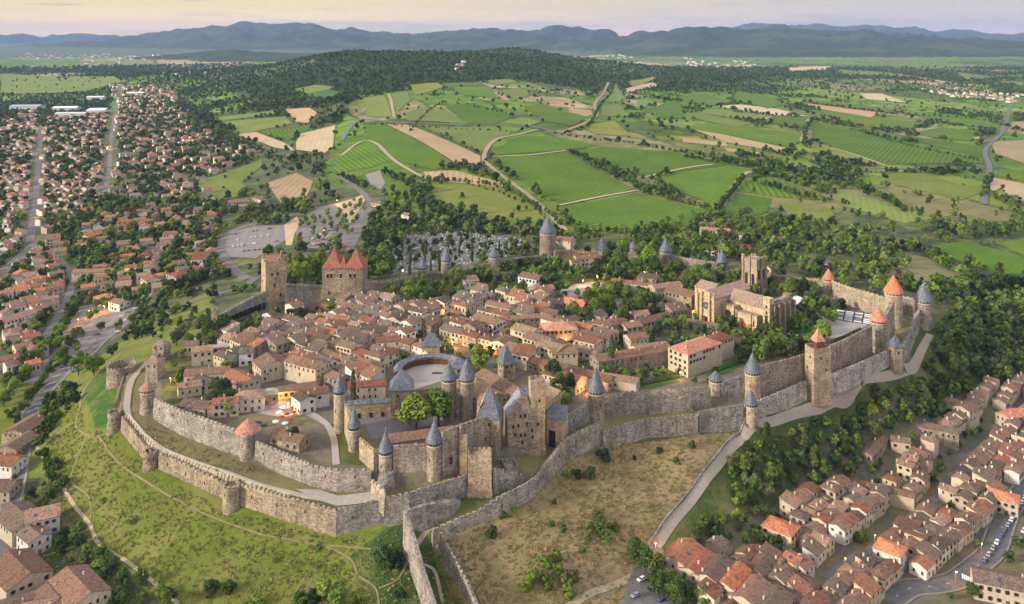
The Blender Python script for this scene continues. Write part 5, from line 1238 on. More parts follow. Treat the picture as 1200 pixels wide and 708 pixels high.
# chimney stack and pale slope on its left side
s = MB(); s.box(-kw/2+.6, -kd/2+2.5, kh-3, kh+7.5, 1.4, 1.8); s.build('chimney', M['stone_warm'], kp, (1.25,1.2,1.1))
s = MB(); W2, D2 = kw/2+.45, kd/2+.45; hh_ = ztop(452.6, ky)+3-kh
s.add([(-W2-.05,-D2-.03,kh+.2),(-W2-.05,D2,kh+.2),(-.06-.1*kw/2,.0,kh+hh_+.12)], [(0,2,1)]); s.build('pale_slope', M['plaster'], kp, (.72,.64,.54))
# stepped gable block
p = W(610,531,-3); r0 = math.radians(8); sg = empty('stepped_gable_house', (p[0], p[1]+8, -3), r0); tag(sg, 'tall castle block with stepped gable and many small windows', 'castle building', kind='thing')
he_ = ztop(490, p[1]+3)+3; wd = 14.5
b = MB(); b.box(0, 0, -5, he_, wd, 14); b.build('walls', M['stone'], sg, (1.0,.96,.9))
b = MB()
for i in range(6):
    b.box(0, -6.6, he_-.01+i*1.75, he_+(i+1)*1.75, wd-.02-i*2.1, .9)
b.build('stepped_gable', M['stone'], sg, (1.0,.96,.9))
b = MB(); hr_ = 9.5
for s in (-1, 1): b.add([(s*7.4,-6.1,he_),(s*7.4,7.3,he_),(0,7.3,he_+hr_),(0,-6.1,he_+hr_),(s*7.4,-6.1,he_+.3),(s*7.4,7.3,he_+.3),(0,7.3,he_+hr_+.3),(0,-6.1,he_+hr_+.3)], [(0,1,2,3),(7,6,5,4),(0,4,5,1),(1,5,6,2),(3,7,4,0)])
b.build('roof', M['slate'], sg, (2.2,2.0,1.8))
for (x, z) in ((-4.5,.8),(-2,.83),(2,.86),(-3.5,.55),(-.8,.52),(1.2,.52),(4.8,.45),(4.6,.66),(0,.3),(-1,1.12),(1.2,1.12)):
    s = MB(); s.box(x, -7.0 if z < 1 else -7.05, he_*z-.8, he_*z+.8, .9, .35); s.build('window', M['dark'], sg)
hp = W(621,470,13); hsl = house(hp[0], hp[1]+1, 2, 6.5, 5, he_-2, r0, kind='shed', pitch=1.0, wall='brown stone', roofmat='slate', name='castle_annex', cat='castle building', label='small slate lean-to roof between stepped gable and slender tower', chim=0, nwin=False, avoid=False)
square_tower('castle_tower', 629, 529, -3, 19.5, 7, 8, 449, None, 'tall slender square tower with battlements right of the stepped gable', mat='stone_warm', wins=((.1,.75),(0,.4)), color=(1.05,.98,.85))
p = W(642,468,15); house(p[0]-.5, p[1]+4, -2, 9, 11, 15, math.radians(-45), kind='shed', pitch=.5, wall='brown stone', roof='ochre', name='castle_range', cat='castle building', label='ochre lean-to roof just right of the slender square tower', chim=0, nwin=False, avoid=False)
p = W(653,487,9); lt = house(p[0], p[1], -4, 9, 8, 13, math.radians(-18), kind='shed', pitch=.55, wall='brown stone', roofmat='slate', name='gate_tower', cat='tower', label='squat gate tower with slate lean-to roof and open arch', chim=0, nwin=False, avoid=False)
s = MB(); s.box(-4.52, -.5, -1, 7, .4, 3.6); s.build('archway', M['dark'], lt)
s = MB(); s.box(-1.5, -4.02, -1, 7, 3.2, .4); s.build('archway', M['dark'], lt)
cw = W(640,524,-5); s = MB()
# slate cone turret behind
square_tower('castle_tower', 593.5, 447, 0, 21, 8, 25, 426, 403.7, 'square turret with sharp slate pyramid between castle and town roofs', mat='stone_warm', wins=((-.2,.85),(.2,.85),(0,.5)), color=(.95,.88,.8), over=.7)
# ruined outwork left of the keep (barbican of the castle gate)
a1 = W(537,560,-4); rt = empty('ruined_turret', (W(543,560,-4)[0], a1[1]+2, -4)); tag(rt, 'broken hollow turret beside the red castle gate', 'tower', kind='thing')
zt_ = ztop(512, a1[1])+4
b = MB(); b.box(0, 0, -5, zt_-1, 3.4, 2.2); b.box(-1.6, 2, -5, zt_+3.4, .9, 3.5); b.build('shaft', M['stone_warm'], rt, (1.15,1.1,1))
b = MB(); b.box(0, -.8, zt_-1.05, zt_+.4, 3.3, .6); b.build('broken_top', M['stone'], rt)
square_tower('gate_bastion', 562, 579, -9, 29, 8, 3, 536, None, 'large square bastion of pale masonry at the head of the ravine', mat='stone_warm', wins=(), color=(1.12,1.05,.95), deep=8)
square_tower('rampart_tower', 597, 573, -12, 22, 9, 16, 549, None, 'low battered stone bastion between ravine wall and keep', mat='stone_grey', wins=(), color=(1,1,1), deep=6)
# round barbican yard with curved slate gallery
bc = W(506,440,0); bc = (bc[0], bc[1]-1); R0 = 21.5
rb = empty('castle_barbican', (bc[0], bc[1], 0)); tag(rb, 'half round barbican with curved slate gallery around the paved yard', 'barbican', kind='thing')
a0_, a1_ = math.radians(-12), math.radians(202)
b = MB(); b.lathe(0, 0, [(R0, -3), (R0, 4.8), (R0-3.6, 4.8), (R0-3.6, 3)], 40, a0=a0_, a1=a1_, cap=False); b.build('outer_wall', M['stone'], rb, (.85,.82,.78))
b = MB(); b.lathe(0, 0, [(R0-3.7, 2.7), (R0-3.7, 0.0)], 40, a0=a0_, a1=a1_, cap=False); b.build('inner_screen', M['wood'], rb, (.9,.6,.5))
b = MB(); b.lathe(0, 0, [(R0+.5, 4.6), (R0+.5, 4.8), (R0-1.9, 5.9), (R0-4.3, 4.5), (R0-4.3, 4.3)], 40, a0=a0_, a1=a1_, cap=False); b.build('gallery_roof', M['slate'], rb, (1.3,1.3,1.35))
for i in range(9):
    t = a0_+(a1_-a0_)*(i+.5)/9; s = MB(); s.box(math.cos(t)*(R0-3.75), math.sin(t)*(R0-3.75), 0, 2.9, .25, .3, t); s.build('post', M['wood'], rb)
gt = W(506,424,0); square_tower('barbican_gate_tower', 506, 424, 0, 19, 6, 0, 405, 390, 'slate roofed square gate tower in the middle of the half round barbican', mat='stone_warm', wins=((0,.25),), over=.8, ridge=.35, ww=2.6, wh=3.5, color=(.9,.85,.75))
# ---------------------------------------------------------------- basilica
ang = math.atan2(.63, .77)     # transept axis
bo = W(829,378,0); bs = empty('basilica', (bo[0], bo[1], 0), ang-PI/2+PI/2); tag(bs, 'gothic basilica of tan stone with rose windows, buttresses and square tower', 'church', kind='thing')
LAND = [l for l in LAND if l[0] != 'basilica']+[('basilica', bo[0]+20, bo[1]+10)]
# local frame: x runs back along the transept (up right in the photo), y to the left; the nave goes to -y
C2 = (1.42,1.33,1.16)
def bb(nm, x0, x1, y0, y1, z0, z1, mat='stone_warm', col=C2):
    b = MB(); b.box((x0+x1)/2, (y0+y1)/2, z0, z1, x1-x0, y1-y0); return b.build(nm, M[mat], bs, col)
def groof(nm, x0, x1, y0, y1, z, rise, along='x', col=(.36,.25,.20)):
    b = MB(); cx_, cy_ = (x0+x1)/2, (y0+y1)/2; w_, d_ = (x1-x0, y1-y0) if along == 'x' else (y1-y0, x1-x0)
    roof_geo(b, w_, d_, 0, 'gable', rise/(d_/2), ov=.5); o = b.build(nm, M['roof'], bs, col); o.location = (cx_, cy_, z); o.rotation_euler.z = 0 if along == 'x' else PI/2
    b = MB(); wall_geo(b, w_-.02, d_-.02, 0, 'gable', rise/(d_/2), .3); g_ = b.build('gable', M['stone_warm'], bs, C2); g_.location = (cx_, cy_, z); g_.rotation_euler.z = o.rotation_euler.z
    return o
TH = 17.5
bb('transept', 0, 40, -6, 8, -3, TH); groof('transept_roof', 0.6, 40, -6, 8, TH, 4.2)
bb('nave', 15, 31, -38, -5.9, -3, 15); groof('nave_roof', 14.6, 31, -38, -6, 15, 5.5, 'y', (.30,.22,.17))
bb('choir', 14, 30, 7.9, 22, -3, 17); groof('choir_roof', 14, 30, 8, 22, 17, 3.5, 'y', (.33,.24,.18))
# transept front with rose, portal and buttresses (facade at x = 0 side, facing the viewer)
for y in (-6, -2.3, 4.3, 8):
    bb('buttress', -1.6, -.01, y-.7, y+.7, -3, 16.5 if abs(y-1) < 5 else 19)
    bb('pinnacle', -1.3, -.2, y-.4, y+.4, 16.5 if abs(y-1) < 5 else 19, 21.5)
b = MB(); b.lathe(0, 0, [(3.2, 0), (3.2, .35), (2.7, .36)], 24); o = b.build('rose_window', [M['trim']], bs, (.8,.7,.55)); o.location = (-.05, 1, 11.5); o.rotation_euler = (0, -PI/2, 0)
b = MB(); b.lathe(0, 0, [(2.5, 0), (2.5, .42)], 24); rg = b.build('rose_glass', M['glass'], o)
for k in range(8):
    b = MB(); b.box(1.3, 0, .42, .5, 2.4, .18); q = b.build('tracery', M['trim'], o, (.8,.7,.55)); q.rotation_euler.z = k*PI/4
bb('portal', -.35, 0, -.2, 2.2, 0, 4.2, 'red_cloth', (.8,.6,.5)); bb('portal_arch', -.6, -.02, -1.2, 3.2, 4.2, 5.2)
# nave side chapels toward the viewer (x = 15 side)
bb('chapel', 8.5, 15.1, -15.5, -6.1, -3, 12.5); 
b = MB(); b.lathe(0, 0, [(2.3, 0), (2.3, .3)], 20); o = b.build('chapel_window', M['dark'], bs); o.location = (8.45, -10.8, 7.5); o.rotation_euler = (0, -PI/2, 0)
bb('chapel_lancet', 8.3, 8.5, -12.2, -9.4, 2, 7, 'dark', (1, 1, 1))
for y in (-15.6, -6.2): bb('buttress', 7.3, 8.6, y-.6, y+.6, -3, 14)
bb('chapel_roof', 8.2, 15.2, -15.9, -5.8, 12.5, 12.9, 'roof', (.30,.22,.17))
bb('porch_wall', 9.5, 15.0, -32.5, -15.7, -3, 10); bb('porch_roof', 9.2, 15.1, -32.8, -15.4, 10, 10.4, 'roof', (.34,.26,.19))
bb('porch_recess', 9.3, 9.52, -27.5, -18.5, 0, 8, 'plaster', (.60,.47,.28)); bb('portal', 9.1, 9.32, -24.8, -23.2, 0, 3.6, 'red_cloth'); bb('portal', 9.1, 9.32, -22.6, -21.0, 0, 3.6, 'red_cloth')
bb('window', 9.3, 9.52, -31, -30, 3, 7, 'dark', (1, 1, 1))
for y in (-33, -28.3, -17): bb('buttress', 8.6, 9.7, y-.5, y+.5, -3, 11)
# west front, tall and fortress like (faces -y)
bb('west_front', 10, 34, -44, -37.9, -3, 21, 'stone', (1.0,.95,.9))
for x in (10.5, 16, 22, 28, 33.5): bb('buttress', x-.7, x+.7, -46.3, -43.9, -3, 20, 'stone', (1.0,.95,.9))
for x in (13.2, 19, 25, 30.8): bb('window', x-.6, x+.6, -44.15, -43.95, 5, 13, 'dark', (1, 1, 1))
bb('corner_turret', 8.8, 13.2, -43.2, -38.2, -3, 24.5, 'stone_warm', C2); bb('corner_turret', 30.5, 34.4, -43.4, -38.5, -3, 23.5, 'stone', (.85,.8,.74))
for i in range(8): bb('merlon', 14+i*2.1, 15.2+i*2.1, -43.6, -42.9, 20.9, 22.2, 'stone', (1.0,.95,.9))
for z in (14, 18): bb('window', 8.6, 8.82, -41.4, -40.2, z, z+2, 'dark', (1, 1, 1))
# great tower behind
tt = W(884,372-32,0); lx = (tt[0]-bo[0]); ly = (tt[1]-bo[1]); ca, sa = math.cos(ang), math.sin(ang)
tx_, ty_ = lx*ca+ly*sa, -lx*sa+ly*ca
HT = ztop(302, tt[1])
bb('great_tower', tx_-6, tx_+6, ty_-6, ty_+6, -3, HT, 'stone', (1.2,1.1,.95)); 
for (x, y) in ((-6,-6),(6,-6),(6,6),(-6,6),(-6,0),(0,-6)): bb('tower_buttress', tx_+x-.9, tx_+x+.9, ty_+y-.9, ty_+y+.9, -3, HT+random.uniform(.5, 3), 'stone', (1.2,1.1,.95))
for (x, y) in ((-5,-5.6),(-1.5,-5.6),(3,-5.6),(-5.6,2),(-5.6,5),(5.6,3)): bb('tower_merlon', tx_+x-.8, tx_+x+.8, ty_+y-.35, ty_+y+.35, HT, HT+1.8, 'stone', (1.2,1.1,.95))
bb('tower_window', tx_-6.15, tx_-5.95, ty_-4.2, ty_-1.8, HT-19, HT-11, 'dark', (1,1,1)); bb('tower_window', tx_-6.15, tx_-5.95, ty_+1.8, ty_+4.2, HT-19, HT-11, 'dark', (1,1,1))
bb('tower_window', tx_-4.2, tx_-1.8, ty_-6.15, ty_-5.95, HT-15, HT-8, 'dark', (1,1,1)); bb('tower_window', tx_+1.8, tx_+4.2, ty_-6.15, ty_-5.95, HT-15, HT-8, 'dark', (1,1,1))
AVOID += [(bo[0]+x*ca-y*sa, bo[1]+x*sa+y*ca, 14) for x, y in ((5,0),(20,0),(35,0),(20,-15),(20,-30),(15,-40),(22,15))]+[(tt[0], tt[1], 10)]
# theatre: stage, seating, pool
def thing_box(name, px, py, z, w, d, h, rot, mat, label, cat, color=None):
    p = W(px, py, z); e = MB(); e.box(0, 0, 0, h, w, d); return e, p
p = W(932,362,0); st = empty('stage_canopy', (p[0], p[1], 0), math.radians(55)); tag(st, 'long white sloping canopy beside the basilica front', 'canopy', kind='thing')
b = MB(); b.add([(-11,-3,5),(11,-3,5),(11,3,6.4),(-11,3,6.4),(-11,-3,5.3),(11,-3,5.3),(11,3,6.7),(-11,3,6.7)], [(3,2,1,0),(4,5,6,7),(0,1,5,4),(1,2,6,5),(2,3,7,6),(3,0,4,7)]); b.build('canopy_sheet', M['paint_white'], st)
for x in (-10.5, 0, 10.5):
    for y in (-2.8, 2.8): b = MB(); b.cyl((x, y, 0), (x, y, 5.1+(y+2.8)*.23), .15, 6); b.build('post', M['metal'], st)
p = W(926,394,0); po = empty('swimming_pool', (p[0], p[1], .12), math.radians(48)); tag(po, 'bright blue swimming pool among garden trees below the basilica', 'pool', kind='thing')
b = MB(); b.box(0, 0, -.1, .1, 11.5, 6.5); b.build('kerb', M['paint_white'], po, (.8,.8,.8)); b = MB(); b.box(0, 0, .1, .14, 10, 5); b.build('water', M['pool'], po)
p = W(995,374,0)
rng2 = random.Random(5); seatb = []
sr = empty('seating_stand', (p[0], p[1], 0), math.radians(-28)); tag(sr, 'open air theatre stand with blocks of pale seats', 'seating', kind='thing')
b = MB()
for k in range(6): b.box(0, -5+k*2, 0, .5+k*.55, 30, 2.0)
b.build('steps', M['dark'], sr, (2.5,2.5,2.5))
for blk in range(5):
    for k in range(6):
        b = MB(); b.box(-12+blk*6, -5.2+k*2, .5+k*.55, 1.1+k*.55, 5.0, .7); b.build('seat_row', M['paint_white'], sr, (.9,.9,.95) if rng2.random() < .75 else (.3,.3,.35))
# ---------------------------------------------------------------- the left town: nearest houses as things, the rest as one mass
SL = street_pts(['avenue', 'north_street', 'second_street', 'third_street', 'west_street', 'ring_road', 'gate_road'], [6, 4, 4, 4, 6, 6, 6])
for x, y, lab, w, d, r, rf, wl, h, kd in [(42,392,'',0,0,0,'','',0,''),]: pass
spec = [(20,378,26,13,60,'pinkish','white',9,'gable','long white apartment house with pale red roof at left edge below the avenue'),
 (163,260,46,12,4,'orange','brown stone',7,'gable','long school like block with bright orange roof, uppermost of the left town blocks'),
 (100,246,40,12,62,'orange','beige',7,'gable','slanting orange roofed block left of the long school like block'),
 (110,275,26,12,70,'orange','beige',6,'gable','orange red roofed hall below the slanting block near dark trees'),
 (116,320,44,11,8,'pinkish','cream',7,'gable','long cream building with row of windows beside the street fork'),
 (178,331,16,14,-50,'rust','white',8,'gable','white gable house with rust roof beside the small parked cars'),
 (209,325,15,14,-38,'red','white',7,'hip','white house with the brightest red hipped roof left of the ring road'),
 (236,305,11,24,0,'rust','white',8,'gable','tall white house with long rust roof beside the ring road'),
 (200,275,14,12,10,'rust','white',7,'gable','white gable house below the big round trees of the left town'),
 (172,300,12,12,0,'rust','yellow',7,'hip','yellowish house with rust hipped roof in the left town centre'),
 (124,350,16,12,-30,'orange','beige',6,'hip','orange hipped house at the top of the yellow lit car park'),
 (140,356,14,10,-30,'brown','white',6,'gable','white walled house at the top edge of the lit car park'),
 (62,282,14,20,30,'pinkish','cream',9,'gable','tall cream corner building between the avenue and second street'),
 (70,296,12,12,30,'ochre','yellow',8,'gable','ochre roofed building below the tall cream corner building'),
 (245,265,16,11,-55,'pinkish','yellow',6,'gable','pink roofed yellow house beside the crossroads above the ring road'),
 (280,236,26,10,14,'brown','cream',6,'gable','brown roofed farm range beside the dry round field'),
 (305,232,22,10,-48,'brown','cream',6,'gable','angled wing of the farm range beside the dry round field'),
 (258,313,14,9,5,'rust','cream',5,'gable','small cream house right of the tall house at the ring road'),
 (483,253,24,10,-40,'pinkish','white',6,'gable','white range with pale roof among dark cypresses above the cemetery'),
 (838,270,30,10,-18,'pinkish','cream',6,'gable','long farmhouse with pale roof among trees below the vineyards'),
 (828,262,14,9,10,'brown','grey stone',5,'gable','small stone barn left of the long farmhouse'),
 (875,275,18,9,-30,'brown','cream',5,'gable','brown roofed farm wing right of the long farmhouse'),
 (835,293,15,9,-20,'rust','white',5,'gable','white cottage between long farmhouse and back rampart'),
 (912,281,15,9,8,'grey brown','white',6,'gable','white cottage with arches in the trees behind the basilica tower'),
 (865,287,22,8,-12,'rust','cream',4,'gable','low rust roofed range in trees behind the basilica tower'),
 (962,307,15,9,-30,'grey brown','white',5,'gable','white cottage behind the small orange cone tower'),
 (905,325-12,9,8,20,'brown','cream',4,'gable','tiny cottage near the back rampart right of the basilica tower'),
 (1152,160,20,10,20,'brown','cream',8,'gable','small farm with dark trees beside the far east road'),
 (445,240-4,20,9,-35,'pinkish','cream',4,'gable','pale roofed sheds at the foot of the hill road')]
for x, y, w, d, r, rf, wl, h, kd, lab in spec:
    q = G(x, y+6); house(q[0], q[1], q[2], w, d, h, math.radians(r), kind=kd, wall=wl, roof=rf, label=lab, wincap=10, chim=1)
AVOID_T = list(AVOID)
coll = []
def tfill(pts, rot, **k): return fill([G(x, y)[:2] for x, y in pts], rot, 'left', streets=SL, walls=('cream','white','white','beige','pink'), roofs=('rust','pinkish','pinkish','brown','rust','red','brown','pinkish','grey brown','orange'), collect=coll, **k)
tfill([(0,345),(14,318),(45,295),(58,288),(75,325),(80,350),(60,400),(40,440),(0,450)], 42, rowsp=14, wr=(8,13), skip=.2, hr=(5,8), gapx=1)
tfill([(62,290),(125,250),(190,240),(250,255),(262,285),(262,320),(180,350),(100,355),(88,330),(70,300)], 20, rowsp=19, wr=(9,14), skip=.30, hr=(4.5,7.5), gapx=5)
tfill([(0,200),(40,200),(36,282),(0,320)], 80, rowsp=20, wr=(8,12), skip=.25, hr=(5,7), gapx=6)
tfill([(50,200),(122,200),(118,246),(60,280),(46,270)], 70, rowsp=20, wr=(8,12), skip=.25, hr=(5,7), gapx=6)
tfill([(136,195),(200,190),(240,215),(250,250),(190,238),(130,240)], 30, rowsp=24, wr=(9,15), skip=.3, hr=(5,7.5), gapx=9)
tfill([(0,140),(46,128),(42,200),(0,200)], 80, rowsp=27, wr=(9,15), skip=.3, hr=(5,7.5), gapx=10)
tfill([(52,140),(128,130),(124,198),(48,198)], 75, rowsp=27, wr=(9,15), skip=.3, hr=(5,7.5), gapx=10)
tfill([(138,125),(215,128),(255,165),(300,178),(290,190),(240,208),(200,190),(134,195)], 40, rowsp=29, wr=(11,18), skip=.3, hr=(5,8), gapx=12)
tfill([(130,100),(200,103),(215,125),(140,128)], 60, rowsp=34, wr=(13,20), skip=.35, hr=(6,9), gapx=12)
PEND.sort(key=lambda c: -(c[3]+c[4]+c[5])/c[1])
budget = 318-len(HOUSES)
near = PEND[:budget]; rest = [c[:10] for c in PEND[budget:]]
for (x, y, z, w, d, h, r, kd, wl, rf, gr, wc_, dp) in near:
    house(x, y, z, w, d, h, r, kind=kd, wall=wl, roof=rf, group=gr, wincap=wc_, chim=random.choice((0, 1, 1, 2)), deep=dp, avoid=False)
# far houses: the mass, also hamlets on the hills and in the plain
def scatter_h(pts, n, wr, hr):
    wr = tuple(v*.6 for v in wr); hr = tuple(v*.75 for v in hr)
    P = [G(x, y)[:2] for x, y in pts]; x0, x1 = min(p[0] for p in P), max(p[0] for p in P); y0, y1 = min(p[1] for p in P), max(p[1] for p in P); k = 0
    while k < n:
        x, y = random.uniform(x0, x1), random.uniform(y0, y1)
        if not in_poly(np.array([x]), np.array([y]), P)[0]: k += .05; continue
        w = random.uniform(*wr); rest.append((x, y, H(x, y), w, w*random.uniform(.6, .9), random.uniform(*hr), random.uniform(0, 3), 'gable', random.choice(('cream','white','white')), random.choice(('pinkish','pinkish','brown','rust')))); k += 1
scatter_h([(1080,105),(1130,104),(1200,112),(1200,122),(1100,112)], 90, (16,34), (6,10))
scatter_h([(800,68),(880,72),(900,80),(850,82),(800,76)], 60, (26,50), (8,14))
scatter_h([(690,66),(740,64),(770,78),(720,78)], 60, (30,50), (8,14))
scatter_h([(20,62),(150,64),(200,72),(100,78),(20,74)], 120, (30,60), (8,14))
scatter_h([(180,88),(255,82),(262,88),(200,98)], 50, (16,26), (6,9))
scatter_h([(540,70),(548,76),(536,84),(530,80)], 8, (18,26), (6,9))
ms = [M['plaster'], M['roof']]
FW = []; 
def tint(base, name, col):
    m = M[base].copy(); m.name = name
    for n in list(m.node_tree.nodes):
        if n.type == 'OBJECT_INFO':
            rgb = m.node_tree.nodes.new('ShaderNodeRGB'); rgb.outputs[0].default_value = (*col, 1)
            for l in list(n.outputs['Color'].links): m.node_tree.links.new(rgb.outputs[0], l.to_socket)
    return m
wn_ = list(WALLC); rn_ = list(ROOFC)
_x = ROOFC['pinkish']; mats = [tint('plaster', 'far wall '+k, WALLC[k]) for k in wn_]+[tint('roof', 'far roof '+k, tuple(c*1.15 for c in ROOFC[k])) for k in rn_]+[M['dark']]
b = MB()
for (x, y, z, w, d, h, r, kd, wl, rf) in rest:
    t = MB(); wall_geo(t, w, d, h, kd, .36, 4, wn_.index(wl)); roof_geo(t, w, d, h, kd, .36, mr=len(wn_)+rn_.index(rf))
    if y < 1700:
        for i in range(3):
            for s in (-1,): t.box((i-1)*w*.3, s*d/2, h*.45, h*.75, 1.1, .2, 0, len(mats)-1); 
            if i == 0: t.box(w*.25, d*.1, h+.3, h+d*.18+1.1, .8, .7, 0, wn_.index('white'))
            if i < 2: t.box(w/2, (i-.5)*d*.45, h*.45, h*.75, .2, 1.0, 0, len(mats)-1)
    c, s = math.cos(r), math.sin(r)
    b.add([(x+p[0]*c-p[1]*s, y+p[0]*s+p[1]*c, z+p[2]) for p in t.v], t.f, 0); b.m[-len(t.f):] = t.m
fh = b.build('distant_houses', mats); tag(fh, 'the smaller and farther houses that merge into packed roofs', 'houses', kind='stuff')
# pale industrial halls far left
HALLS = []
for i, (x, y, w, d, r, cn, lab) in enumerate([(32,128,90,45,6,(.45,.50,.62),'dark blue roofed industrial hall, leftmost of the far sheds'),(78,130,70,40,8,(1,1,1.05),'white industrial hall right of the dark blue hall'),
    (84,137,80,26,5,(.8,.85,.85),'pale grey hall in front of the white industrial hall'),(116,133,50,60,6,(.8,.82,.9),'pale square hall beside the third street, far left'),(160,112,60,30,4,(1,1,1),'small white hall at the far end of the left town'),
    (113,117,60,30,4,(.9,.9,.95),'flat pale hall behind the square industrial hall'),(270,108-6,0,0,0,None,None)]):
    if not lab: continue
    q = G(x, y); e = empty('industrial_hall', q, math.radians(r)); tag(e, lab, 'hall')
    b = MB(); b.box(0, 0, -4, 11, w, d); b.build('walls', M['plaster'], e, (.6,.6,.58)); b = MB(); roof_geo(b, w, d, 11, 'gable', .16); b.build('roof', M['paint_white'], e, cn); AVOID.append((q[0], q[1], max(w, d)*.5)); HALLS.append((q[0], q[1], max(w, d)*.62))
print('houses total', len(HOUSES), 'far', len(rest))
# ---------------------------------------------------------------- trees
def leaf_cloud(clumps, per, size, squash=.8, seed=1):
    r = np.random.default_rng(seed); V = []; 
    for (cx, cy, cz, cr) in clumps:
        d = r.normal(size=(per, 3)); d /= np.linalg.norm(d, axis=1)[:, None]
        rad = cr*(.72+.33*r.random(per))[:, None]; p = np.array([cx, cy, cz])+d*rad*np.array([1, 1, squash])
        n = d+r.normal(size=(per, 3))*.45; n[:, 2] += .25; n /= np.linalg.norm(n, axis=1)[:, None]
        a = np.cross(n, r.normal(size=(per, 3))); a /= np.linalg.norm(a, axis=1)[:, None]; b = np.cross(n, a)
        s = (size*(.6+.8*r.random(per)))[:, None]
        V.append(np.stack([p-a*s-b*s*.6, p+a*s-b*s*.6, p+a*s*.8+b*s*.6, p-a*s*.8+b*s*.6], 1).reshape(-1, 3))
    V = np.concatenate(V); n = len(V)//4; return V, np.arange(n*4).reshape(n, 4)
def crown_clumps(R, n, z0, squash, seed, top=.0, cr=(.28, .42)):
    r = random.Random(seed); out = []
    for k in range(n):
        a = r.uniform(0, 2*PI); u = r.uniform(-.75, 1); q = math.sqrt(max(0, 1-u*u))*r.uniform(.35, .8); rr = R*(.86+.28*math.sin(3*a+seed))
        out.append((math.cos(a)*q*rr, math.sin(a)*q*rr, z0+u*R*squash*.72, R*r.uniform(*cr)))
    return out
PROTO = {}
def trunk_mesh(name, h, r0, R, z0, limbs=5, seed=0, n=7):
    b = MB(); rr = random.Random(seed); b.cyl((0, 0, -1), (0, 0, h*.55), r0, n, r2=r0*.75); b.cyl((0, 0, h*.5), (rr.uniform(-.3,.3), rr.uniform(-.3,.3), z0+R*.3), r0*.72, n, r2=r0*.25)
    for k in range(limbs):
        a = 2*PI*k/limbs+rr.uniform(-.4, .4); b.cyl((0, 0, h*rr.uniform(.35, .55)), (math.cos(a)*R*.55, math.sin(a)*R*.55, z0+rr.uniform(-.1,.35)*R), r0*.4, 5, r2=r0*.12)
    return b.mesh(name, M['bark'])
def add_proto(key, clumps, per, size, squash, mat, h, r0, R, z0, seed, limbs=5):
    V, Fq = leaf_cloud(clumps, per, size, squash, seed); me = npmesh('crown', V, Fq, [M[mat]]); PROTO[key] = (me, trunk_mesh('trunk', h, r0, R, z0, limbs, seed))
# unit trees: crown radius 1 m scaled by 4 here -> R = 4 m, total height about 8.5 m
for i in range(3):
    for mt in ('leaf', 'leaf_bright', 'leaf_dark', 'leaf_olive'):
        add_proto(('round', mt, i), crown_clumps(4, (26, 18, 22)[i], 5.0+(0, .8, -.4)[i], (1, 1.3, .8)[i], 11+i), (70, 95, 80)[i], .26, .85, mt, 4, .28, 4, 5.0, 30+i)
for mt in ('leaf_dark',):
    for i in range(2):
        cl = [(random.uniform(-.15,.15), random.uniform(-.15,.15), 1.2+k*.9, 1.25*math.sin(min(1, (k+1.5)/4))*(1-k/11.5)+.15) for k in range(10)]
        add_proto(('cypress', mt, i), cl, 110, .22, 1.25, mt, 3, .18, .6, 3, 50+i, 0)
    cl = [(math.cos(a)*q, math.sin(a)*q, 7.5+.6*math.sin(a*3)-q*.12, 1.25) for a, q in [(random.uniform(0, 6.28), random.uniform(.2, 3.2)) for _ in range(24)]]
    add_proto(('pine', mt, 0), cl, 70, .24, .5, mt, 8, .3, 3.4, 7, 60, 6)
for i in range(2):
    for mt in ('leaf', 'leaf_dark', 'leaf_bright'):
        add_proto(('bush', mt, i), crown_clumps(2, 14, 1.1, .75, 70+i), 70, .19, .8, mt, 1, .1, 1.6, .8, 80+i, 4)
TREES = []; TPOS = []
NICE = {'round': ('broadleaf_tree', 'tree'), 'cypress': ('cypress', 'tree'), 'pine': ('pine_tree', 'tree'), 'bush': ('bush', 'bush')}
def tree(x, y, r, kind='round', mt='leaf', label=None, group=None, z=None, sz=1.0, area=None):
    if kind in ('cypress', 'pine'): mt = 'leaf_dark'
    if kind == 'bush' and mt == 'leaf_olive': mt = 'leaf'
    ks = [k for k in PROTO if k[0] == kind and k[1] == mt]; k = random.choice(ks); cr, tk = PROTO[k]
    s = r/{'round': 4, 'bush': 2, 'pine': 4, 'cypress': 1.2}[kind]
    z = H(x, y) if z is None else z
    e = empty(NICE[kind][0], (x, y, z-.2), random.uniform(0, 6.28)); 
    if kind == 'cypress': e.scale = (s, s, s*sz)
    else: e.scale = (s*random.uniform(.92, 1.08), s, s*sz*random.uniform(.85, 1.15))
    v = random.uniform(.8, 1.25); put('crown', cr, e, (0, 0, 0), 0, (v*random.uniform(.9, 1.15), v, v*random.uniform(.8, 1.1))); put('trunk', tk, e, (0, 0, 0))
    tag(e, label, NICE[kind][1], group, 'thing'); TREES.append(dict(o=e, kind=kind, mt=mt, r=r, lab=label is None, sz=sz)); TPOS.append((x, y, r)); return e
TR0 = len(TREES)
def tp(px, py, r, kind='round', mt='leaf', z=None, **k):
    p = G(px, py) if z is None else W(px, py, z); return tree(p[0], p[1], r, kind, mt, **k)
tp(488,504,10.0,mt='leaf_bright',z=0,label='left one of the two huge round trees in the castle courtyard',sz=.75)
tp(514,500,10.5,mt='leaf_bright',z=0,label='right and taller one of the two huge round trees in castle courtyard',sz=.95)
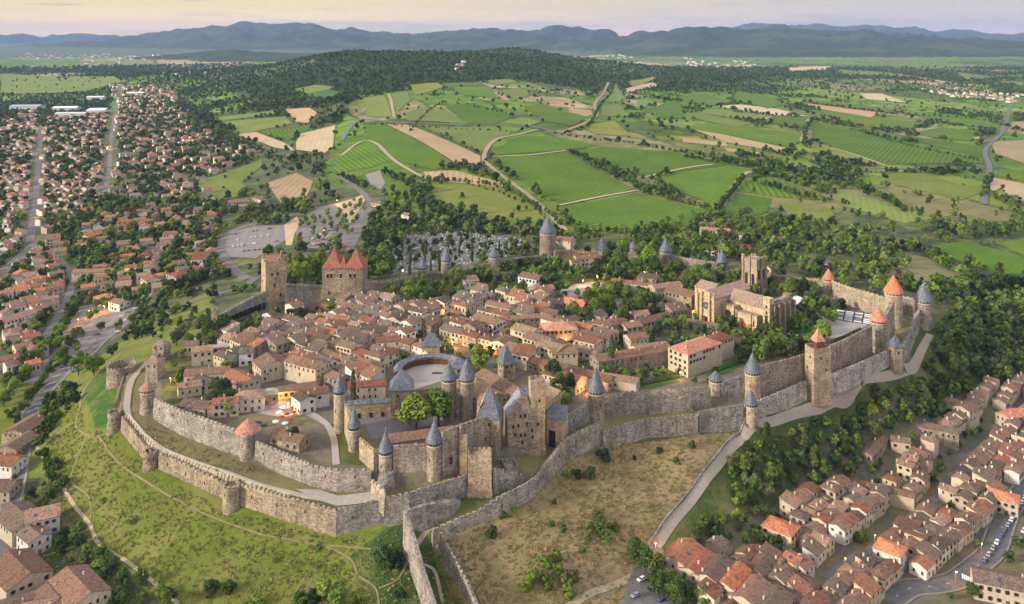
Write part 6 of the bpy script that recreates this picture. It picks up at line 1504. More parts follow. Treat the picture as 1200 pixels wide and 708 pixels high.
for x, y, r, mt in [(478,352,6,'leaf_bright'),(490,357,7,'leaf_bright'),(504,353,6,'leaf'),(496,345,6,'leaf_bright'),(481,344,5.5,'leaf'),(535,338,8,'leaf'),(546,332,6.5,'leaf'),(528,322,6,'leaf'),
  (660,386,7,'leaf_dark'),(672,382,7,'leaf'),(685,386,7,'leaf_dark'),(697,378,7,'leaf'),(690,368,7,'leaf'),(708,364,7,'leaf_bright'),(716,376,6,'leaf_dark'),(728,384,6,'leaf'),(737,378,7,'leaf'),(748,372,6,'leaf'),
  (700,352,6,'leaf_bright'),(714,348,5,'leaf_bright'),(736,358,5.5,'leaf_bright'),(754,362,7,'leaf'),(768,360,5,'leaf'),(772,396,5,'leaf_dark'),(785,392,6,'leaf'),(798,390,5,'leaf'),(780,386,5,'leaf_dark'),
  (612,345,4.5,'leaf'),(603,350,4,'leaf_bright'),(590,343,4,'leaf'),(597,334,4,'leaf'),(620,350,4,'leaf_bright'),(635,355,3.5,'leaf_bright'),(652,334,5,'leaf_dark'),(644,346,3,'leaf'),
  (561,440,6.5,'leaf_bright'),(253,472,5,'leaf'),(262,466,5.5,'leaf'),(268,477,5.5,'leaf'),(246,478,4,'leaf_dark'),(268,487,3.5,'leaf_bright'),(343,522,4,'leaf_dark'),(312,445,4,'leaf'),
  (345,338,8,'leaf_bright'),(357,334,8,'leaf_bright'),(369,330,7.5,'leaf'),(350,322,8,'leaf_bright'),(363,318,8,'leaf_bright'),(338,330,7,'leaf'),(375,322,7,'leaf_bright'),
  (325,378,4.5,'leaf_dark'),(340,374,4,'leaf_dark'),(352,377,5,'leaf_dark'),(365,376,4.5,'leaf_dark'),(375,378,4,'leaf'),(262,392,7,'leaf_dark'),(246,396,6,'leaf_dark'),(238,388,6,'leaf_olive'),(250,384,5,'leaf_dark'),
  (220,405,4,'leaf_bright'),(290,398,5,'leaf'),(300,394,4,'leaf'),(207,398,5,'leaf_olive'),(215,392,5,'leaf_olive'),
  (438,322,8,'leaf'),(447,312,9,'leaf'),(440,300,9,'leaf_dark'),(455,322,7,'leaf'),(433,310,7,'leaf'),(430,290,6,'leaf_dark'),(448,290,7,'leaf_dark'),
  (655,462,5.5,'leaf'),(666,468,5,'leaf_dark'),(648,452,6,'leaf_dark'),(660,482,4.5,'leaf_bright'),(735,448,4,'leaf'),(727,444,3,'leaf_dark'),(748,448,3.5,'leaf_bright'),(756,446,3,'leaf'),
  (905,420,7,'leaf_bright'),(893,425,6,'leaf'),(915,415,6.5,'leaf_bright'),(928,422,5.5,'leaf_olive'),(903,408,6,'leaf'),(888,412,6,'leaf'),(940,414,4,'leaf_dark'),(951,404,4,'leaf'),(965,402,7,'leaf_bright'),(945,392,5,'leaf_dark'),(957,386,4,'leaf_dark'),
  (935,376,4.5,'leaf_dark'),(925,382,4,'leaf_dark'),(848,408,5,'leaf_dark'),(908,345,5,'leaf'),(925,350,6.5,'leaf'),(940,350,6.5,'leaf_dark'),(950,346,6,'leaf'),(932,341,6,'leaf_dark'),(955,352,5,'leaf'),
  (712,312,8,'leaf'),(725,316,8,'leaf'),(752,308,8,'leaf'),(760,314,8,'leaf_bright'),(745,320,6,'leaf'),(768,322,7,'leaf'),(783,325,5,'leaf_bright'),(795,322,6,'leaf'),(815,330,7,'leaf_bright'),(828,334,6,'leaf_bright'),(806,336,6,'leaf'),(700,318,5,'leaf_dark'),(733,306,6,'leaf')]:
    tp(x, y, r, 'round', mt, z=0)
for x, y, r in [(480,322,1.6),(498,310,1.4),(499,298,1.3),(481,308,1.5),(515,318,1.9),(553,308,2.0),(538,302,1.2),(505,318,1.2),(394,476,1.5),(905,402,2.6),(898,408,2.2),(414,478,2.2),(717,436,2.4),(558,266,1.3),(556,258,1.3),(471,292,1.6),(585,302,1.6)]:
    tp(x, y, r, 'cypress', sz=1.15)
for x, y, r in [(866,426,4.5),(873,420,4)]: tp(x, y, r, 'pine', z=0)
# bushes on the brown slope and the grass slope
for x, y, r, mt in [(452,664,5,'leaf_dark'),(445,655,4,'leaf_dark'),(465,660,4,'leaf_dark'),(708,540,4.2,'leaf_dark'),(676,560,3.2,'leaf_dark'),(690,558,4,'leaf_dark'),(664,558,2.4,'leaf'),(700,608,3,'leaf'),(692,620,3,'leaf'),(705,626,4,'leaf'),(712,634,3.5,'leaf'),(720,622,3.2,'leaf'),(690,632,2.6,'leaf'),
   (640,664,3.6,'leaf'),(652,658,3.8,'leaf'),(626,680,4,'leaf'),(640,688,4,'leaf'),(662,690,4,'leaf'),(672,680,3.2,'leaf'),(618,692,3.8,'leaf'),(655,672,3.4,'leaf'),(668,700,3,'leaf'),(575,628,3.2,'leaf_dark'),(649,590,1.6,'leaf'),(647,617,2.2,'leaf'),(660,622,2,'leaf'),(683,646,1.6,'leaf'),(773,530,2.2,'leaf_dark'),(810,524,2.6,'leaf'),(793,542,2.2,'leaf_dark'),(743,538,1.5,'leaf_dark'),(744,538,1,'leaf'),
   (248,694,4,'leaf_dark'),(268,692,3.5,'leaf'),(300,712,4,'leaf'),(155,614,2.8,'leaf'),(323,658,1.8,'leaf_bright'),(372,644,1.8,'leaf_bright'),(378,695,4.5,'leaf_bright'),(395,703,4,'leaf'),(350,710,4.5,'leaf_dark'),(365,706,4,'leaf_dark'),(415,708,3,'leaf_olive'),(200,640,1,'leaf'),
   (602,600,1.8,'leaf'),(590,606,2.2,'leaf_dark'),(840,618,2.6,'leaf'),(870,558,3.4,'leaf'),(505,628,1.6,'leaf'),(470,700,3,'leaf_dark'),(120,590,1.6,'leaf'),(90,470,3,'leaf_dark'),(88,455,3,'leaf')]:
    tp(x, y, r, 'bush', mt)
# avenue rows lower left and by the road foot
for i in range(13):
    t = i/12; tp(4+t*74, 476-t*92, 4.6, 'round', 'leaf_bright' if i % 3 else 'leaf'); tp(22+t*70, 484-t*98+6, 3.8, 'round', 'leaf')
for x, y, r in [(746,660,4.6),(756,672,5),(768,684,5),(782,694,5),(796,700,5),(810,708,5),(824,714,5),(772,700,4.5),(790,712,5)]: tp(x, y, r, 'round', 'leaf')
for x, y, r, mt in [(113,362,4,'leaf'),(118,388,4,'leaf_dark'),(95,395,3,'leaf'),(88,408,3,'leaf'),(92,440,6,'leaf'),(110,440,7,'leaf_bright'),(78,430,4,'leaf'),(74,420,3.5,'leaf'),(100,432,5,'leaf'),(140,388,4,'leaf'),(155,380,4,'leaf')]: tp(x, y, r, 'round', mt)
hand_n = len(TREES)
# ---- rule based near trees
cand = []
def region(pts, sp, rr, kinds, dens=1.0, clump=0.0):
    P = [G(x, y)[:2] for x, y in pts]; x0, x1 = min(p[0] for p in P), max(p[0] for p in P); y0, y1 = min(p[1] for p in P), max(p[1] for p in P)
    gx, gy = np.meshgrid(np.arange(x0, x1, sp), np.arange(y0, y1, sp)); gx = gx.ravel()+rng.uniform(-.45, .45, gx.size)*sp; gy = gy.ravel()+rng.uniform(-.45, .45, gy.size)*sp
    k = in_poly(gx, gy, P)&(rng.random(gx.size) < dens)
    if clump: k &= vnoise(gx/clump, gy/clump, 4) > .42
    for x, y in zip(gx[k], gy[k]): cand.append((x, y, random.uniform(*rr), *random.choice(kinds)))
B, D_, L_, O_ = ('round','leaf'), ('round','leaf_dark'), ('round','leaf_bright'), ('round','leaf_olive')
region([(890,514),(960,488),(1060,436),(1094,396),(1130,350),(1210,345),(1210,448),(1130,462),(1085,495),(1030,515),(1000,550),(935,580),(880,600),(850,580),(856,545)], 5.6, (2.4,4.6), [B,B,D_,L_,B,O_], .95)
region([(800,616),(850,590),(905,600),(880,650),(830,650)], 7, (2.0,3.8), [B,L_,D_,('bush','leaf')], .7)
region([(60,445),(80,450),(90,470),(60,500),(58,535),(80,562),(78,600),(115,640),(180,705),(110,705),(70,650),(50,600),(40,530),(38,480)], 6.0, (2.0,3.8), [B,D_,B,('cypress','leaf_dark'),('bush','leaf')], .75)
region([(100,640),(180,690),(220,720),(120,720)], 6, (2.5,4), [B,D_], .6)
region([(420,650),(470,640),(490,708),(300,730),(380,690)], 8, (2,3.5), [('bush','leaf'),('bush','leaf_dark')], .3)
region([(700,300),(780,256),(860,250),(980,262),(1060,300),(1075,345),(1000,350),(965,330),(850,302),(790,298)], 10, (3,5.5), [B,L_,L_,B,O_], .45)
region([(1060,330),(1150,335),(1210,330),(1210,350),(1130,352),(1090,360)], 9, (3,5.5), [B,D_,L_], .8)
region([(880,600),(1000,545),(1210,450),(1210,708),(880,708)], 6.5, (1.6,3.2), [B,D_,L_,('bush','leaf')], .65)
region([(0,480),(30,480),(20,560),(100,700),(0,708)], 9, (2,3.5), [B,D_,('bush','leaf')], .35)
region([(230,395),(380,375),(700,345),(900,340),(880,410),(660,440),(400,430),(240,450)], 6.5, (1.6,3.4), [B,L_,D_,B], .55)
region([(440,348),(500,330),(640,308),(780,313),(846,320),(913,340),(1000,362),(940,415),(860,425),(840,380),(800,350),(740,345),(600,352),(520,352)], 8.5, (2.5,4.8), [B,L_,D_,B], .75)
region([(700,425),(800,412),(820,425),(870,400),(880,420),(840,450),(700,455)], 8, (1.8,3.6), [B,L_,D_,('bush','leaf'),('cypress','leaf_dark')], .6)
region([(640,445),(700,440),(690,470),(650,490)], 7, (2,3.6), [B,D_,L_], .6)
region([(800,650),(860,625),(930,610),(1000,560),(1020,520),(1085,500),(1130,465),(1000,530),(880,600),(790,640)], 6.5, (2.2,4), [B,L_,D_], .8)
region([(195,425),(250,382),(420,355),(380,375),(300,398),(225,425),(240,470),(200,480)], 8, (2,4), [B,L_,D_,O_], .5)
region([(458,320),(456,302),(480,279),(540,276),(610,284),(630,294),(600,298),(540,310)], 13, (2,3.5), [D_,('cypress','leaf_dark'),('cypress','leaf_dark')], .75)
region([(0,345),(60,280),(130,240),(250,235),(265,330),(160,350),(60,440),(0,460)], 8, (2.5,5), [B,D_,B,D_,L_,('cypress','leaf_dark')], .75)
region([(380,300),(430,250),(470,230),(600,262),(640,262),(600,275),(480,268),(455,300)], 11, (3.5,6), [B,D_,D_,('cypress','leaf_dark')], .45)
region([(340,262),(425,232),(440,250),(415,286),(350,290)], 15, (2.4,3.6), [L_], .8)
region([(170,400),(250,350),(252,375),(200,402)], 7, (2,3.5), [B,O_,('bush','leaf')], .35)
region([(160,372),(230,355),(190,385),(140,412),(120,425)], 7, (2.5,4), [B,D_], .55)
HP = np.array([(h['o'].location.x, h['o'].location.y, .55*min(h['w'], h['d'])+1.0) for h in HOUSES]+[(r[0], r[1], .5*r[3]) for r in rest]+HALLS+[a for a in AVOID if a[2] < 12 and False] or [(0, 0, 0)])
TW = np.array([(o.location.x, o.location.y, 5.0) for o in COL.objects if o.parent is None and o.get('category') in ('tower', 'castle building', 'gatehouse', 'church')])
SA = np.array([(p[0], p[1], w/2) for k, w in (('west_path',6),('lice_road',8),('west_street',8),('avenue',12),('north_street',10),('second_street',6),('third_street',9),('ring_road',9),('gate_road',8),('lower_road',11),('village_street',6),('foot_street',8),('hill_road',8),('upper_ring',9),('moat_path',5)) for p in STREETS[k]])
def clear(x, y, r, houses=True):
    if houses and np.any(np.hypot(HP[:, 0]-x, HP[:, 1]-y) < HP[:, 2]+r*.55): return False
    if np.any(np.hypot(TW[:, 0]-x, TW[:, 1]-y) < TW[:, 2]+r): return False
    if np.any(np.hypot(SA[:, 0]-x, SA[:, 1]-y) < SA[:, 2]+r*.6): return False
    return True
CP_ = [P for P, n in NOPLANT if n in ('car_park', 'paved_square', 'gravel_yard', 'vineyard', 'ploughed_field', 'stubble_field', 'swimming_pool')]
ok = []
for c in cand:
    if not clear(c[0], c[1], c[2]): continue
    if c[1] < 900 and any(in_poly(np.array([c[0]]), np.array([c[1]]), P)[0] for P in CP_): 
        if c[3] != 'round' or c[4] != 'leaf_bright': continue
    ok.append(c)
cemetery = [G(x, y)[:2] for x, y in [(458,322),(456,300),(480,277),(540,274),(610,282),(632,294),(600,300),(540,312)]]
ok.sort(key=lambda c: -c[2]/c[1])
left = 300-hand_n; ind, massed = ok[:max(0, left)], ok[max(0, left):]
for x, y, r, kd, mt in ind: tree(x, y, {'cypress': 1.3, 'bush': r*.8}.get(kd, r), kd, mt, group='trees among houses and on the slopes', sz=random.uniform(.9, 1.25))
print('trees', hand_n, len(ind), len(massed))
# ---- countryside: one mass of woods and hedges
def gn_instances(name, pts, protos, label, cat):
    """pts: rows x, y, z, rot, scale, index"""
    A = np.array(pts, np.float32); me = bpy.data.meshes.new(name); me.vertices.add(len(A)); me.vertices.foreach_set('co', A[:, :3].ravel())
    for nm, j, ty in (('rz', 3, 'FLOAT'), ('scl', 4, 'FLOAT'), ('pick', 5, 'INT')):
        at = me.attributes.new(nm, ty, 'POINT'); at.data.foreach_set('value', A[:, j].astype(np.int32 if ty == 'INT' else np.float32))
    o = bpy.data.objects.new(name, me); link(o)
    cl = bpy.data.collections.new(name+' kinds')
    for i, p in enumerate(protos):
        q = bpy.data.objects.new('%s kind %02d' % (name, i), p); cl.objects.link(q)
    ng = bpy.data.node_groups.new(name, 'GeometryNodeTree'); ng.interface.new_socket('Geometry', in_out='INPUT', socket_type='NodeSocketGeometry'); ng.interface.new_socket('Geometry', in_out='OUTPUT', socket_type='NodeSocketGeometry')
    N_ = ng.nodes; gi = N_.new('NodeGroupInput'); go = N_.new('NodeGroupOutput'); ip = N_.new('GeometryNodeInstanceOnPoints'); ci = N_.new('GeometryNodeCollectionInfo')
    ci.inputs['Collection'].default_value = cl; ci.inputs['Separate Children'].default_value = True; ci.inputs['Reset Children'].default_value = True; ip.inputs['Pick Instance'].default_value = True
    def at(nm, ty):
        a = N_.new('GeometryNodeInputNamedAttribute'); a.data_type = ty; a.inputs['Name'].default_value = nm; return a.outputs['Attribute']
    cx = N_.new('ShaderNodeCombineXYZ'); e2r = N_.new('FunctionNodeEulerToRotation'); L = ng.links
    L.new(at('rz', 'FLOAT'), cx.inputs['Z']); L.new(cx.outputs[0], e2r.inputs[0]); L.new(e2r.outputs[0], ip.inputs['Rotation'])
    L.new(at('scl', 'FLOAT'), ip.inputs['Scale']); L.new(at('pick', 'INT'), ip.inputs['Instance Index'])
    mp_ = N_.new('GeometryNodeMeshToPoints'); L.new(gi.outputs[0], mp_.inputs['Mesh']); L.new(mp_.outputs[0], ip.inputs['Points']); L.new(ci.outputs[0], ip.inputs['Instance']); L.new(ip.outputs[0], go.inputs[0])
    md = o.modifiers.new('scatter', 'NODES'); md.node_group = ng
    tag(o, label, cat, kind='stuff'); return o
def low_tree(mt, per, size, n, seed, R=4, squash=1, z0=4.6):
    V, Fq = leaf_cloud(crown_clumps(R, n, z0, squash, seed), per, size, .85, seed); me = npmesh('far crown', V, Fq, [M[mt]]); return me
MID = [low_tree(m, 40, .55, 13, 90+i) for i, m in enumerate(('leaf', 'leaf_dark', 'leaf_bright', 'leaf', 'leaf_dark', 'leaf_olive'))]
FARP = [low_tree(m, 16, 1.25, 5, 120+i) for i, m in enumerate(('leaf', 'leaf_dark', 'leaf_dark', 'leaf', 'leaf_dark', 'leaf_olive'))]
rows = []
KI = {'leaf': (0, 3), 'leaf_dark': (1, 4), 'leaf_bright': (2,), 'leaf_olive': (5,)}
for x, y, r, kd, mt in massed: rows.append((x, y, H(x, y)-.2, random.uniform(0, 6.28), r/4*(.6 if kd == 'bush' else 1), random.choice(KI[mt])))
gn_instances('town_trees', rows, MID, 'smaller trees of gardens and lanes that merge into green patches', 'trees')
# candidate places from 640 m to 6 km, wider apart with distance
ys = []; y = 660.0
while y < 6200: ys.append(y); y += max(8.5, y/230)
X_, Y_ = [], []
for y in ys:
    s = max(8.5, y/230); n = int(1.7*y/s); X_.append(np.linspace(-.85*y, .85*y, n)+rng.uniform(-.48, .48, n)*s); Y_.append(y+rng.uniform(-.48, .48, n)*s)
X_ = np.concatenate(X_); Y_ = np.concatenate(Y_); Z_ = hgrid(X_, Y_)
n1_ = vnoise(X_/90, Y_/90, 21)*.6+vnoise(X_/30, Y_/30, 22)*.4; n2_ = vnoise(X_/420, Y_/420, 23)
pr = np.where((Z_ > 22) & (Y_ > 2100), np.where(n2_ > .64, .15, np.where(n1_ < .36, .45, .92)), np.where(n1_*.7+n2_*.5 > .62, .85, .16))
pr = np.where((Y_ > 2300) & (n2_ > .40), np.maximum(pr, .8), pr)
townP = [G(x, y)[:2] for x, y in [(-60,460),(-60,150),(60,105),(200,103),(300,176),(262,250),(262,320),(60,445)]]
vineP = [G(x, y)[:2] for x, y in [(385,215),(395,150),(420,115),(600,95),(700,108),(1000,106),(1210,112),(1210,250),(1060,252),(870,240),(850,262),(700,280),(505,262),(450,225)]]
pv = in_poly(X_, Y_, vineP); pr = np.where(pv, np.where(n1_*.6+n2_*.4 > .66, .8, .045), pr)
tw_ = in_poly(X_, Y_, townP); pr = np.where(tw_, .68, pr)
belt = in_poly(X_, Y_, [G(x, y)[:2] for x, y in [(690,300),(700,275),(860,245),(1000,262),(1100,262),(1080,330),(1000,340),(850,300)]]); pr[belt] *= .5
innerP = [W(x, y, 0)[:2] for x, y in [(190,421),(252,375),(319,350),(425,335),(495,318),(579,310),(642,298),(780,304),(913,330),(971,340),(1047,383),(1060,420),(600,560),(300,560)]]
pr[in_poly(X_, Y_, innerP)] = 0; pr[in_poly(X_, Y_, cemetery)] = 0
keep = rng.random(len(X_)) < pr
for P, nm in NOPLANT:
    Pa = np.array(P); c = Pa.mean(0); rad = np.max(np.hypot(*(Pa-c).T))
    m = np.nonzero(keep & (np.hypot(X_-c[0], Y_-c[1]) < rad))[0]
    if len(m):
        ins = sdist(X_[m], Y_[m], P) < (2.0 if nm != 'meadow' else 0)
        if nm == 'meadow': ins &= rng.random(len(m)) > .03
        if nm == 'orchard_ground': ins &= rng.random(len(m)) > .0
        keep[m[ins]] = False
m = np.nonzero(keep)[0]
for k, Q in STREETS.items():
    Q = np.array(Q)
    if Q[:, 1].max() < 650: continue
    wid = 9 if 'street' in k or 'road' in k else 7
    for q in Q:
        d = np.abs(X_[m]-q[0])+np.abs(Y_[m]-q[1]); keep[m[d < wid+q[1]*.004]] = False
m = np.nonzero(keep)[0]
near_h = HP[HP[:, 1] > 600]
bad = np.zeros(len(m), bool)
for h in near_h: bad |= (np.abs(X_[m]-h[0]) < h[2]+1.2) & (np.abs(Y_[m]-h[1]) < h[2]+2)
keep[m[bad]] = False; m = np.nonzero(keep)[0]
rowsM, rowsF = [], []
for i in m:
    x, y, z = X_[i], Y_[i], Z_[i]; s = random.choice((random.uniform(.55, 1.0), random.uniform(.8, 1.6)))*max(1, y/3400)
    (rowsM if y < 1150 else rowsF).append((x, y, z-.3, random.uniform(0, 6.28), s, random.choice((0, 1, 2, 3, 4, 5, 2) if y < 1150 else (0, 1, 2, 3, 3, 4, 5))))
# hedges and tree lines
def hedge(pts, sp, s, dest=None):
    P = [G(x, y)[:2] for x, y in pts]; L = smooth_line(P, 3)
    for a, b in zip(L[:-1], L[1:]):
        d = seglen(a, b); st = max(sp, a[1]/230); n = max(1, int(d/st))
        for k in range(n):
            x = a[0]+(b[0]-a[0])*(k+random.random())/n+random.uniform(-1.5, 1.5); y = a[1]+(b[1]-a[1])*(k+random.random())/n+random.uniform(-1.5, 1.5)
            (rowsM if y < 1150 else rowsF).append((x, y, H(x, y)-.3, random.uniform(0, 6.28), s*random.uniform(.6, 1.25), random.choice((0, 1, 1, 4, 3))))
for pts, sp, s in [([(667,180),(700,193),(745,217),(790,235),(832,247)],5,.9),([(672,178),(705,196),(760,222)],6,.7),([(500,212),(545,214),(592,222),(640,250),(658,266)],5,.7),([(575,182),(565,200),(600,222)],9,.5),
    ([(425,146),(500,150),(600,155)],11,.6),([(650,158),(730,168),(800,180),(870,190)],7,.8),([(800,185),(900,198),(1000,202),(1100,203),(1150,202)],6,1.1),([(880,205),(940,200),(1010,220),(1060,248),(1110,258)],6,1.1),
    ([(943,170),(945,150),(955,140)],7,1.0),([(1000,152),(1060,170),(1150,190)],9,.7),([(530,210),(620,240),(640,262)],9,.5),([(840,248),(872,208)],4,.9),([(660,158),(690,148),(700,130),(720,100)],10,.8),
    ([(880,212),(960,236),(1000,240)],7,.9),([(940,120),(1045,134),(1140,140),(1185,150)],8,1.0),([(480,155),(520,120),(600,135)],13,.7),([(1010,315),(1060,293),(1075,290)],5,.7),([(1075,292),(1140,330),(1200,335)],5,1.1),([(1150,232),(1163,205)],7,.9),
    ([(453,205),(490,225),(520,262),(545,268)],5,1.2),([(500,236),(545,262),(600,274),(660,276)],4.5,1.0),([(395,205),(430,222)],6,.9),([(745,270),(810,268),(850,250)],6,.9)]:
    hedge(pts, sp, s)
for x, y, r in [(608,248,.9),(617,246,.6),(602,250,.5),(612,238,.5),(600,257,.9),(620,262,.9)]:
    q = G(x, y); rowsM.append((q[0], q[1], q[2], 0, r, 1))
MID += [low_tree('leaf', 46, .5, 12, 301, R=3.2, squash=1.9, z0=6.2), low_tree('leaf_bright', 40, .55, 16, 302, R=4.6, squash=.75, z0=4.6), low_tree('leaf_dark', 46, .5, 10, 303, R=2.2, squash=2.6, z0=5.5), low_tree('leaf_olive', 40, .5, 12, 304, R=3.6, squash=1.2, z0=5)]
rowsM = [(a, b, c, d, e, random.choice((6, 7, 8, 9)) if random.random() < .3 else f) for a, b, c, d, e, f in rowsM]
gn_instances('woodland', rowsM, MID, 'tree belts, hedges and copses around the vineyards beyond the town', 'trees')
gn_instances('hill_forest', rowsF, FARP, 'dense far forest covering the hills and the plain behind the vineyards', 'forest')
TUFT = []
for i, m_ in enumerate(('tuft_green', 'tuft_dry')):
    V, Fq = leaf_cloud([(random.uniform(-.8,.8), random.uniform(-.8,.8), .12, .5) for _ in range(5)], 9, .22, .5, 200+i); TUFT.append(npmesh('tuft', V, Fq, [M[m_]]))
tf = []
def tufts(poly, n, pg, zfun=None):
    P = [G(x, y)[:2] for x, y in poly]; A = np.array(P); x = rng.uniform(A[:, 0].min(), A[:, 0].max(), n); y = rng.uniform(A[:, 1].min(), A[:, 1].max(), n); k = in_poly(x, y, P)
    nn = vnoise(x/9, y/9, 31)*.6+vnoise(x/3, y/3, 32)*.4
    for a, b, q in zip(x[k], y[k], nn[k]):
        if random.random() > q*1.25: continue
        tf.append((a, b, H(a, b), random.uniform(0, 6.28), random.uniform(.35, 1.0)*(1.5 if random.random() < .04 else 1), 0 if random.random() < pg+(q-.5)*1.2 else 1))
tufts([(-60,708),(60,560),(60,440),(95,470),(100,505),(132,506),(180,553),(270,600),(394,630),(450,620),(520,650),(560,740),(-60,740)], 42000, .62)
tufts([(627,582),(664,541),(706,522),(819,509),(872,500),(840,545),(800,598),(765,645),(740,700),(720,740),(560,740),(507,640),(560,618)], 16000, .03)
tufts([(150,520),(180,500),(260,535),(396,580),(350,572),(260,560)], 2500, .4)
tufts([(820,610),(850,590),(900,590),(1000,545),(1130,470),(1200,450),(1060,430),(960,478),(880,515)], 9000, .8)
_T = np.array([(t[0], t[1]) for t in tf]); kk_ = np.ones(len(tf), bool)
for k_ in ('west_path', 'slope_path', 'foot_path', 'branch', 'branch2', 'branch3', 'bank_path', 'bottom_track', 'west_street', 'foot_street'):
    for q in STREETS[k_]: kk_ &= np.hypot(_T[:, 0]-q[0], _T[:, 1]-q[1]) > (3.2 if k_ in ('west_path', 'foot_street') else 5 if k_ == 'west_street' else 1.0)
kk_ &= ~in_poly(_T[:, 0], _T[:, 1], OUT_W) | (_T[:, 1] > 395)
gn_instances('rough_grass', [t for t, k in zip(tf, kk_) if k], TUFT, 'rough green and dry grass tufts covering the castle slopes', 'grass')
print('mass', len(rows), len(rowsM), len(rowsF))
# ---------------------------------------------------------------- cars, graves, lamps
def car_proto():
    b = MB(); v = []
    prof = [(-2.1,.45),(-2.15,.8),(-1.9,.95),(-1.0,1.0),(1.0,1.02),(2.0,.98),(2.15,.75),(2.1,.45)]
    for s in (-.86, .86):
        v += [(x, s, z) for x, z in prof]
    n = len(prof); f = [tuple(range(n-1, -1, -1)), tuple(range(n, 2*n))]+[(i, (i+1) % n, n+(i+1) % n, n+i) for i in range(n)]
    b.add(v, [tuple(reversed(q)) for q in f]); body = b.mesh('body', M['paint'])
    b = MB(); b.add([(-1.15,-.80,.98),(1.75,-.80,.98),(1.75,.80,.98),(-1.15,.80,.98),(-.45,-.66,1.46),(1.25,-.66,1.46),(1.25,.66,1.46),(-.45,.66,1.46)], [(0,1,5,4),(1,2,6,5),(2,3,7,6),(3,0,4,7),(4,5,6,7)]); cab = b.mesh('windows', M['glass'])
    b = MB(); b.add([(-.5,-.68,1.45),(1.3,-.68,1.45),(1.3,.68,1.45),(-.5,.68,1.45),(-.4,-.6,1.52),(1.2,-.6,1.52),(1.2,.6,1.52),(-.4,.6,1.52)], [(0,1,5,4),(1,2,6,5),(2,3,7,6),(3,0,4,7),(4,5,6,7)]); top = b.mesh('car_roof', M['paint'])
    b = MB(); b.cyl((0, -.12, 0), (0, .12, 0), .33, 12); wh = b.mesh('wheel', M['rubber'])
    return body, cab, top, wh
CB = car_proto(); CARC = [('white',(.75,.75,.75)),('black',(.02,.02,.025)),('grey',(.25,.26,.27)),('silver',(.5,.5,.52)),('blue',(.05,.09,.22)),('red',(.35,.03,.03)),('dark grey',(.08,.08,.09))]
CARS = []
def car(x, y, rot, group, detail=True, col=None):
    nm, c = col or random.choices(CARC, [5, 2, 3, 3, 1.2, 1, 2])[0]
    z = H(x, y)+.32; e = empty('parked_car', (x, y, z), rot)
    put('body', CB[0], e, (0, 0, 0), 0, c); put('windows', CB[1], e, (0, 0, 0)); put('car_roof', CB[2], e, (0, 0, 0), 0, c)
    if detail:
        for a in (-1.3, 1.35):
            for s in (-.8, .8): put('wheel', CB[3], e, (a, s, .33))
    tag(e, None, 'car', group, 'thing'); CARS.append(dict(o=e, col=nm)); return e
def cars_along(A, B, n, group, side=True, p=1.0, detail=True, ang=None):
    A = G(*A); B = G(*B); r = math.atan2(B[1]-A[1], B[0]-A[0])+(PI/2 if side else 0)
    if ang is not None: r = ang
    for i in range(n):
        if random.random() > p: continue
        t = (i+.5)/n; car(A[0]+(B[0]-A[0])*t, A[1]+(B[1]-A[1])*t, r+random.uniform(-.05, .05)+(PI if random.random() < .5 else 0), group, detail)
cars_along((1203,582),(1152,662),12,'cars along the lower road',side=False)
cars_along((1190,640),(1215,600),4,'cars along the lower road',side=False)
for x, y, c in [(752,681,0),(764,691,1),(776,704,4),(745,700,2)]: q = G(x, y); car(q[0], q[1], math.radians(35), 'cars at the road foot', True, CARC[c])
for x, y, c in [(143,372,0),(146,377,0),(138,390,0),(114,393,6),(150,367,2)]: q = G(x, y); car(q[0], q[1], math.radians(8), 'cars on the lit car park', True, CARC[c])
for x, y, c in [(16,552,0),(15,562,1),(14,573,1),(11,583,0),(6,610,1)]: q = G(x, y); car(q[0], q[1], math.radians(82), 'cars on the left road', True, CARC[c])
cars_along((158,364),(180,345),9,'cars by the left town lane',p=.9,detail=False); cars_along((162,350),(166,318),7,'cars by the left town lane',p=.9,detail=False)
for k in range(7): cars_along((352+k*9,284-k*4),(392+k*4.5,292-k*8.5),15,'cars in the tree planted car park',p=.42,detail=False)
for k in range(4): cars_along((272,276+k*7),(328,267+k*8),22,'cars in the big open car park',p=.28,detail=False)
cars_along((270,262),(330,254),22,'cars along the upper car park road',side=False,p=.5,detail=False)
cars_along((0,338),(14,318),10,'cars on the avenue square',p=.8,detail=False); cars_along((6,345),(22,322),10,'cars on the avenue square',p=.7,detail=False)
for x, y in [(724,350),(729,348),(721,346),(733,352),(716,343)]: p = W(x, y-6, 0); car(p[0], p[1], .5, 'cars in the small car park among trees', True)
for x, y in [(787,408),(793,410),(798,407),(302,505),(308,508)]: p = W(x, y-8, 0); car(p[0], p[1], .3, 'cars parked inside the walls', True)
# bays painted on the big car park and the lit one
def bays(A, B, n, L=5):
    A = G(*A); B = G(*B); r = math.atan2(B[1]-A[1], B[0]-A[0])
    b = MB()
    for i in range(n+1):
        t = i/n; x, y = A[0]+(B[0]-A[0])*t, A[1]+(B[1]-A[1])*t; P = []
        for a_, s_ in ((-L/2, -.09), (L/2, -.09), (L/2, .09), (-L/2, .09)):
            X, Y = x+math.cos(r+PI/2)*a_+math.cos(r)*s_, y+math.sin(r+PI/2)*a_+math.sin(r)*s_; P.append((X, Y, H(X, Y)+.42))
        b.add(P, [(0,1,2,3)])
    o = b.build('road_markings', M['paint_white']); tag(o, kind='structure')
for k in range(8): bays((302+k*4,272+k*.5),(300+k*5,300-k*2.4),14, 1.5) if False else None
bays((86,402),(118,366),22); bays((72,430),(108,388),24); bays((96,408),(140,368),20); bays((60,450),(96,412),18)
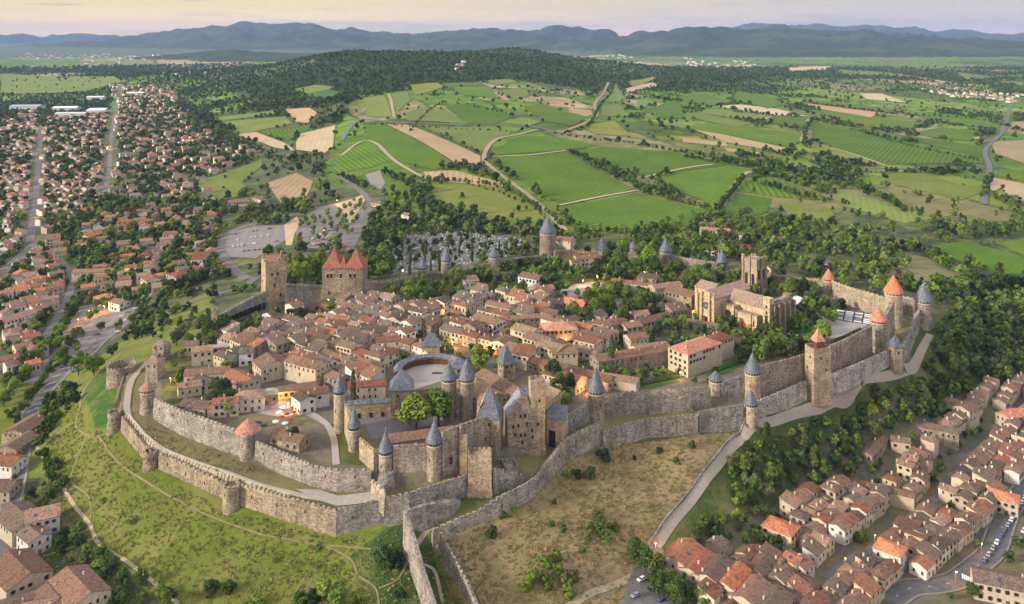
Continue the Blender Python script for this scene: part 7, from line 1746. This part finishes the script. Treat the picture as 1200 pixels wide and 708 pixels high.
for k in range(5): bays((278+k*10,298-k*1.5),(290+k*9,268-k*.5),20,5)
for i in range(7):
    q = G(1128+i*2.3, 676+i*1.0); b = MB(); b.box(q[0], q[1], q[2]+.27, q[2]+.3, .6, 3.6, math.radians(-25)); o = b.build('crossing_stripe', M['paint_white']); tag(o, kind='structure')
# graves
gs = []
for t_ in range(3):
    b = MB()
    if t_ == 0: b.box(0, 0, 0, .7, 1.1, 2.3); b.box(0, .9, .7, 1.7, .9, .25); b.box(0, .9, 1.7, 2.5, .15, .12); b.box(0, .9, 2.0, 2.15, .6, .14)
    if t_ == 1: b.box(0, 0, 0, .5, 1.3, 2.4); b.box(0, 1.0, .5, 1.9, 1.1, .3)
    if t_ == 2: b.box(0, 0, 0, 2.4, 2.0, 2.4); b.add([(-1.15,-1.35,2.4),(1.15,-1.35,2.4),(1.15,1.35,2.4),(-1.15,1.35,2.4),(0,-1.35,3.2),(0,1.35,3.2)], [(0,1,4),(1,2,5,4),(2,3,5),(3,0,4,5)])
    gs.append(b.mesh('gravestone', M['marble']))
gpts = []; C0 = np.array(cemetery); x0, x1, y0, y1 = C0[:, 0].min(), C0[:, 0].max(), C0[:, 1].min(), C0[:, 1].max(); y = y0
ca_, sa_ = math.cos(.25), math.sin(.25)
while y < y1+60:
    x = x0-60
    while x < x1+60:
        X, Y = x*ca_-(y-y0)*sa_*.3, y+(x-x0)*0
        if in_poly(np.array([x]), np.array([y]), cemetery)[0] and random.random() < .86 and int((x-x0)/2.7) % 9 != 4 and int((y-y0)/4.1) % 7 != 3: gpts.append((x+random.uniform(-.3, .3), y+random.uniform(-.3, .3)))
        x += 2.7
    y += 4.1
gpts.sort(key=lambda p: p[1]); GR = []
def gput(x, y, k):
    v = random.choice((.3, .5, .7, .9, 1.3)); o = put('gravestone', gs[k], None, (x, y, H(x, y)), random.uniform(-.08, .08)+.2, (v, v, v*1.03), (.85, .85, .7)); return o
kk = random.Random(3)
for i, (x, y) in enumerate(gpts[:295]):
    o = gput(x, y, kk.choices((0, 1, 2), (.45, .4, .15))[0]); tag(o, 'pale stone grave in the packed rows of the walled cemetery', 'grave', 'graves in the cemetery', 'thing')
gm = []
for (x, y) in gpts[295:]: gm.append((x, y, H(x, y), .2+random.uniform(-.1, .1), random.uniform(.9, 1.15), random.choice((0, 1, 0, 1, 2))))
mp3 = []
for k, v in ((0, .95), (1, .4), (2, .75)):
    q = gs[k].copy(); q.materials.clear(); q.materials.append(tint('marble', 'grave tint %d' % k, (v, v, v))); mp3.append(q)
if gm: gn_instances('grave_rows', gm, mp3, 'the farther rows of graves that merge into a pale field of stones', 'graves')
print('graves', len(gpts))
# street lamps
LAMPS = []
def lamp(px, py, z=0, power=900, h=5, label=None, col=(1,.43,.11), wall=False, big=1):
    p = W(px, py, z) if z is not None else G(px, py); z = p[2]
    e = empty('street_lamp', p); b = MB(); b.cyl((0, 0, -.3), (0, 0, h), .07, 6); b.cyl((0, 0, h), (0, -.8, h+.2), .05, 6); b.build('pole', M['metal'], e)
    b = MB(); b.lathe(0, -.8, [(.02, h+.1-.32*max(big, 1)), (.2*big, h-.1), (.16*big, h+.15), (.02, h+.2)], 8); b.build('lantern', M['big_glow' if big > 1 else 'lamp_glow'], e)
    l = bpy.data.lights.new('glow', 'POINT'); l.energy = power; l.color = col; l.shadow_soft_size = .25; lo = bpy.data.objects.new('glow', l); lo.location = (0, -.8, h-.6); link(lo, e)
    tag(e, label, 'street lamp', 'lit street lamps', 'thing'); LAMPS.append(dict(o=e)); return e
lamp(472,336,0,45000,13,'dazzling lamp on a tall pole beside the cemetery gate trees',(1,.62,.2),big=4)
for x, y, pw in [(235,426,900),(200,452,500),(290,450,500),(338,482,1500),(352,478,900),(330,470,900),(415,395,1300),(371,410,700),(412,412,500),(489,418,1600),(497,424,800),(530,408,1800),(572,415,1200),(618,392,600),(648,432,1300),
    (690,462,900),(590,402,900),(683,335,900),(700,330,1300),(687,306,900),(714,310,500),(755,325,700),(782,340,500),(812,372,1600),(808,360,900),(878,384,1600),(868,380,900),(663,405,800),(380,425,500),(466,378,400),(520,372,500),(385,358,900),(725,425,500),(797,445,500),(560,350,600),(606,356,400),(442,352,500),(352,402,400)]:
    lamp(x, y, 0, pw*2.6, 4.5)
for x, y, pw in [(105,372,3500),(122,366,3500),(92,382,1800),(768,650,1500),(200,172,9000),(225,168,9000),(190,165,6000),(150,325,2500),(140,318,1500),(130,175,5000),(45,255,3000),(60,330,1500),(40,300,2000),(415,262,3000),(1120,684,800),(990,668,500),(1075,605,700),(1100,585,500),(1150,650,600),(1025,640,400),(20,530,500),(380,276,1500),(395,240,2500),(1042,660,500)]:
    lamp(x, y, None, pw, 5.5, big=.6)
# kerbs and pavements beside the village roads, low wall along the gravel road
def edge(key, w, d, mat, wid, h, nm, lab=None, sl=slice(None)):
    Q = STREETS[key][sl]; L = offset_line(Q, d); L2 = offset_line(Q, d+wid); b = MB()
    z1 = hgrid([p[0] for p in L], [p[1] for p in L]); z2 = hgrid([p[0] for p in L2], [p[1] for p in L2])
    for i in range(len(Q)-1):
        b.hexa([(*L[i], z1[i]-.5), (*L[i+1], z1[i+1]-.5), (*L2[i+1], z2[i+1]-.5), (*L2[i], z2[i]-.5), (*L[i], z1[i]+h), (*L[i+1], z1[i+1]+h), (*L2[i+1], z2[i+1]+h), (*L2[i], z2[i]+h)])
    o = b.build(nm, M[mat]); return tag(o, lab, 'wall') if lab else tag(o, kind='structure')
for s_ in (4.5, -6.1): edge('lower_road', 0, s_, 'edging', .9, .36, 'pavement')
for s_ in (4.0, -5.4): edge('west_street', 0, s_, 'edging', 1.4, .34, 'pavement'); edge('avenue', 0, s_*1.4, 'edging', 1.8, .34, 'pavement')
n_ = len(STREETS['west_path'])
edge('west_path', 0, -2.9, 'stone_grey', .6, 1.1, 'roadside_wall', 'low stone wall along the upper side of the gravel road over the brown slope', slice(int(n_*.55), None))
b = MB(); Q = STREETS['lower_road']
for i in range(0, len(Q)-1, 3):
    a_, c_ = Q[i], Q[i+1]; r_ = math.atan2(c_[1]-a_[1], c_[0]-a_[0]); b.box(a_[0], a_[1], H(*a_)+.25, H(*a_)+.27, 1.8, .14, r_, bottom=False)
tag(b.build('centre_line', M['paint_white']), kind='structure')
# hedges of the garden plots below the hotel
def hedge_row(A, B_, lab):
    a = W(*A, 0); b2 = W(*B_, 0); e = empty('hedge', (a[0], a[1], 0), math.atan2(b2[1]-a[1], b2[0]-a[0])); L = seglen(a, b2)
    V, Fq = leaf_cloud([(t, 0, .7, .8) for t in np.arange(0, L, .9)], 26, .25, .9, 5); o = bpy.data.objects.new('foliage', npmesh('foliage', V, Fq, [M['leaf']])); link(o, e); tag(e, lab, 'hedge')
hedge_row((738,440),(792,428), 'long clipped hedge along the stone range above the garden plots'); hedge_row((742,454),(798,442), 'clipped hedge along the lower edge of the garden plots')
hedge_row((830,440),(872,424), 'clipped hedge on the terrace edge right of the hotel'); hedge_row((900,431),(944,414), 'clipped hedge along the inner rampart by the hotel garden'); hedge_row((975,402),(1008,386), 'clipped hedge between rampart and open air theatre')
# cafe terrace: parasols and tables
def parasol(x, y, z, r, c, label):
    e = empty('parasol', (x, y, z)); b = MB(); b.cyl((0, 0, 0), (0, 0, 2.6), .05, 6); b.build('pole', M['metal'], e)
    b = MB(); b.lathe(0, 0, [(r, 2.2), (r*.97, 2.3), (.05, 3.0)], 8, a0=.4, a1=.4+2*PI); b.build('canopy', M['awning'], e, c); tag(e, label, 'parasol', 'cafe parasols by the castle', 'thing')
k = 0
for (x, y, c) in [(323,499,(1.2,1.2,1.2)),(330,494,(.4,.06,.06)),(336,490,(.4,.06,.06)),(327,488,(1.1,1.1,1.1)),(340,497,(.4,.06,.06)),(334,501,(1,1,1)),(344,488,(.4,.06,.06)),(331,482,(1,1,1)),(338,482,(.4,.06,.06))]:
    p = W(x, y, 0); parasol(p[0], p[1], 0, 1.7, c, '%s square parasol on the cafe terrace, number %d along the lane' % ('dark red' if c[0] < .6 else 'white', k+1) if False else '%s parasol on the cafe terrace by the moat lawn' % ('dark red' if c[0] < .6 else 'white')); k += 1
p = W(478,462,0)
e = empty('fallen_beam', (W(512,438,0)[0], W(512,438,0)[1], .1)); b = MB(); b.box(0, 0, 0, .6, 5.5, 1.2); b.build('planks', M['dark'], e, (2, 2, 2)); tag(e, 'dark wooden bench platform on the barbican yard', 'bench')
# ---------------------------------------------------------------- labels for everything placed by rule
LM = LAND
EXTRA = [('lit car park', *G(120,380)[:2]), ('big open car park', *G(300,285)[:2]), ('tree planted car park', *G(390,270)[:2]), ('zebra crossing', *G(1130,680)[:2]), ('long gravel road foot', *G(770,645)[:2]), ('barn below wooded slope', *G(1027,525)[:2]),
    ('vivid orange village roof', *G(1043,650)[:2]), ('orange roof at village left edge', *G(915,625)[:2]), ('three storey hotel', *W(815,410,0)[:2]), ('cemetery', *G(540,295)[:2]), ('outermost slate cone tower', *W(1082,380,-4)[:2]),
    ('tall square wall tower', *W(958,470,-7)[:2]), ('ravine head bastion', *W(562,579,-9)[:2]), ('sharp lower wall corner', *W(394,628,-17)[:2]), ('avenue square', *G(10,325)[:2]), ('long school block', *G(163,262)[:2]), ('street fork building', *G(116,325)[:2]),
    ('lower left car park trees', *G(40,440)[:2]), ('bottom left cream house', *G(92,690)[:2]), ('left picture edge street', *G(14,573)[:2]), ('brown slope middle', *G(700,600)[:2]), ('swimming pool', *W(926,394,0)[:2]), ('gravel square', *W(680,340,0)[:2]),
    ('orange hipped roadside house', *G(1176,590)[:2]), ('upper right village end', *G(1185,495)[:2]), ('blind arcade wall', *W(285,372,0)[:2]), ('cafe terrace', *W(332,490,0)[:2]), ('leftmost far shed', *G(30,140)[:2]), ('third street bend', *G(130,190)[:2]), ('dry round field', *G(340,222)[:2])]
LM = LM+EXTRA
ORD = ['nearest','second nearest','third nearest','fourth nearest','fifth nearest','sixth nearest','seventh nearest','eighth nearest','ninth nearest','tenth nearest']+['%dth nearest' % i for i in range(11, 60)]
def relabel(items, desc):
    g = {}
    for it in items:
        o = it['o']; x, y = o.location.x, o.location.y
        k = min(LM, key=lambda l: (l[1]-x)**2+(l[2]-y)**2); d = desc(it); side = 'left' if x/y < k[1]/k[2] else 'right'
        g.setdefault((d, k[0], side), []).append((math.hypot(k[1]-x, k[2]-y), it))
    for (d, k, side), L in g.items():
        L.sort(key=lambda t: t[0])
        for i, (_, it) in enumerate(L):
            it['o']['label'] = ('%s, %s %s of the %s' % (d, ORD[i], side, k)) if len(L) > 1 else ('%s %s of the %s' % (d, side, k))
KN = {'gable': 'gabled', 'hip': 'hipped', 'shed': 'lean-to roofed'}
relabel([h for h in HOUSES if h['lab']], lambda h: '%s house, %s roof' % (h['wall'], h['roof']))
TN = {'leaf': 'green', 'leaf_dark': 'dark green', 'leaf_bright': 'bright green', 'leaf_olive': 'greyish green'}
relabel([t for t in TREES if t['lab']], lambda t: ('%s %s' % ('big' if t['r'] > 5 else 'small' if t['r'] < 3 else 'mid-sized', {'round': TN[t['mt']]+' tree', 'cypress': 'slim cypress', 'pine': 'umbrella pine', 'bush': TN[t['mt']]+' bush'}[t['kind']])))
relabel(CARS, lambda c: 'parked %s car' % c['col'])
relabel([l for l in LAMPS if 'label' not in l['o'].keys()], lambda c: 'lit street lamp')
